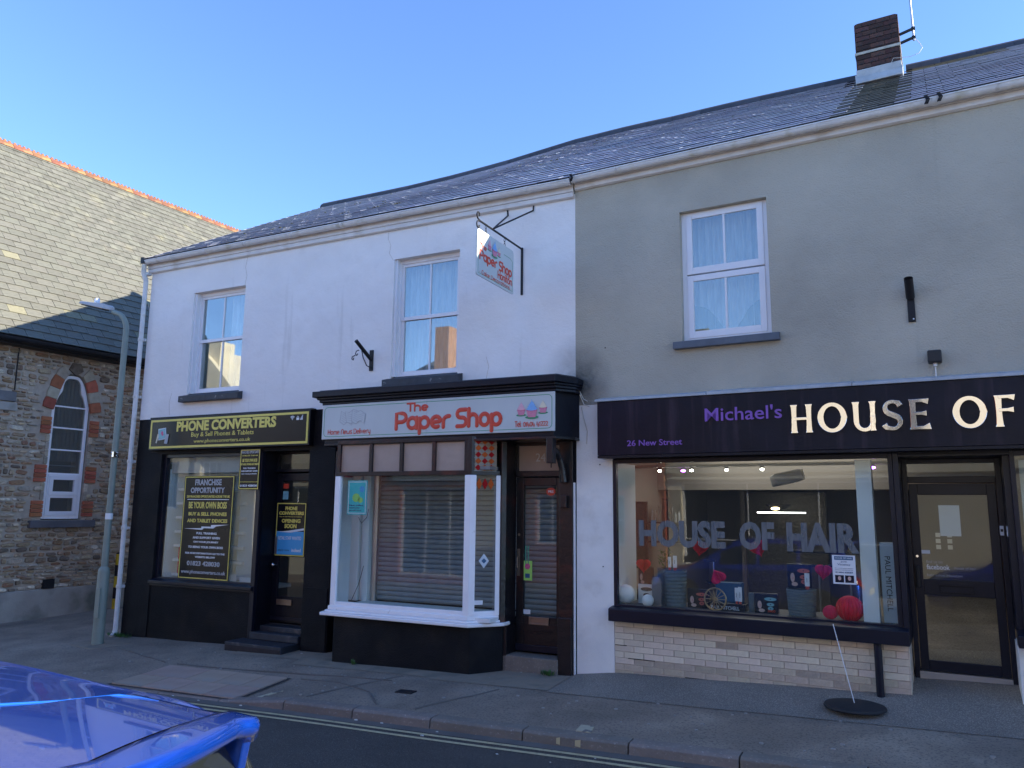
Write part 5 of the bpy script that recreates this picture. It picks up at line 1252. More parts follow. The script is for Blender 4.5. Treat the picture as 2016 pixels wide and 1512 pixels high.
# recessed salon door
DY = .50
MB().box(3.40, 3.445, DY - .04, DY + .05, .05, 2.17).box(4.20, 4.25, DY - .04, DY + .05, .05, 2.17).box(3.445, 4.2, DY - .03, DY + .05, 2.13, 2.17).box(3.445, 4.2, DY - .03, DY + .05, 1.94, 2.0).build('door_frame', M['navy'], gr, G, bevel=.004)
B('transom_pane', M['glass'], gr, G, 3.445, 4.2, DY, DY + .006, 2.0, 2.13)
d = MB().box(3.45, 3.525, DY, DY + .045, .14, 1.93).box(4.12, 4.195, DY, DY + .045, .14, 1.93).box(3.525, 4.12, DY + .001, DY + .044, 1.82, 1.93).box(3.525, 4.12, DY + .001, DY + .044, .85, 1.0).box(3.525, 4.12, DY + .001, DY + .044, .14, .235)
sd = d.build('salon_door', M['navy'], gr, G, bevel=.004)
B('pane', M['glass'], sd, G, 3.52, 4.125, DY + .018, DY + .024, .995, 1.825); B('pane', M['glass'], sd, G, 3.52, 4.125, DY + .018, DY + .024, .23, .855)
MB().frame(3.66, 3.95, .875, .95, .01, DY - .012, DY - .001).build('letterbox', M['black_paint'], sd, G)
B('door_handle', M['plastic_black'], sd, G, 3.465, 3.50, DY - .05, DY - .002, .92, 1.13, bevel=.008)
MB().lathe([(.012, 0), (.012, -.01)], (3.485, DY, 1.22), 10, 'y').build('lock', M['chrome'], sd, G)
B('door_threshold', M['metal'], gr, G, 3.44, 4.2, DY - .05, DY + .06, .02, .135)
B('recess_soffit', M['navy'], gr, G, 3.36, 4.32, -.0, DY + .06, 2.175, 2.19)
B('recess_side', M['navy'], gr, G, 4.25, 4.30, .07, DY + .05, .6, 2.17)
B('recess_side', M['navy'], gr, G, 3.352, 3.40, .09, DY + .05, .44, 2.17)
for xx, yy in ((4.215, DY - .055), (4.295, .20)):
    t = thing('doorbell', 'white doorbell with dark button ' + ('on the salon door frame' if xx < 4.25 else 'on the right hand jamb beside the salon recess'), 'doorbell', (xx, yy, 1.43), G)
    if xx < 4.25:
        B('plate', M['white_print'], t, G, xx - .016, xx + .016, yy, yy + .015, 1.44, 1.53); B('button', M['plastic_black'], t, G, xx - .01, xx + .01, yy - .005, yy - .0005, 1.475, 1.5)
    else:
        B('plate', M['white_print'], t, G, 4.242, 4.2495, .19, .225, 1.44, 1.53); B('button', M['plastic_black'], t, G, 4.237, 4.2415, .198, .217, 1.475, 1.5)
# right window and its riser
fr = MB().box(4.30, 4.34, .0, .07, .62, 2.21).box(4.34, 7.5, .0, .07, 2.165, 2.21).box(4.34, 7.5, .0, .07, .62, .66).box(7.46, 7.5, .001, .069, .66, 2.165)
f2 = fr.build('shop_window', M['navy'], gr, G, bevel=.004); B('pane', M['glass'], f2, G, 4.338, 7.47, .03, .036, .655, 2.17)
MB().sweepx([(.08, .635), (-.10, .61), (-.12, .60), (-.12, .50), (.08, .50)], 4.24, 7.5).build('window_sill', M['navy'], gr, G, bevel=.006)
B('side_riser', M['render_white'], gr, G, 4.24, 7.5, .01, .3, -.3, .50, bevel=.006); B('side_riser', M['render_white'], gr, G, 4.2405, 4.32, .301, .56, -.3, .5)
B('end_pier', M['render_white'], gr, G, 7.5, UX, .004, .3, -.3, 2.19)
B('window_lining', M['pale_blue'], gr, G, 4.40, 7.4, .5, .52, .6, 2.15)

# salon interior
B('salon_back_wall', M['salon_wall'], gr, G, .1, 5.4, 5.2, 5.25, -.1, 2.6)
B('salon_left_wall', M['salon_wall'], gr, G, .05, .1, .31, 5.2, -.1, 2.6)
B('salon_right_wall', M['salon_wall'], gr, G, 5.4, 5.45, .55, 5.2, -.1, 2.6)
B('salon_ceiling', M['salon_wall'], gr, G, .05, 5.45, .302, 5.2, 2.5, 2.55)
B('salon_bulkhead', M['salon_wall'], gr, G, .1, 5.4, 2.6, 2.8, 1.93, 2.5)
B('salon_floor', M['salon_floor'], gr, G, .05, 5.45, .56, 5.2, -.05, .12)
B('window_bed', mat('window_bed', (.12, .12, .14), .6, .1), gr, G, .47, 3.36, .08, .75, .50, .585)
B('side_lining', M['pale_blue'], gr, G, .462, .47, .09, .7, .585, 2.18)
B('salon_screen', M['diamond'], gr, G, .97, 2.15, 4.3, 4.33, .12, 1.93)
B('screen_post', M['beige'], gr, G, .90, .965, 4.2, 4.3, .12, 1.93)
t = thing('white_column', 'tall white column standing behind the glass at the right end of the salon window', 'column', (3.06, .32, .585), G)
MB().box(3.0, 3.145, .13, .30, .588, 2.16).build('shaft', M['white_board'], t, G, bevel=.004)
t = thing('product_display', 'tall white display panel with vertical lettering in the right corner of the salon window', 'display', (3.25, .3, .585), G)
MB().box(3.17, 3.30, .22, .40, .588, 1.35).build('panel', M['pale_blue'], t, G, bevel=.006)
text('PAUL MITCHELL', .70, 1.22, 0, .05, 0, M['plastic_black'], t, G @ Matrix.Translation((3.21, .218, 0)) @ Matrix.Rotation(R(90), 4, 'Y') @ Matrix.Translation((-1.92, 0, 0)), name='lettering')
# HOUSE OF HAIR vinyl inside the glass
t = thing('window_lettering', 'large frosted grey lettering HOUSE OF HAIR across the salon window', 'lettering', (1.9, .028, 1.24), G)
for s_, a, b in (('HOUSE', .755, 1.715), ('OF', 1.86, 2.215), ('HAIR', 2.335, 3.01)):
    z0 = 1.255 + (a - .75) * -.004
    text(s_, a, b, 1.245, 1.535, .027, M['frost'], t, G, bold=.05, ext=.0008)
# job vacancy sheet
t = poster('white job vacancy notice with two small pictures taped inside the salon window', 2.755, 2.965, .95, 1.225, .026, [
    ('HOUSE OF HAIR', .14, .86, .87, .935, 'white_print', .0), ('Job', .36, .64, .74, .81, 'navyp', .0), ('Vacancy', .22, .78, .63, .72, 'navyp', .0),
    ('for a full time stylist', .1, .9, .53, .565, 'navyp', .0), ('please contact us on', .12, .88, .47, .505, 'navyp', .0), ('01404 42537', .12, .88, .38, .43, 'navyp', .02)], 'white_print', None, F=G)
B('header_band', M['navyp'], t, G, 2.775, 2.945, .0215, .0219, 1.18, 1.215)
for a in (2.775, 2.865): B('picture', M['box_dark'], t, G, a, a + .08, .0208, .0219, .965, 1.035); MB().ellipse(a + .04, 1.005, .015, .02, .0195, .0207, 12).build('picture_face', M['skin'], t, G)

def heart(cx, cz, s, y, m, rot, label):
    t = thing('heart_decoration', label, 'decoration', (cx, y, cz - s), G, 'red tissue hearts in the salon window')
    pts = []
    for k in range(28):
        a = 2 * math.pi * k / 28; pts.append((.0625 * 16 * math.sin(a) ** 3 * s, .0625 * (13 * math.cos(a) - 5 * math.cos(2 * a) - 2 * math.cos(3 * a) - math.cos(4 * a)) * s))
    mb = MB()
    Rm = Matrix.Translation((cx, y, cz)) @ Matrix.Rotation(R(rot), 4, 'Y')
    for j in range(9):        # honeycomb leaves fanned about the vertical axis
        mb.T = Rm @ Matrix.Rotation(R(-64 + j * 16), 4, 'Z'); mb.prism(pts, -.0015, .0015)
    mb.build('honeycomb_paper', m, t, G)
    return t
heart(.705, 1.02, .085, .30, M['heart'], 0, 'red paper heart above the left product picture, nearest the left edge of the salon window')
heart(1.357, 1.235, .09, .32, M['heart'], 8, 'red paper heart hanging behind the letter S of HOUSE')
heart(1.985, 1.255, .095, .32, M['heart'], -20, 'red paper heart hanging behind the letters OF')
heart(1.55, .935, .085, .30, M['heart2'], 150, 'pinkish red paper heart standing upside down above the black cartwheel display')
heart(2.625, 1.04, .085, .34, M['heart2'], 5, 'red paper heart beside the job vacancy notice')
def lantern(cx, cz, r, y, m, label, cat='paper lantern', nm='paper_lantern'):
    t = thing(nm, label, cat, (cx, y, cz - r), G); mb = MB(); n = 40; prof = []
    for i in range(n + 1):
        a = -math.pi / 2 + math.pi * i / n; prof.append((max(.012, r * math.cos(a) * (1 + .018 * (-1) ** i)), r * math.sin(a)))
    if nm == 'paper_ball':
        prof = [(max(.012, r * math.cos(-math.pi / 2 + math.pi * i / 16)), r * math.sin(-math.pi / 2 + math.pi * i / 16)) for i in range(17)]
        mb.lathe(prof, (cx, y, cz), 60)
        mb.v = [(cx + (p[0] - cx) * (1.05 if (k % 60) % 3 else .90), y + (p[1] - y) * (1.05 if (k % 60) % 3 else .90), p[2]) for k, p in enumerate(mb.v)]
        mb.build('shade', m, t, G); return t
    mb.lathe(prof, (cx, y, cz), 28).build('shade', m, t, G, smooth='full'); return t
lantern(.525, .70, .104, .20, M['lantern'], 'larger ribbed white paper lantern in the left corner of the salon window')
lantern(.80, .65, .066, .16, M['lantern'], 'smaller ribbed white paper lantern right of the white picture board')
t = lantern(2.87, .70, .125, .22, M['heart'], 'large red paper ball with a brass wheel pattern beside the white column', 'decoration', 'paper_ball')
for k in range(9):
    a = 2 * math.pi * k / 9; MB().tube([(2.95, .19, .72), (2.95 + .1 * math.cos(a), .20 - .0, .72 + .1 * math.sin(a))], .0035, 5).build('brass_spoke', M['wood_gold'], t, G)
lantern(2.69, .655, .068, .2, M['heart2'], 'small red paper ball left of the large one', 'decoration', 'paper_ball')
def basket(cx, y, z0, r, h, label):
    t = thing('woven_basket', label, 'basket', (cx, y, z0), G); n = 20; prof = [(r * .86, 0)]
    for i in range(n + 1):
        tt = i / n; prof.append((r * (.9 + .12 * tt) + (.004 if i % 2 else -.002), h * tt))
    prof += [(r * .98, h), (r * .96, h - .02)]
    MB().lathe(prof, (cx, y, z0), 40).build('weave', M['basket'], t, G); MB().lathe([(0.001, h - .02), (r * .96, h - .02)], (cx, y, z0), 32).build('lid', M['basket'], t, G)
basket(1.055, .36, .586, .125, .39, 'tall grey woven basket on the left of the salon window display')
basket(2.40, .34, .586, .145, .27, 'wide grey woven basket right of the middle of the display')
def pbox(x0, x1, y, z0, z1, label, kind, face=True):
    t = thing('product_box', label, 'product box', ((x0 + x1) / 2, y, z0), G)
    MB().box(x0, x1, y, y + .06, z0, z1).build('carton', M['box_dark'], t, G, bevel=.003); w_, h_ = x1 - x0, z1 - z0
    if face:
        MB().ellipse(x0 + w_ * .22, z0 + h_ * .42, w_ * .09, h_ * .2, y - .002, y - .0002, 18).build('printed_face', M['skin'], t, G)
        MB().ellipse(x0 + w_ * .3, z0 + h_ * .14, w_ * .13, h_ * .09, y - .0025, y - .0003, 14).build('printed_shoulder', M['skin'], t, G)
        MB().ellipse(x0 + w_ * .24, z0 + h_ * .40, w_ * .012, h_ * .03, y - .004, y - .0022, 8).build('printed_lips', M['red_print'], t, G)
    for q, (rz, rw) in enumerate(((.72, .26), (.45, .16), (.25, .12))):
        MB().ellipse(x0 + w_ * .68, z0 + h_ * rz, w_ * rw, h_ * .09, y - .002, y - .0002, 20).build('printed_oval', M[kind], t, G); MB().ellipse(x0 + w_ * .68, z0 + h_ * rz, w_ * .03, h_ * .03, y - .0032, y - .0021, 10).build('printed_dot', M['plastic_black'], t, G)
    return t
pbox(1.195, 1.43, .34, .586, .79, 'dark box with coral ovals and a printed face left of the cartwheel', 'coral')
t = pbox(1.93, 2.17, .30, .586, .79, 'dark box with pale teal ovals and a printed face in the middle of the display', 'teal')
text('3800', 2.06, 2.14, .60, .625, .297, M['red_print'], t, G, bold=.01)
pbox(.58, .75, .46, .79, .99, 'dark box with a printed face under the leftmost red heart', 'box_dark')
pbox(2.26, 2.50, .38, .862, 1.10, 'dark box with a printed face standing on the wide basket', 'coral')
t = thing('picture_board', 'white board with three dark ovals behind the paper lanterns', 'picture board', (.69, .42, .586), G)
B('board', M['white_board'], t, G, .60, .80, .40, .43, .586, .80)
for rz, rw in ((.745, .07), (.68, .04), (.63, .028)): MB().ellipse(.70, rz, rw, .022, .397, .3998, 18).build('dark_oval', M['box_dark'], t, G)
o = B('grey_panel', M['basket'], None, G, .80, .955, .50, .56, .586, .985); tag(o, 'flat grey block behind the taupe tag, left of the tall basket', 'display block')
o = MB().prism([(.83, .586), (.93, .586), (.94, .85), (.915, .90), (.84, .90), (.825, .86)], .22, .25).build('brown_tag', M['beige'], None, G, bevel=.003); tag(o, 'tall taupe card tag leaning on the left basket', 'card')
o = B('grey_panel', M['basket'], None, G, 1.86, 1.915, .34, .40, .586, .78); tag(o, 'narrow grey block between the black box and the teal box', 'display block')
def tube_of(cx, y, z0, h, w_, label):
    t = thing('product_tube', label, 'product tube', (cx, y, z0), G)
    MB().add([(cx - w_, y - .012, z0 + .03), (cx + w_, y - .012, z0 + .03), (cx + w_, y + .012, z0 + .03), (cx - w_, y + .012, z0 + .03), (cx - w_ * 1.1, y - .002, z0 + h), (cx + w_ * 1.1, y - .002, z0 + h), (cx + w_ * 1.1, y + .002, z0 + h), (cx - w_ * 1.1, y + .002, z0 + h)],
        [(0, 3, 2, 1), (4, 5, 6, 7), (0, 1, 5, 4), (1, 2, 6, 5), (2, 3, 7, 6), (3, 0, 4, 7)]).build('tube_body', M['white_print'], t, G)
    MB().lathe([(w_ * .8, 0), (w_ * .8, .03)], (cx, y, z0), 12).build('cap', M['red_print'], t, G)
    B('printed_line', M['plastic_black'], t, G, cx - .002, cx + .002, y - .0135, y - .0125, z0 + .07, z0 + h * .7)
tube_of(1.0, .34, .978, .145, .016, 'thin white tube on the left basket, the left of two'); tube_of(1.065, .33, .978, .16, .02, 'wider white tube on the left basket, the right of two')
tube_of(1.745, .30, .66, .17, .016, 'white tube standing on the black box, the left of a pair'); tube_of(1.785, .29, .66, .18, .018, 'white tube standing on the black box, the right of a pair')
tube_of(2.475, .26, .86, .16, .022, 'white tube standing in front of the dark box on the wide basket')
# black display box and cartwheel
t = thing('display_box', 'low black display box lettered PAUL MITCHELL beside the cartwheel', 'display box', (1.66, .26, .586), G)
B('box', M['box_dark'], t, G, 1.50, 1.84, .26, .44, .586, .665, bevel=.004)
text('PAUL MITCHELL', 1.48, 1.78, .60, .637, .255, M['white_print'], t, G, bold=.005)
o = B('dark_plinth', M['navyp'], None, G, 1.48, 1.75, .46, .62, .586, .86); tag(o, 'dark blue block behind the cartwheel', 'display block')
t = thing('cartwheel', 'small brass cartwheel with many spokes standing in the salon window', 'wheel', (1.54, .22, .59), G)
MB().tube([(1.535 + .115 * math.cos(a), .225, .705 + .115 * math.sin(a)) for a in [2 * math.pi * k / 32 for k in range(33)]], .009, 6).build('rim', M['wood_gold'], t, G, smooth=True)
for k in range(14):
    a = 2 * math.pi * k / 14; MB().tube([(1.535, .225, .705), (1.535 + .112 * math.cos(a), .225, .705 + .112 * math.sin(a))], .0035, 5).build('spoke', M['wood_gold'], t, G)
MB().lathe([(.02, -.012), (.02, .012)], (1.535, .225, .705), 12, 'y').build('hub', M['wood_gold'], t, G)
# pot plant
t = thing('pot_plant', 'small green leafy plant behind the left basket in the salon window', 'plant', (.90, .5, .6), G)
random.seed(31); mb = MB()
for k in range(60):
    a = random.uniform(0, 6.28); r_ = random.uniform(.02, .09); z = random.uniform(.98, 1.2); c = Vector((.90 + r_ * math.cos(a), .5 + r_ * math.sin(a) * .7, z)); e = Vector((random.uniform(-1, 1), random.uniform(-1, 1), random.uniform(-.5, 1))).normalized() * .035; s_ = e.orthogonal().normalized() * .008
    mb.add([c - e, c + s_, c + e, c - s_], [(0, 1, 2, 3)])
mb.build('foliage', M['leaf'], t, G); MB().tube([(.90, .5, .8), (.90, .5, 1.1)], .006).lathe([(.04, .0), (.055, .12)], (.9, .5, .68), 14).build('pot', M['basket'], t, G)
# shelves with bottles, mirror unit
t = thing('wall_shelves', 'dark wall shelves of hair product bottles at the back left of the salon', 'shelves', (.35, 2.2, 1.2), G)
for z in (1.46, 1.20): B('shelf', M['box_dark'], t, G, .12, .58, 2.1, 2.3, z, z + .018)
B('upright', M['box_dark'], t, G, .335, .35, 2.1, 2.3, 1.2, 1.80)
random.seed(9)
for k in range(9):
    xx = .16 + k * .048; h = random.uniform(.13, .24)
    if 3 < k < 5: continue
    o = MB().lathe([(.016, 0), (.016, h * .8), (.006, h * .85), (.006, h)], (xx, 2.18, 1.4781), 10).build('bottle', random.choice([M['metal'], M['grey_print'], M['box_dark']]), None, G, smooth=True)
    nb = globals().get('nb', 0) + 1; tag(o, 'slim product bottle, ' + ['first', 'second', 'third', 'fourth', 'fifth', 'sixth', 'seventh', 'eighth'][nb - 1] + ' from the left on the back shelf of the salon', 'bottle', 'product bottles on the salon shelf')
t = thing('styling_station', 'dark mirror and styling station at the left of the salon', 'salon furniture', (.2, 1.4, .1), G)
MB().frame(.102, .36, .9, 1.75, .03, 1.4, 1.44).build('mirror_frame', M['box_dark'], t, G); B('mirror', M['dark_glass'], t, G, .13, .33, 1.41, 1.42, .93, 1.72); B('counter', M['box_dark'], t, G, .10, .45, 1.2, 1.5, .62, .66); B('cupboard', M['box_dark'], t, G, .12, .43, 1.25, 1.5, .1, .62)
t = thing('display_table', 'dark metal table with two thin shelves at the right of the salon', 'table', (2.7, 2.2, .12), G)
for z in (.98, 1.14): B('shelf', M['box_dark'], t, G, 2.0, 2.75, 1.9, 2.2, z, z + .025)
for xx in (2.05, 2.35, 2.7): MB().tube([(xx, 1.95, .12), (xx, 1.95, .98)], .012, 6).build('leg', M['metal'], t, G)
t = thing('shower_arm', 'chrome stand with a small black tray in the middle of the salon', 'stand', (1.32, .9, .7), G)
MB().tube([(1.32, 1.0, .80), (1.32, 1.0, 1.05)], .01).build('stem', M['chrome'], t, G); B('tray', M['box_dark'], t, G, 1.24, 1.38, .95, 1.05, .80, .83); B('tray', M['box_dark'], t, G, 1.22, 1.34, .95, 1.05, 1.05, 1.07)
# lights inside
for ks, (xx, yy, m_, nm) in enumerate(((.70, .95, 'spot', 'bright white'), (.98, 1.0, 'spot_purple', 'purple'), (1.10, .95, 'spot', 'bright white'), (1.52, .95, 'spot', 'bright white'), (1.93, .95, 'spot', 'bright white'), (3.10, .9, 'spot_purple', 'purple'))):
    o = MB().ball((xx, yy, 2.12), .022 if m_ == 'spot' else .03, .022, .014, 10, 6).build('spotlight', M[m_], None, G); tag(o, nm + ' ceiling spotlight, ' + ['first', 'second', 'third', 'fourth', 'fifth', 'last'][ks] + ' from the left in the row inside the salon', 'spotlight', 'spotlights in the salon')
    B('spotlight_rail', M['box_dark'], gr, G, xx - .02, xx + .02, yy - .02, yy + .02, 2.135, 2.16)
B('light_track', M['salon_wall'], gr, G, .12, 3.3, .88, 1.05, 2.16, 2.19)
o = B('strip_light', M['tube_light'], None, G, 1.32, 1.99, 3.45, 3.47, 1.615, 1.63); tag(o, 'thin lit strip light against the patterned salon panel', 'strip light')
t = thing('pendant_lamp', 'dark shallow wall lamp with a warm bulb at the back of the salon', 'lamp', (1.63, 3.4, 1.66), G)
MB().prism([(1.45, 1.74), (1.80, 1.74), (1.72, 1.67), (1.53, 1.67)], 3.36, 3.5).build('shade', M['box_dark'], t, G); MB().ball((1.60, 3.34, 1.68), .06, .03, .02).build('bulb', M['warm_bulb'], t, G)
t = thing('ceiling_speaker', 'angular grey speaker hanging under the salon ceiling', 'speaker', (2.1, .9, 1.9), G)
mb = MB(); mb.T = Matrix.Translation((2.25, .95, 2.03)) @ Matrix.Rotation(R(-14), 4, 'Y') @ Matrix.Rotation(R(30), 4, 'Z')
mb.box(-.22, .10, -.09, .09, -.065, .065); mb.build('cabinet', M['grey_print'], t, G, bevel=.02)
mb = MB(); mb.T = Matrix.Translation((2.25, .95, 2.03)) @ Matrix.Rotation(R(-14), 4, 'Y') @ Matrix.Rotation(R(30), 4, 'Z'); mb.box(.101, .12, -.085, .085, -.06, .06); mb.build('front_plate', M['cream'], t, G, bevel=.006)
mb = MB(); mb.T = Matrix.Translation((2.25, .95, 2.03)) @ Matrix.Rotation(R(-14), 4, 'Y') @ Matrix.Rotation(R(30), 4, 'Z'); mb.lathe([(.04, .0), (.04, .004)], (.121, 0, 0), 16, 'x'); mb.build('driver', M['plastic_black'], t, G)
L1 = bpy.data.lights.new('salon_light', 'AREA'); L1.energy = 9; L1.size = 2.2; L1.shape = 'RECTANGLE'; L1.size_y = 1.2; L1.color = (1, .93, .84)
lo = bpy.data.objects.new('salon_light', L1); link(lo, None, G @ Matrix.Translation((1.9, 1.9, 2.45)))
# items behind the salon door glass
o = B('door_notice', M['white_board'], None, G, 3.70, 3.88, DY + .05, DY + .053, 1.42, 1.72); tag(o, 'pale printed notice stuck behind the upper pane of the salon door', 'notice')
t = thing('window_lettering', 'small white facebook lettering on the upper pane of the salon door', 'lettering', (3.7, DY, 1.05), G)
text('find us on', 3.56, 3.70, 1.155, 1.185, DY + .016, M['grey_print'], t, G); text('facebook', 3.56, 3.76, 1.095, 1.145, DY + .016, M['white_print'], t, G, bold=.02); text('house of hair', 3.80, 3.98, 1.105, 1.13, DY + .016, M['grey_print'], t, G); text('hair salon Honiton', 3.56, 3.86, 1.03, 1.055, DY + .016, M['grey_print'], t, G)
o = B('door_label', M['white_print'], None, G, 3.52, 3.60, DY + .014, DY + .017, 1.245, 1.28); tag(o, 'small white label at the left edge of the salon door glass', 'label')
t = thing('tile_samples', 'two columns of small white squares on the wall inside the salon door', 'wall display', (3.7, 2.3, 1.2), G)
for r in range(3):
    for c in range(2): B('square', M['white_board'], t, G, 3.62 + c * .12, 3.67 + c * .12, 2.3, 2.31, 1.22 + r * .07, 1.27 + r * .07)

# feather flag base
t = thing('flag_base', 'black rubber disc flag base with a thin leaning rod on the salon forecourt', 'flag base', (-.47, -.53, -.06))
bz = pav(-.47, -.53) + .008
MB().lathe([(.255, 0), (.265, .012), (.255, .03), (.20, .042), (.10, .05), (.02, .052), (.001, .052)], (-.47, -.53, bz), 48).build('disc', M['black_rubber'], t, smooth=True)
MB().tube([(-.47, -.56, bz + .045), (-.62, -.50, bz + .72)], .004, 6).build('rod', M['white_print'], t)

# ------------------------------------------------------------------ church hall across the alley
cb = thing('church_hall', 'old rubble stone church hall with a steep lichened slate roof and arched window', 'building', (-14.2, 2, -.5))
XA, XB = -2.6, 11
EZ = 4.62
hw = [(-.385, .345, 1.36, 3.60)]
B('side_wall_core', M['mortar'], cb, H, XA, -.40, .0, .5, -1.2, EZ); B('side_wall_core', M['mortar'], cb, H, .36, XB, .0, .5, -1.2, EZ)
B('side_wall_core', M['mortar'], cb, H, -.40, .36, .0, .5, -1.2, 1.34)
# arch opening: mortar with pointed hole
def arch_pts(hwid, zs, za, cx=-.02, n=9):
    L_ = []
    for k in range(n + 1):
        t = k / n; a = R(90 * t)
        L_.append((cx + hwid * (1 - t) ** .62 if t < 1 else cx, zs + (za - zs) * math.sin(a * .98) ** 1.05 if t > 0 else zs))
    rgt = L_; lft = [(2 * cx - x, z) for x, z in reversed(L_[:-1])]
    return rgt + lft
ap = arch_pts(.365, 3.56, 4.13)
poly = [(-.40, EZ), (-.40, 3.56)] + list(reversed(ap)) + [(.36, 3.56), (.36, EZ)]
half = len(ap) // 2
lp = [(-.40, 3.56)] + [p for p in reversed(ap) if p[0] <= -.02] + [(-.02, EZ), (-.40, EZ)]
rp = [p for p in reversed(ap) if p[0] >= -.02] + [(.36, 3.56), (.36, EZ), (-.02, EZ)]
MB().prism(lp, .0, .5).prism(rp, .0, .5).build('arch_wall_core', M['mortar'], cb, H)
B('end_wall', M['mortar'], cb, H, XA, XA + .5, .5, 8, -1.2, EZ); B('end_wall', M['mortar'], cb, H, XB - .5, XB, .5, 8, -1.2, EZ)
B('plinth', M['plinth'], cb, H, XA, XB, -.06, .0, -1.2, .09, bevel=.012)
# rubble stones
random.seed(77)
sm = []
for k in range(14):
    q = MB(); n = 8
    rx = 1.0; pts = []
    ph = random.uniform(0, 6); jag = [random.uniform(.80, 1.0) for _ in range(n)]
    ring0 = []; ring1 = []
    for i in range(n):
        a = 2 * math.pi * (i + .5) / n; sx = math.copysign(abs(math.cos(a)) ** .55, math.cos(a)); sz = math.copysign(abs(math.sin(a)) ** .55, math.sin(a))
        ring0.append((sx * .5 * jag[i], .0, .5 + sz * .5 * jag[i])); ring1.append((sx * .40 * jag[i], -.8 - random.uniform(0, .2), .5 + sz * .40 * jag[i]))
    q.add(ring0 + ring1 + [(random.uniform(-.1, .1), -1.0 - random.uniform(0, .15), .5)], [(i, (i + 1) % n, (i + 1) % n + n, i + n) for i in range(n)] + [(n + i, n + (i + 1) % n, 2 * n) for i in range(n)])
    sm.append(q)
stmesh = []
for k, q in enumerate(sm):
    for j, m_ in enumerate(M['stone']):
        me = bpy.data.meshes.new('stone'); me.from_pydata(q.v, [], q.f); me.materials.append(m_)
        me.polygons.foreach_set('use_smooth', [True] * len(me.polygons)); me.set_sharp_from_angle(angle=R(32)); stmesh.append((me, k, j))
stones = []
z = .10
while z < EZ - .05:
    hrow = random.choice([.055, .065, .08, .095, .12]); xx = XA + random.uniform(0, .1)
    while xx < 8:
        w_ = random.uniform(.08, .27) * (1.1 if hrow > .08 else .85)
        cx = xx + w_ / 2; zz = z + random.uniform(-.012, .012); hh = hrow * random.uniform(.8, 1.0)
        zc = zz + hh / 2
        inwin = abs(cx + .02) < .40 + w_ / 2 - .02 and 1.22 < zc < 3.6
        # arch zone & quoins
        if zc >= 3.55 and abs(cx + .02) < w_ / 2 + .56 * max(0, 1 - ((zc - 3.5) / .85) ** 2) + .02 and zc < 4.36: inwin = True
        for (qz0, qz1, q0, q1) in ((2.92, 3.28, -.56, .52), (2.02, 2.36, -.60, .56), (1.40, 1.70, -.62, .56), (3.42, 3.58, -.56, .6)):
            if qz0 - .03 < zc < qz1 + .03 and q0 - w_ / 2 < cx < q1 + w_ / 2: inwin = True
        if 3.28 < zc < 3.66 and cx < -1.03: inwin = True
        if not inwin: stones.append((cx, zz, w_ - .018, hh - .012))
        xx += w_
    z += hrow
def vis(q): return 0 if -2.05 < q[0] < 1.25 and .1 < q[1] < 4.55 else 1
stones.sort(key=lambda q: (vis(q), -q[2] * q[3]))
st_stuff = MB(); rest = {j: MB() for j in range(8)}
for k, (cx, zz, w_, hh) in enumerate(stones):
    d = random.uniform(.022, .05); i = random.randrange(14); j = random.choices(range(8), [5, 4, 3, 3, 2.5, 3, 1.5, 2])[0]
    Mx = Matrix.Translation((cx, .004, zz)) @ Matrix.Rotation(random.uniform(-.12, .12), 4, 'Y') @ Matrix.Diagonal((w_ * 1.12, d, hh * 1.12, 1))
    if k < 300:
        o = bpy.data.objects.new('stone', stmesh[i * 8 + j][0]); link(o, cb, H @ Mx)
    else:
        rest[j].add([tuple(Mx @ Vector(v)) for v in sm[i].v], sm[i].f)
for j, q in rest.items():
    if q.v: o = q.build('rubble_stones', M['stone'][j], cb, H, smooth=True); o['kind'] = 'stuff'
# dressed slab pieces & old pipe at left
B('stone_lintel', mat('grey_slab', (.15, .15, .15), .85, .2, 5, .5, 30), cb, H, -2.2, -1.07, -.05, .01, 3.46, 3.64, bevel=.01); B('stone_lintel', M['plinth'], cb, H, -2.2, -1.04, -.05, .01, 3.29, 3.44, bevel=.01)
MB().tube([(-1.11, -.03, 3.66), (-1.11, -.03, 4.45)], .012, 6).build('conduit', M['iron'], cb, H)
B('air_vent', M['iron'], cb, H, -.26, -.06, -.075, .0, .10, .26)
# window surround
def quoin(z0, z1, n, x0, x1, cream=False):
    h = (z1 - z0) / n
    for k in range(n): B('brick', M['terra_brick'], cb, H, x0, x1, -.04, .012, z0 + k * h + .005, z0 + (k + 1) * h - .005, bevel=.004)
for z0, z1 in ((1.40, 1.70), (2.04, 2.36), (2.94, 3.26)):
    e = .0 if z0 > 2.5 else .03
    quoin(z0, z1, 4, -.575 - e, -.395); quoin(z0, z1, 4, .355, .53 + e)
for (z0, z1) in ((1.71, 2.03), (2.37, 2.93)):
    n = int(round((z1 - z0) / .15)); h = (z1 - z0) / n
    for k in range(n):
        for x0, x1 in ((-.46, -.395), (.355, .42)): B('jamb_stone', M['stone'][3 if k % 2 else 5], cb, H, x0, x1, -.03, .012, z0 + k * h + .005, z0 + (k + 1) * h - .005, bevel=.008)
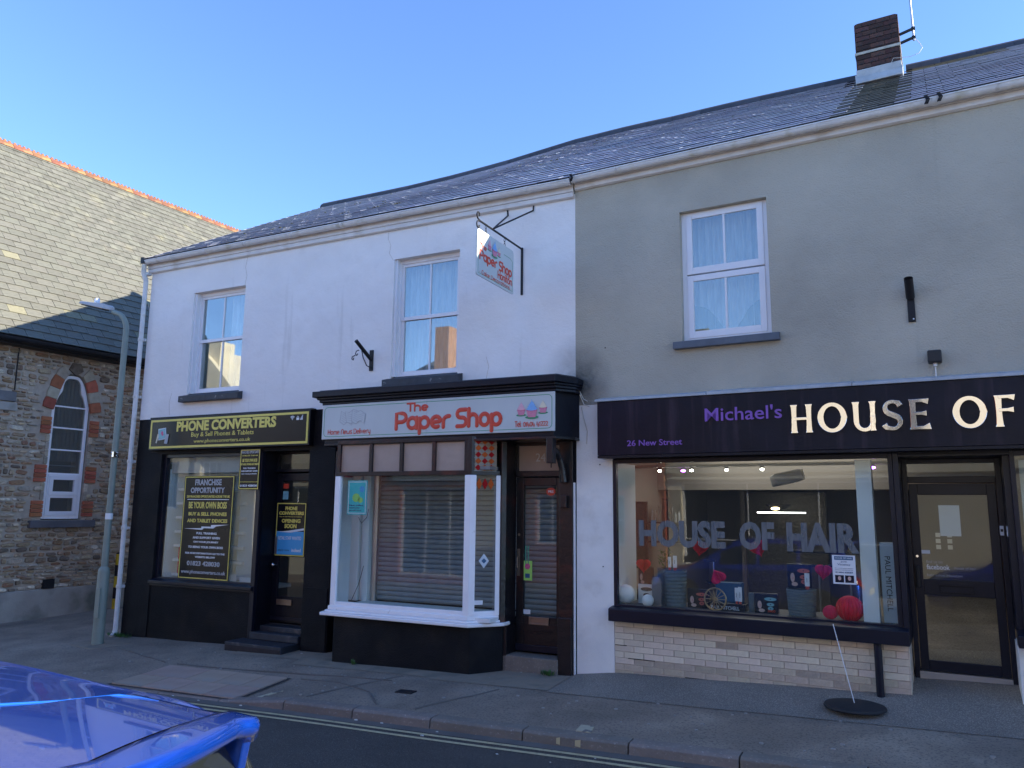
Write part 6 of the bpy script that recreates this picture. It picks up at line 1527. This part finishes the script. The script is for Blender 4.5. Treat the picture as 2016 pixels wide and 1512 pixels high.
# voussoirs around the pointed arch
def arch_at(t, r_):    # t 0..1 up the right half
    a0 = arch_pts(.365, 3.40, 4.14, n=20)[:21]
    i = min(19, int(t * 20)); f = t * 20 - i; p = Vector(a0[i]).lerp(Vector(a0[i + 1]), f); q = Vector(a0[min(20, i + 1)]) - Vector(a0[i]); nrm = Vector((q.y, -q.x)).normalized()
    return p + nrm * r_
cols = ['terra_brick', 'cream_brick', 'terra_brick', 'cream_brick', 'terra_brick']
seq = [('terra_brick', 0, .18), ('cream_brick', .185, .37), ('terra_brick', .375, .60), ('cream_brick', .605, .80)]
for sgn in (1, -1):
    for nm, t0, t1 in seq:
        p = [arch_at(t0, .0), arch_at((t0 + t1) / 2, .0), arch_at(t1, .0), arch_at(t1, .20), arch_at((t0 + t1) / 2, .215), arch_at(t0, .20)]
        pts = [((q.x + .02) * sgn - .02, q.y) for q in p]
        MB().prism(pts, -.045, .02).build('arch_stone', M[nm], cb, H, bevel=.006)
MB().prism([(-.02, 4.10), (-.16, 4.20), (-.10, 4.34), (.06, 4.34), (.12, 4.20)], -.04, .02).build('arch_stone', M['stone'][6], cb, H, bevel=.006)
MB().box(-.62, .60, -.10, .03, 1.20, 1.335).build('stone_sill', mat('slate_sill', (.10, .10, .11), .8, .2, 5, .4, 30), cb, H, bevel=.008)
# arched window frame
wf = thing  # noqa
wmb = MB()
def ringpoly(outer, inner, y0, y1, mb):
    n = len(outer); vs = [(x, y0, z) for x, z in outer + inner] + [(x, y1, z) for x, z in outer + inner]; f = []
    for k in range(n - 1): f += [(k, k + 1, n + k + 1, n + k), (k, 2 * n + k, 2 * n + k + 1, k + 1), (n + k, n + k + 1, 3 * n + k + 1, 3 * n + k)]
    mb.add(vs, f)
o_ = arch_pts(.355, 3.5, 4.10, n=12)
# cusped inner edge
i_ = []
for k, (x, z) in enumerate(o_):
    t = abs(k - 12) / 12
    w_ = .055 + .055 * math.exp(-((t - .55) / .16) ** 2)
    cx, cz = -.02, 3.5
    v = Vector((x - cx, z - cz)); l = v.length
    i_.append((cx + v.x * (1 - w_ / l), cz + v.y * (1 - w_ / l)))
i_[0] = (o_[0][0] - .055, 3.5); i_[-1] = (o_[-1][0] + .055, 3.5)
ringpoly(o_, i_, .045, .12, wmb)
wmb.box(-.375, -.32, .045, .12, 1.36, 3.5).box(.28, .335, .045, .12, 1.36, 3.5).box(-.32, .28, .046, .12, 1.36, 1.425)
for z in (3.47, 3.06, 2.64, 2.19): wmb.box(-.32, .28, .05, .11, z, z + .028)
wo = wmb.build('arched_window', M['white_gloss'], cb, H, bevel=.004)
MB().frame(-.32, .28, 1.425, 2.19, .03, .03, .10).build('casement', M['upvc'], wo, H, bevel=.003)
MB().frame(-.29, .25, 1.80, 2.16, .07, .015, .08).build('casement', M['upvc'], wo, H, bevel=.004)
MB().frame(-.29, .25, 1.45, 1.80, .05, .03, .08).build('casement', M['upvc'], wo, H, bevel=.004)
for z0, z1 in ((3.49, 4.05), (3.088, 3.47), (2.668, 3.06), (2.218, 2.64)):
    if z1 < 3.5: B('pane', M['glass_dark'], wo, H, -.32, .28, .075, .08, z0, z1)
MB().prism([(x, z) for x, z in i_], .075, .08).build('pane', M['glass_dark'], wo, H)
B('pane', M['glass_dark'], wo, H, -.22, .18, .06, .065, 1.87, 2.09); B('pane', M['glass_dark'], wo, H, -.24, .20, .06, .065, 1.50, 1.75)
vs, fs = [], []
for i in range(61):
    t = i / 60; xx = -.33 + .62 * t; d_ = .012 * math.sin(t * 50); vs += [(xx, .25 + d_, 2.45), (xx, .25 + d_, 4.1)]
    if i: q = 2 * i - 2; fs.append((q, q + 2, q + 3, q + 1))
MB().add(vs, fs).build('curtain', mat('grey_curtain', (.12, .12, .115), .9, .2, 5), wo, H, smooth='full')
B('room_back', M['dark'], cb, H, -.6, .6, .7, .72, 1.2, 4.2)
B('ledge', M['grey_print'], wo, H, -.3, .27, .2, .24, 2.36, 2.375)
# roof
PT = math.tan(R(50)); RY = 4.35; RZc = EZ + .02 + (RY + .22) * PT
czf = lambda x: RZc
EY = -.22
vs = [(XA - .1, EY, EZ - .02), (XB, EY, EZ - .02), (XB, RY, RZc - .05), (XA - .1, RY, RZc - .05), (XA - .1, 2 * RY - EY, EZ), (XB, 2 * RY - EY, EZ)]
MB().add(vs, [(0, 1, 2, 3), (3, 2, 5, 4), (0, 3, 4), (1, 5, 2)]).build('roof_deck', M['deck'], cb, H)
rows = 33; tl = []
for r in range(rows):
    off = (r % 2) * .16; n = int((XB - XA) / .32) + 1
    for i in range(n):
        a = max(XA - .1, XA - .1 + i * .32 - off); b = XA - .1 + (i + 1) * .32 - off
        if b - a < .08: continue
        tl.append((a, min(b, XB), r / rows, (a + b) / 2))
pale = set()
def near(q):
    cx, t = q[3], q[2]
    left = -2.5 + t * 1.0
    return (0 if (-2.7 < cx < 2.6 + t * 6.2) else 1, t * 1.0 + abs(cx - 0) * .12)
rp_ = random.Random(5)
def mf(k, cx, t): return M['church_slate_pale'] if rp_.random() < .02 else M['church_slate']
random.seed(6)
place_tiles(tl, cb, H, czf, M['church_slate'], 300, near, eave_z=EZ + .0, eave_y=EY, ridge_y=RY, rows=rows, tw=.32, thick=.012, lift=.024, mfun=mf)
# terracotta crested ridge
k = 0; xx = XA - .1
while xx < XB:
    b = xx + .44
    prof = [(-.15, -.13), (-.02, .03), (.02, .03), (.15, -.13)]
    mb = MB(); mb.sweepx([(RY + y, RZc + .03 + z) for y, z in prof], xx, b - .01)
    for q in range(4): mb.box(xx + .03 + q * .105, xx + .085 + q * .105, RY - .012, RY + .012, RZc + .055, RZc + .10)
    mb.build('ridge_tile', M['terra'], cb, H); xx = b
# gutter
MB().sweepx([(-.36 + .07 * math.cos(math.pi + math.pi * k / 8), EZ - .06 + .075 * math.sin(math.pi + math.pi * k / 8)) for k in range(9)], XA - .1, XB).build('gutter', M['iron'], cb, H, smooth=True)
B('eave_board', M['iron'], cb, H, XA, XB, -.30, .0, EZ - .16, EZ - .03)
MB().tube([(.72, -.05, 4.5), (.74, -.02, 4.62), (.8, -.1, 5.2)], .006, 5).build('cable', M['cable'], cb, H) if False else None
o = MB().tube([(-11.0, -.02, 4.95), (-11.08, .1, 4.8), (-11.3, .3, 4.4), (-11.28, .3, 4.25)], .006, 5).build('cable', M['cable'], None, smooth=True); tag(o, 'thin loose cable hanging off the left corner of the white building', 'cable')

# striped bollard in the alley
t = thing('bollard', 'black and yellow striped bollard post in the alley behind the lamp post', 'bollard', (-13.93, 2.08, -.40))
bx, by, bz = -13.93, 2.08, -.40
for k in range(5): MB().lathe([(.055, 0), (.055, .21)], (bx, by, bz + k * .215), 16).build('band', M['yellow' if k % 2 == 0 else 'iron'], t, smooth=True)
MB().ball((bx, by, bz + 1.075), .055, .055, .03, 16, 6).build('cap', M['iron'], t, smooth=True)

# street lamp
lx, ly, lz = -10.65, -.64, -.40
sl_ = thing('street_lamp', 'pale green street lamp post with a curved arm by the white downpipe', 'street lamp', (lx, ly, lz))
MB().lathe([(.082, 0), (.082, 1.06), (.077, 1.09), (.049, 1.13), (.046, 1.13)], (lx, ly, lz), 24).build('base_column', M['post_green'], sl_, smooth=True)
arm = [(lx, ly, z) for z in (.70, 1.5, 3.0, 4.2)] + [(lx - .19 + .19 * math.cos(R(a)), ly - .04 * math.sin(R(a)), 4.36 + .24 * math.sin(R(a))) for a in (0, 18, 36, 54, 72)] + [(lx - .26, ly - .06, 4.635)]
MB().tube(arm, [.048, .047, .045, .043, .042, .041, .040, .040, .039, .038], 16).build('column', M['post_green'], sl_, smooth=True)
B('access_door', M['post_green'], sl_, W, lx - .02, lx + .075, ly - .094, ly - .07, .0, .42, bevel=.006)
lh = MB(); lh.T = Matrix.Translation((lx - .30, ly - .08, 4.66)) @ Matrix.Rotation(R(14), 4, 'Y') @ Matrix.Rotation(R(8), 4, 'Z')
lh.add([(-.62, -.07, .0), (-.05, -.11, .0), (.03, -.05, .0), (.03, .05, .0), (-.05, .11, .0), (-.62, .07, .0), (-.60, -.055, .045), (-.08, -.085, .085), (.02, -.04, .06), (.02, .04, .06), (-.08, .085, .085), (-.60, .055, .045)],
       [(5, 4, 3, 2, 1, 0), (6, 7, 8, 9, 10, 11)] + [(i, (i + 1) % 6, (i + 1) % 6 + 6, i + 6) for i in range(6)])
lh.build('lantern_head', M['lamp_grey'], sl_, bevel=.01)
lh = MB(); lh.T = Matrix.Translation((lx - .30, ly - .08, 4.66)) @ Matrix.Rotation(R(14), 4, 'Y') @ Matrix.Rotation(R(8), 4, 'Z'); lh.box(-.56, -.1, -.06, .06, -.018, -.001); lh.build('lamp_glass', M['plastic_black'], sl_)
MB().lathe([(.04, 0), (.042, .05), (.03, .075), (.001, .08)], (lx - .62, ly - .1, 4.81), 14).build('photocell', M['white_print'], sl_, smooth=True)
MB().lathe([(.054, 0), (.058, .015), (.054, .03)], (lx, ly, 2.35), 16).lathe([(.054, 0), (.058, .015), (.054, .03)], (lx, ly, 2.40), 16).box(lx + .03, lx + .07, ly - .07, ly - .03, 2.35, 2.43).build('strap', M['chrome'], sl_)
MB().lathe([(.0535, 0), (.0535, .09)], (lx, ly, 1.42), 16).build('sticker', M['white_print'], sl_)
mbp = MB().slabz([(-10.98, -.85), (-10.35, -.95), (-10.2, -.45), (-10.7, -.35), (-11.0, -.5)], lambda x, y: pav(x, y) - .01, lambda x, y: pav(x, y) + .006); mbp.build('footing_patch', M['gritty'], pavement)

# weeds
def weed(cx, cy, n, s, label):
    mb = MB(); random.seed(int(abs(cx) * 100))
    for k in range(n):
        a = random.uniform(0, 6.28); r_ = random.uniform(0, s); h = random.uniform(.02, .07); b = Vector((cx + r_ * math.cos(a) * 1.8, cy + r_ * math.sin(a) * .4, pav(cx, cy) + .005)); d_ = Vector((math.cos(a) * .035, math.sin(a) * .035, h)); w_ = Vector((-math.sin(a), math.cos(a), 0)) * .008
        mb.add([b, b + d_ * .6 + w_, b + d_, b + d_ * .6 - w_], [(0, 1, 2, 3)])
    o = mb.build('weed_tuft', M['leaf'], None); tag(o, label, 'weeds')
weed(-10.88, -.12, 130, .14, 'green weeds growing at the foot of the white downpipe')
weed(-3.66, -.16, 60, .05, 'small green weed by the step of door 24')
weed(-6.15, -.47, 26, .03, 'tiny weed at the base of the black bay wall')

# ------------------------------------------------------------------ parked blue car
CX, CYc, CZ = -1.35, -7.41, zr(-3, -7.4) + .0
def catmull(P, t):
    n = len(P) - 1; x = max(0, min(n - 1e-6, t * n)); i = int(x); f = x - i
    p0, p1, p2, p3 = P[max(i - 1, 0)], P[i], P[i + 1], P[min(i + 2, n)]
    return tuple(.5 * (2 * b + (c - a) * f + (2 * a - 5 * b + 4 * c - d_) * f * f + (3 * b - a - 3 * c + d_) * f ** 3) for a, b, c, d_ in zip(p0, p1, p2, p3))
ST = [  # X from the tail, half-profile (y, z) from sill to roof centre
 (.00, [(.50, .30), (.66, .36), (.70, .48), (.66, .60), (.60, .64), (.50, .66), (.3, .67), (0, .68)]),
 (.08, [(.66, .22), (.80, .32), (.83, .52), (.79, .72), (.74, .80), (.62, .86), (.4, .88), (0, .90)]),
 (.24, [(.72, .20), (.84, .34), (.865, .58), (.83, .84), (.77, .95), (.65, 1.13), (.50, 1.20), (0, 1.23)]),
 (.42, [(.72, .20), (.84, .36), (.87, .60), (.84, .88), (.775, 1.0), (.63, 1.33), (.52, 1.395), (0, 1.435)]),
 (.90, [(.72, .18), (.84, .36), (.87, .60), (.845, .89), (.78, .98), (.61, 1.37), (.52, 1.425), (0, 1.47)]),
 (1.6, [(.72, .18), (.84, .35), (.87, .60), (.845, .88), (.79, .95), (.61, 1.385), (.52, 1.44), (0, 1.485)]),
 (2.2, [(.72, .18), (.84, .35), (.87, .60), (.845, .87), (.79, .93), (.60, 1.34), (.50, 1.40), (0, 1.445)]),
 (2.8, [(.72, .18), (.84, .35), (.865, .60), (.84, .86), (.80, .90), (.68, 1.06), (.52, 1.12), (0, 1.16)]),
 (3.15, [(.72, .18), (.84, .35), (.86, .60), (.83, .82), (.79, .86), (.68, .90), (.5, .93), (0, .96)]),
 (3.65, [(.70, .19), (.80, .34), (.82, .56), (.78, .74), (.72, .78), (.62, .82), (.45, .85), (0, .87)]),
 (3.92, [(.55, .22), (.66, .33), (.68, .48), (.64, .62), (.58, .66), (.5, .69), (.35, .71), (0, .72)]),
 (4.0, [(.40, .28), (.52, .35), (.54, .46), (.50, .55), (.46, .58), (.38, .60), (.25, .62), (0, .63)])]
XS = [s[0] for s in ST]
def carP(s, t, off=0.0):
    flat = [(x,) + tuple(v for p in pr for v in p) for x, pr in ST]
    r_ = catmull(flat, s); P = [(r_[1 + 2 * i], r_[2 + 2 * i]) for i in range(8)]
    y, z = catmull(P, t)
    return Vector((CX - r_[0], y, z))
def cpt(s, t, sg=1, off=0):
    p = carP(s, t)
    if off:
        a = carP(min(1, s + .004), t) - carP(max(0, s - .004), t); b = carP(s, min(1, t + .01)) - carP(s, max(0, t - .01))
        n_ = a.cross(b); n_ = n_.normalized() if n_.length else Vector((0, 0, 1))
        if n_.z < 0 and t > .5 or (n_.y < 0): n_ = -n_
        if t > .97: n_ = Vector((n_.x, 0, abs(n_.z))).normalized()
        p = p + n_ * off
    return (p.x, CYc + sg * p.y, CZ + p.z)
car = thing('parked_car', 'glossy metallic blue hatchback with a roof spoiler parked at the near kerb', 'car', (-3.2, CYc, CZ))
def patch(s0, s1, t0, t1, ns, nt_, sides, off, name, m, full=False):
    mb = MB()
    for sg in sides:
        vs = [cpt(s0 + (s1 - s0) * i / ns, t0 + (t1 - t0) * j / nt_, sg, off) for i in range(ns + 1) for j in range(nt_ + 1)]
        fs = [(i * (nt_ + 1) + j, (i + 1) * (nt_ + 1) + j, (i + 1) * (nt_ + 1) + j + 1, i * (nt_ + 1) + j + 1) for i in range(ns) for j in range(nt_)]
        if sg > 0: fs = [f[::-1] for f in fs]
        mb.add(vs, fs)
    return mb.build(name, m, car, smooth='full')
NS, NT = 120, 56
vs = []; 
for i in range(NS + 1):
    s = i / NS
    row = [cpt(s, j / NT, -1) for j in range(NT)] + [cpt(s, 1 - j / NT, 1) for j in range(NT + 1)]
    vs += row
w_ = 2 * NT + 1; fs = [(i * w_ + j, i * w_ + j + 1, (i + 1) * w_ + j + 1, (i + 1) * w_ + j) for i in range(NS) for j in range(w_ - 1)]
fs += [(i * w_ + w_ - 1, i * w_, (i + 1) * w_, (i + 1) * w_ + w_ - 1) for i in range(NS)]
fs += [tuple(range(w_ - 1, -1, -1)), tuple(NS * w_ + j for j in range(w_))]
body = MB().add(vs, fs).build('body', M['car'], car, smooth=True)
bpy_me = body.data
s_of = lambda X: next((i + (X - XS[i]) / (XS[i + 1] - XS[i])) / (len(XS) - 1) for i in range(len(XS) - 1) if XS[i] <= X <= XS[i + 1])
for sg in (1, -1):
    patch(s_of(.55), s_of(1.05), .585, .70, 10, 8, (sg,), .004, 'side_window', M['car_glass']); patch(s_of(1.12), s_of(1.75), .585, .70, 10, 8, (sg,), .004, 'side_window', M['car_glass']); patch(s_of(1.82), s_of(2.5), .585, .69, 10, 8, (sg,), .004, 'side_window', M['car_glass'])
patch(s_of(2.3), s_of(2.95), .72, 1.0, 12, 14, (1, -1), .004, 'windscreen', M['car_glass'])
patch(s_of(.10), s_of(.39), .72, 1.0, 12, 14, (1, -1), .006, 'rear_window', M['car_glass'])
for sg in (1, -1):
    patch(s_of(.02), s_of(.20), .42, .60, 6, 6, (sg,), .006, 'tail_light', M['red_lens']); patch(s_of(3.6), s_of(3.95), .42, .62, 6, 6, (sg,), .006, 'headlight', M['clear_lens'])
for X in (.72, 3.22):
    for sg in (1, -1):
        wc = (CX - X, CYc + sg * .80, CZ + .31)
        wh_ = MB().lathe([(.20, -.09), (.29, -.09), (.31, -.06), (.31, .06), (.29, .09), (.20, .09)], wc, 32, 'y').build('wheel', M['tyre'], car, smooth=True)
        rm = MB().lathe([(.20, -.07), (.205, .06), (.19, .075)], wc, 32, 'y')
        for k in range(5):
            a = 2 * math.pi * k / 5; rm.tube([(wc[0], wc[1] + sg * .07, wc[2]), (wc[0] + .19 * math.cos(a), wc[1] + sg * .07, wc[2] + .19 * math.sin(a))], .022, 6)
        rm.build('rim', M['metal'], wh_, smooth=True)
        MB().lathe([(.36, -.004), (.36, .004)], (wc[0], CYc + sg * .862, wc[2] + .02), 32, 'y').build('wheel_arch', M['plastic_black'], car)
B('number_plate', M['yellow'], car, W, CX + .004, CX + .015, CYc - .26, CYc + .26, CZ + .50, CZ + .61)
# roof spoiler: roof extension up to a seam, then a raised lip with a rounded trailing edge
sp_back = lambda v: .15 * min(1, abs(v) / .42) ** 1.6 + .09 * max(0, abs(v) / .575 - .84) / .16
sp_front = lambda v: .125 + .31 * abs(v)
sp_z = lambda X, v: 1.474 - .022 * (.62 - X) / .62 - .052 * (v / .575) ** 2 - .035 * max(0, abs(v) / .575 - .86) / .14
def wing(name_, fa, fb, lift, thick, m, round_edge):
    vs = []; spans = 44; pn = 0
    for i in range(spans + 1):
        v = -.575 + 1.15 * i / spans; a_, b_ = fa(v), fb(v)
        xs_ = [a_ + (b_ - a_) * k / 6 for k in range(7)]
        hump = [lift * math.sin(min(1, k / 1.5) * math.pi / 2) for k in range(7)] if round_edge else [0] * 7
        top = [(X, sp_z(X, v) + h) for X, h in zip(xs_, hump)]; bx_ = top[-1]
        edge = [(bx_[0] - .010, bx_[1] - .006), (bx_[0] - .015, bx_[1] - .018), (bx_[0] - .012, bx_[1] - .032), (bx_[0] + .002, bx_[1] - thick)] if round_edge else [(bx_[0], bx_[1] - .012)]
        bot = [(xs_[3], sp_z(xs_[3], v) - thick), (xs_[0], sp_z(xs_[0], v) - (thick if round_edge else .012))]
        prof = top + edge + bot; pn = len(prof)
        vs += [(CX - X, CYc + v, CZ + z) for X, z in prof]
    fs = [(i * pn + j, i * pn + (j + 1) % pn, (i + 1) * pn + (j + 1) % pn, (i + 1) * pn + j) for i in range(spans) for j in range(pn)]
    fs += [tuple(range(pn - 1, -1, -1)), tuple(spans * pn + j for j in range(pn))]
    return MB().add(vs, fs).build(name_, m, car, smooth=True)
wing('roof_extension', lambda v: .62, lambda v: sp_front(v) + .007, 0, .03, M['car'], False)
wing('roof_spoiler', sp_front, sp_back, .012, .046, M['car'], True)
MB().tube([(CX - sp_front(v) - .002, CYc + v, CZ + sp_z(sp_front(v), v) - .003) for v in [-.56 + .04 * k for k in range(29)]], .005, 6).build('spoiler_seam', M['seam'], car, smooth=True)
for sg in (1, -1):
    MB().add([(CX - .22, CYc + sg * .555, CZ + 1.385), (CX - .50, CYc + sg * .59, CZ + 1.36), (CX - .42, CYc + sg * .63, CZ + 1.15), (CX - .33, CYc + sg * .62, CZ + 1.15),
              (CX - .22, CYc + sg * .52, CZ + 1.385), (CX - .50, CYc + sg * .55, CZ + 1.36), (CX - .42, CYc + sg * .60, CZ + 1.15), (CX - .33, CYc + sg * .59, CZ + 1.15)],
             [(0, 1, 2, 3), (7, 6, 5, 4), (0, 4, 5, 1), (1, 5, 6, 2), (2, 6, 7, 3), (3, 7, 4, 0)]).build('spoiler_fin', M['car'], car, bevel=.006)
def roof_z(X, v):
    best = min((abs(abs(carP(s_of(X), t / 200).y) - abs(v)), carP(s_of(X), t / 200).z) for t in range(130, 201))
    return best[1]
pts = [(.50, .475), (.56, .462), (.61, .435), (.69, .33), (.755, .2), (.80, .1), (.815, 0)]
pts = pts + [(X, -v) for X, v in reversed(pts[:-1])]
MB().tube([(CX - X, CYc + v, CZ + max(roof_z(X, v), sp_z(X, v) if X < .62 else 0) + .0005) for X, v in pts], [.001, .003] + [.0042] * (len(pts) - 4) + [.003, .001], 8).build('roof_bead', M['car_bright'], car, smooth=True)
MB().box(CX - .19, CX - .175, CYc - .14, CYc + .14, CZ + 1.398, CZ + 1.412).build('brake_light', M['red_lens'], car)
MB().box(CX - .19, CX - .175, CYc - .14, CYc + .14, CZ + 1.378, CZ + 1.392).build('brake_light', M['red_lens'], car)
random.seed(14); mb = MB()
for k in range(120):
    s = s_of(random.uniform(.7, 2.1)); t = random.uniform(.82, .99); p = cpt(s, t, random.choice((1, -1)), .0005); r_ = random.uniform(.0015, .0045); mb.ball(p, r_ * 1.2, r_ * 1.2, r_ * .5, 7, 4)
o = mb.build('water_drops', glass('water', 1.33, (.9, .95, 1)), car, smooth=True); o['kind'] = 'stuff'

# ------------------------------------------------------------------ the other side of the street (seen in the reflections)
def opp(name, label, x0, x1, y, h, m, wins, gable=None, depth=7):
    t = thing(name, label, 'building', ((x0 + x1) / 2, y - .2, -.3))
    holes = [w for w in wins]
    F2 = Matrix.Translation((0, y, 0)) @ Matrix.Rotation(math.pi, 4, 'Z')
    mb = MB().wall(-x1, -x0, -1, h, 0, .3, holes); mb.build('wall', m, t, F2)
    for (a, b, c, d_) in holes:
        w = MB().frame(a + .0, b, c, d_, .06, .1, .16)
        for k in range(1, 3): xx = a + (b - a) * k / 3; w.box(xx - .015, xx + .015, .11, .15, c + .06, d_ - .06)
        w.box(a + .06, b - .06, .112, .148, (c + d_) / 2 - .015, (c + d_) / 2 + .015)
        wo_ = w.build('window', M['white_gloss'], t, F2); B('pane', M['dark_glass'], wo_, F2, a + .02, b - .02, .13, .14, c + .02, d_ - .02)
    MB().box(-x1, -x0, .3, depth, -1, h - .02).build('rear', m, t, F2)
    if gable: MB().prism([(-x1, h), (-x0, h), (-(x0 + x1) / 2, h + gable)], .0, depth).build('gable', m, t, F2)
    else: MB().sweepx([(-.3, h), (depth / 2, h + 1.7), (depth, h), (depth, h - .1), (-.3, h - .1)], -x1 - .1, -x0 + .1).build('roof', M['opp_roof'], t, F2)
    return t, F2
wl = lambda *a: list(a)
t, F2 = opp('opposite_building', 'sunlit cream rendered building across the street, its wide dark shopfront added to darken the salon reflections', -6.45, 6, -10.7, 5.2, M['opp_cream'], [(1.2, 6.1, -.5, 2.36), (-2.4, -1.6, .2, 2.2), (-5.2, -3.8, .4, 2.2), (.5, 1.5, 3.2, 4.6), (4.2, 5.2, 3.2, 4.6), (-4.8, -3.8, 3.2, 4.6)])  # wide ground-floor shopfront is made up, keeps the lower salon glass reflection dark
B('added_shop_dado', M['black_paint'], t, F2, 1.2, 6.1, .08, .2, -.5, .5); B('added_shop_fascia', M['opp_stone'], t, F2, 1.0, 6.3, -.12, .0, 2.40, 2.46)  # dado and fascia of the added shopfront, out of direct view
B('string_band', M['opp_stone'], t, F2, -6, 6.45, -.08, .0, 2.55, 2.75)
t, F2 = opp('opposite_building', 'orange brick building with white framed windows across the street', -13.5, -6.5, -10.6, 5.4, M['opp_brick'], [(7.6, 8.9, .7, 2.0), (10.2, 12.6, -.2, 2.2), (8, 9, 3.3, 4.7), (11, 12, 3.3, 4.7)])
B('shop_board', M['board_black'], t, F2, 7.3, 9.3, -.08, .0, 2.25, 2.7); B('shop_board', M['board_white'], t, F2, 10.0, 12.8, -.08, .0, 2.35, 2.8)
B('chimney', mat('tan_chimney_brick', (.42, .24, .15), .9, .15, 5), t, F2, 12.15, 12.65, .6, 1.1, 5.4, 7.2)
t, F2 = opp('opposite_building', 'low pale rendered shop building across the street towards the far left', -20.2, -13.6, -11.0, 4.2, M['opp_stone'], [(14.6, 16.4, .0, 2.3), (17.4, 19.4, .0, 2.3)])
B('red_stripe', M['heart'], t, F2, 14.2, 19.8, -.06, .0, 2.5, 2.7)
t, F2 = opp('opposite_building', 'tall pale stone gabled building across the street at the far left', -26, -20.3, -11.4, 4.9, M['opp_stone'], [(21.5, 22.5, 1.5, 3.2), (23.6, 24.6, 1.5, 3.2)], gable=2.6)
B('chimney', M['opp_stone'], t, F2, 22.3, 23.1, .2, .9, 5.5, 7.7)
t, F2 = opp('opposite_building', 'plain grey rendered house across the street at the far right', 6.2, 16, -10.6, 5.4, M['opp_cream'], [(-9, -8, .5, 2.2), (-13, -12, .5, 2.2), (-9, -8, 3.2, 4.6), (-13, -12, 3.2, 4.6)])
car2 = copy_of(car, None, Matrix.Translation((4.9, .02, .11)) @ WM[car.name])
tag(car2, 'second blue hatchback, seen only as a reflection in the salon door glass', 'car')
def copy_children(src, dst, T):
    for ch in list(src.children):
        if ch.name.startswith('water_drops'): continue
        c = copy_of(ch, dst, T @ WM[ch.name]); copy_children(ch, c, T)
copy_children(car, car2, Matrix.Translation((4.9, .02, .11)))
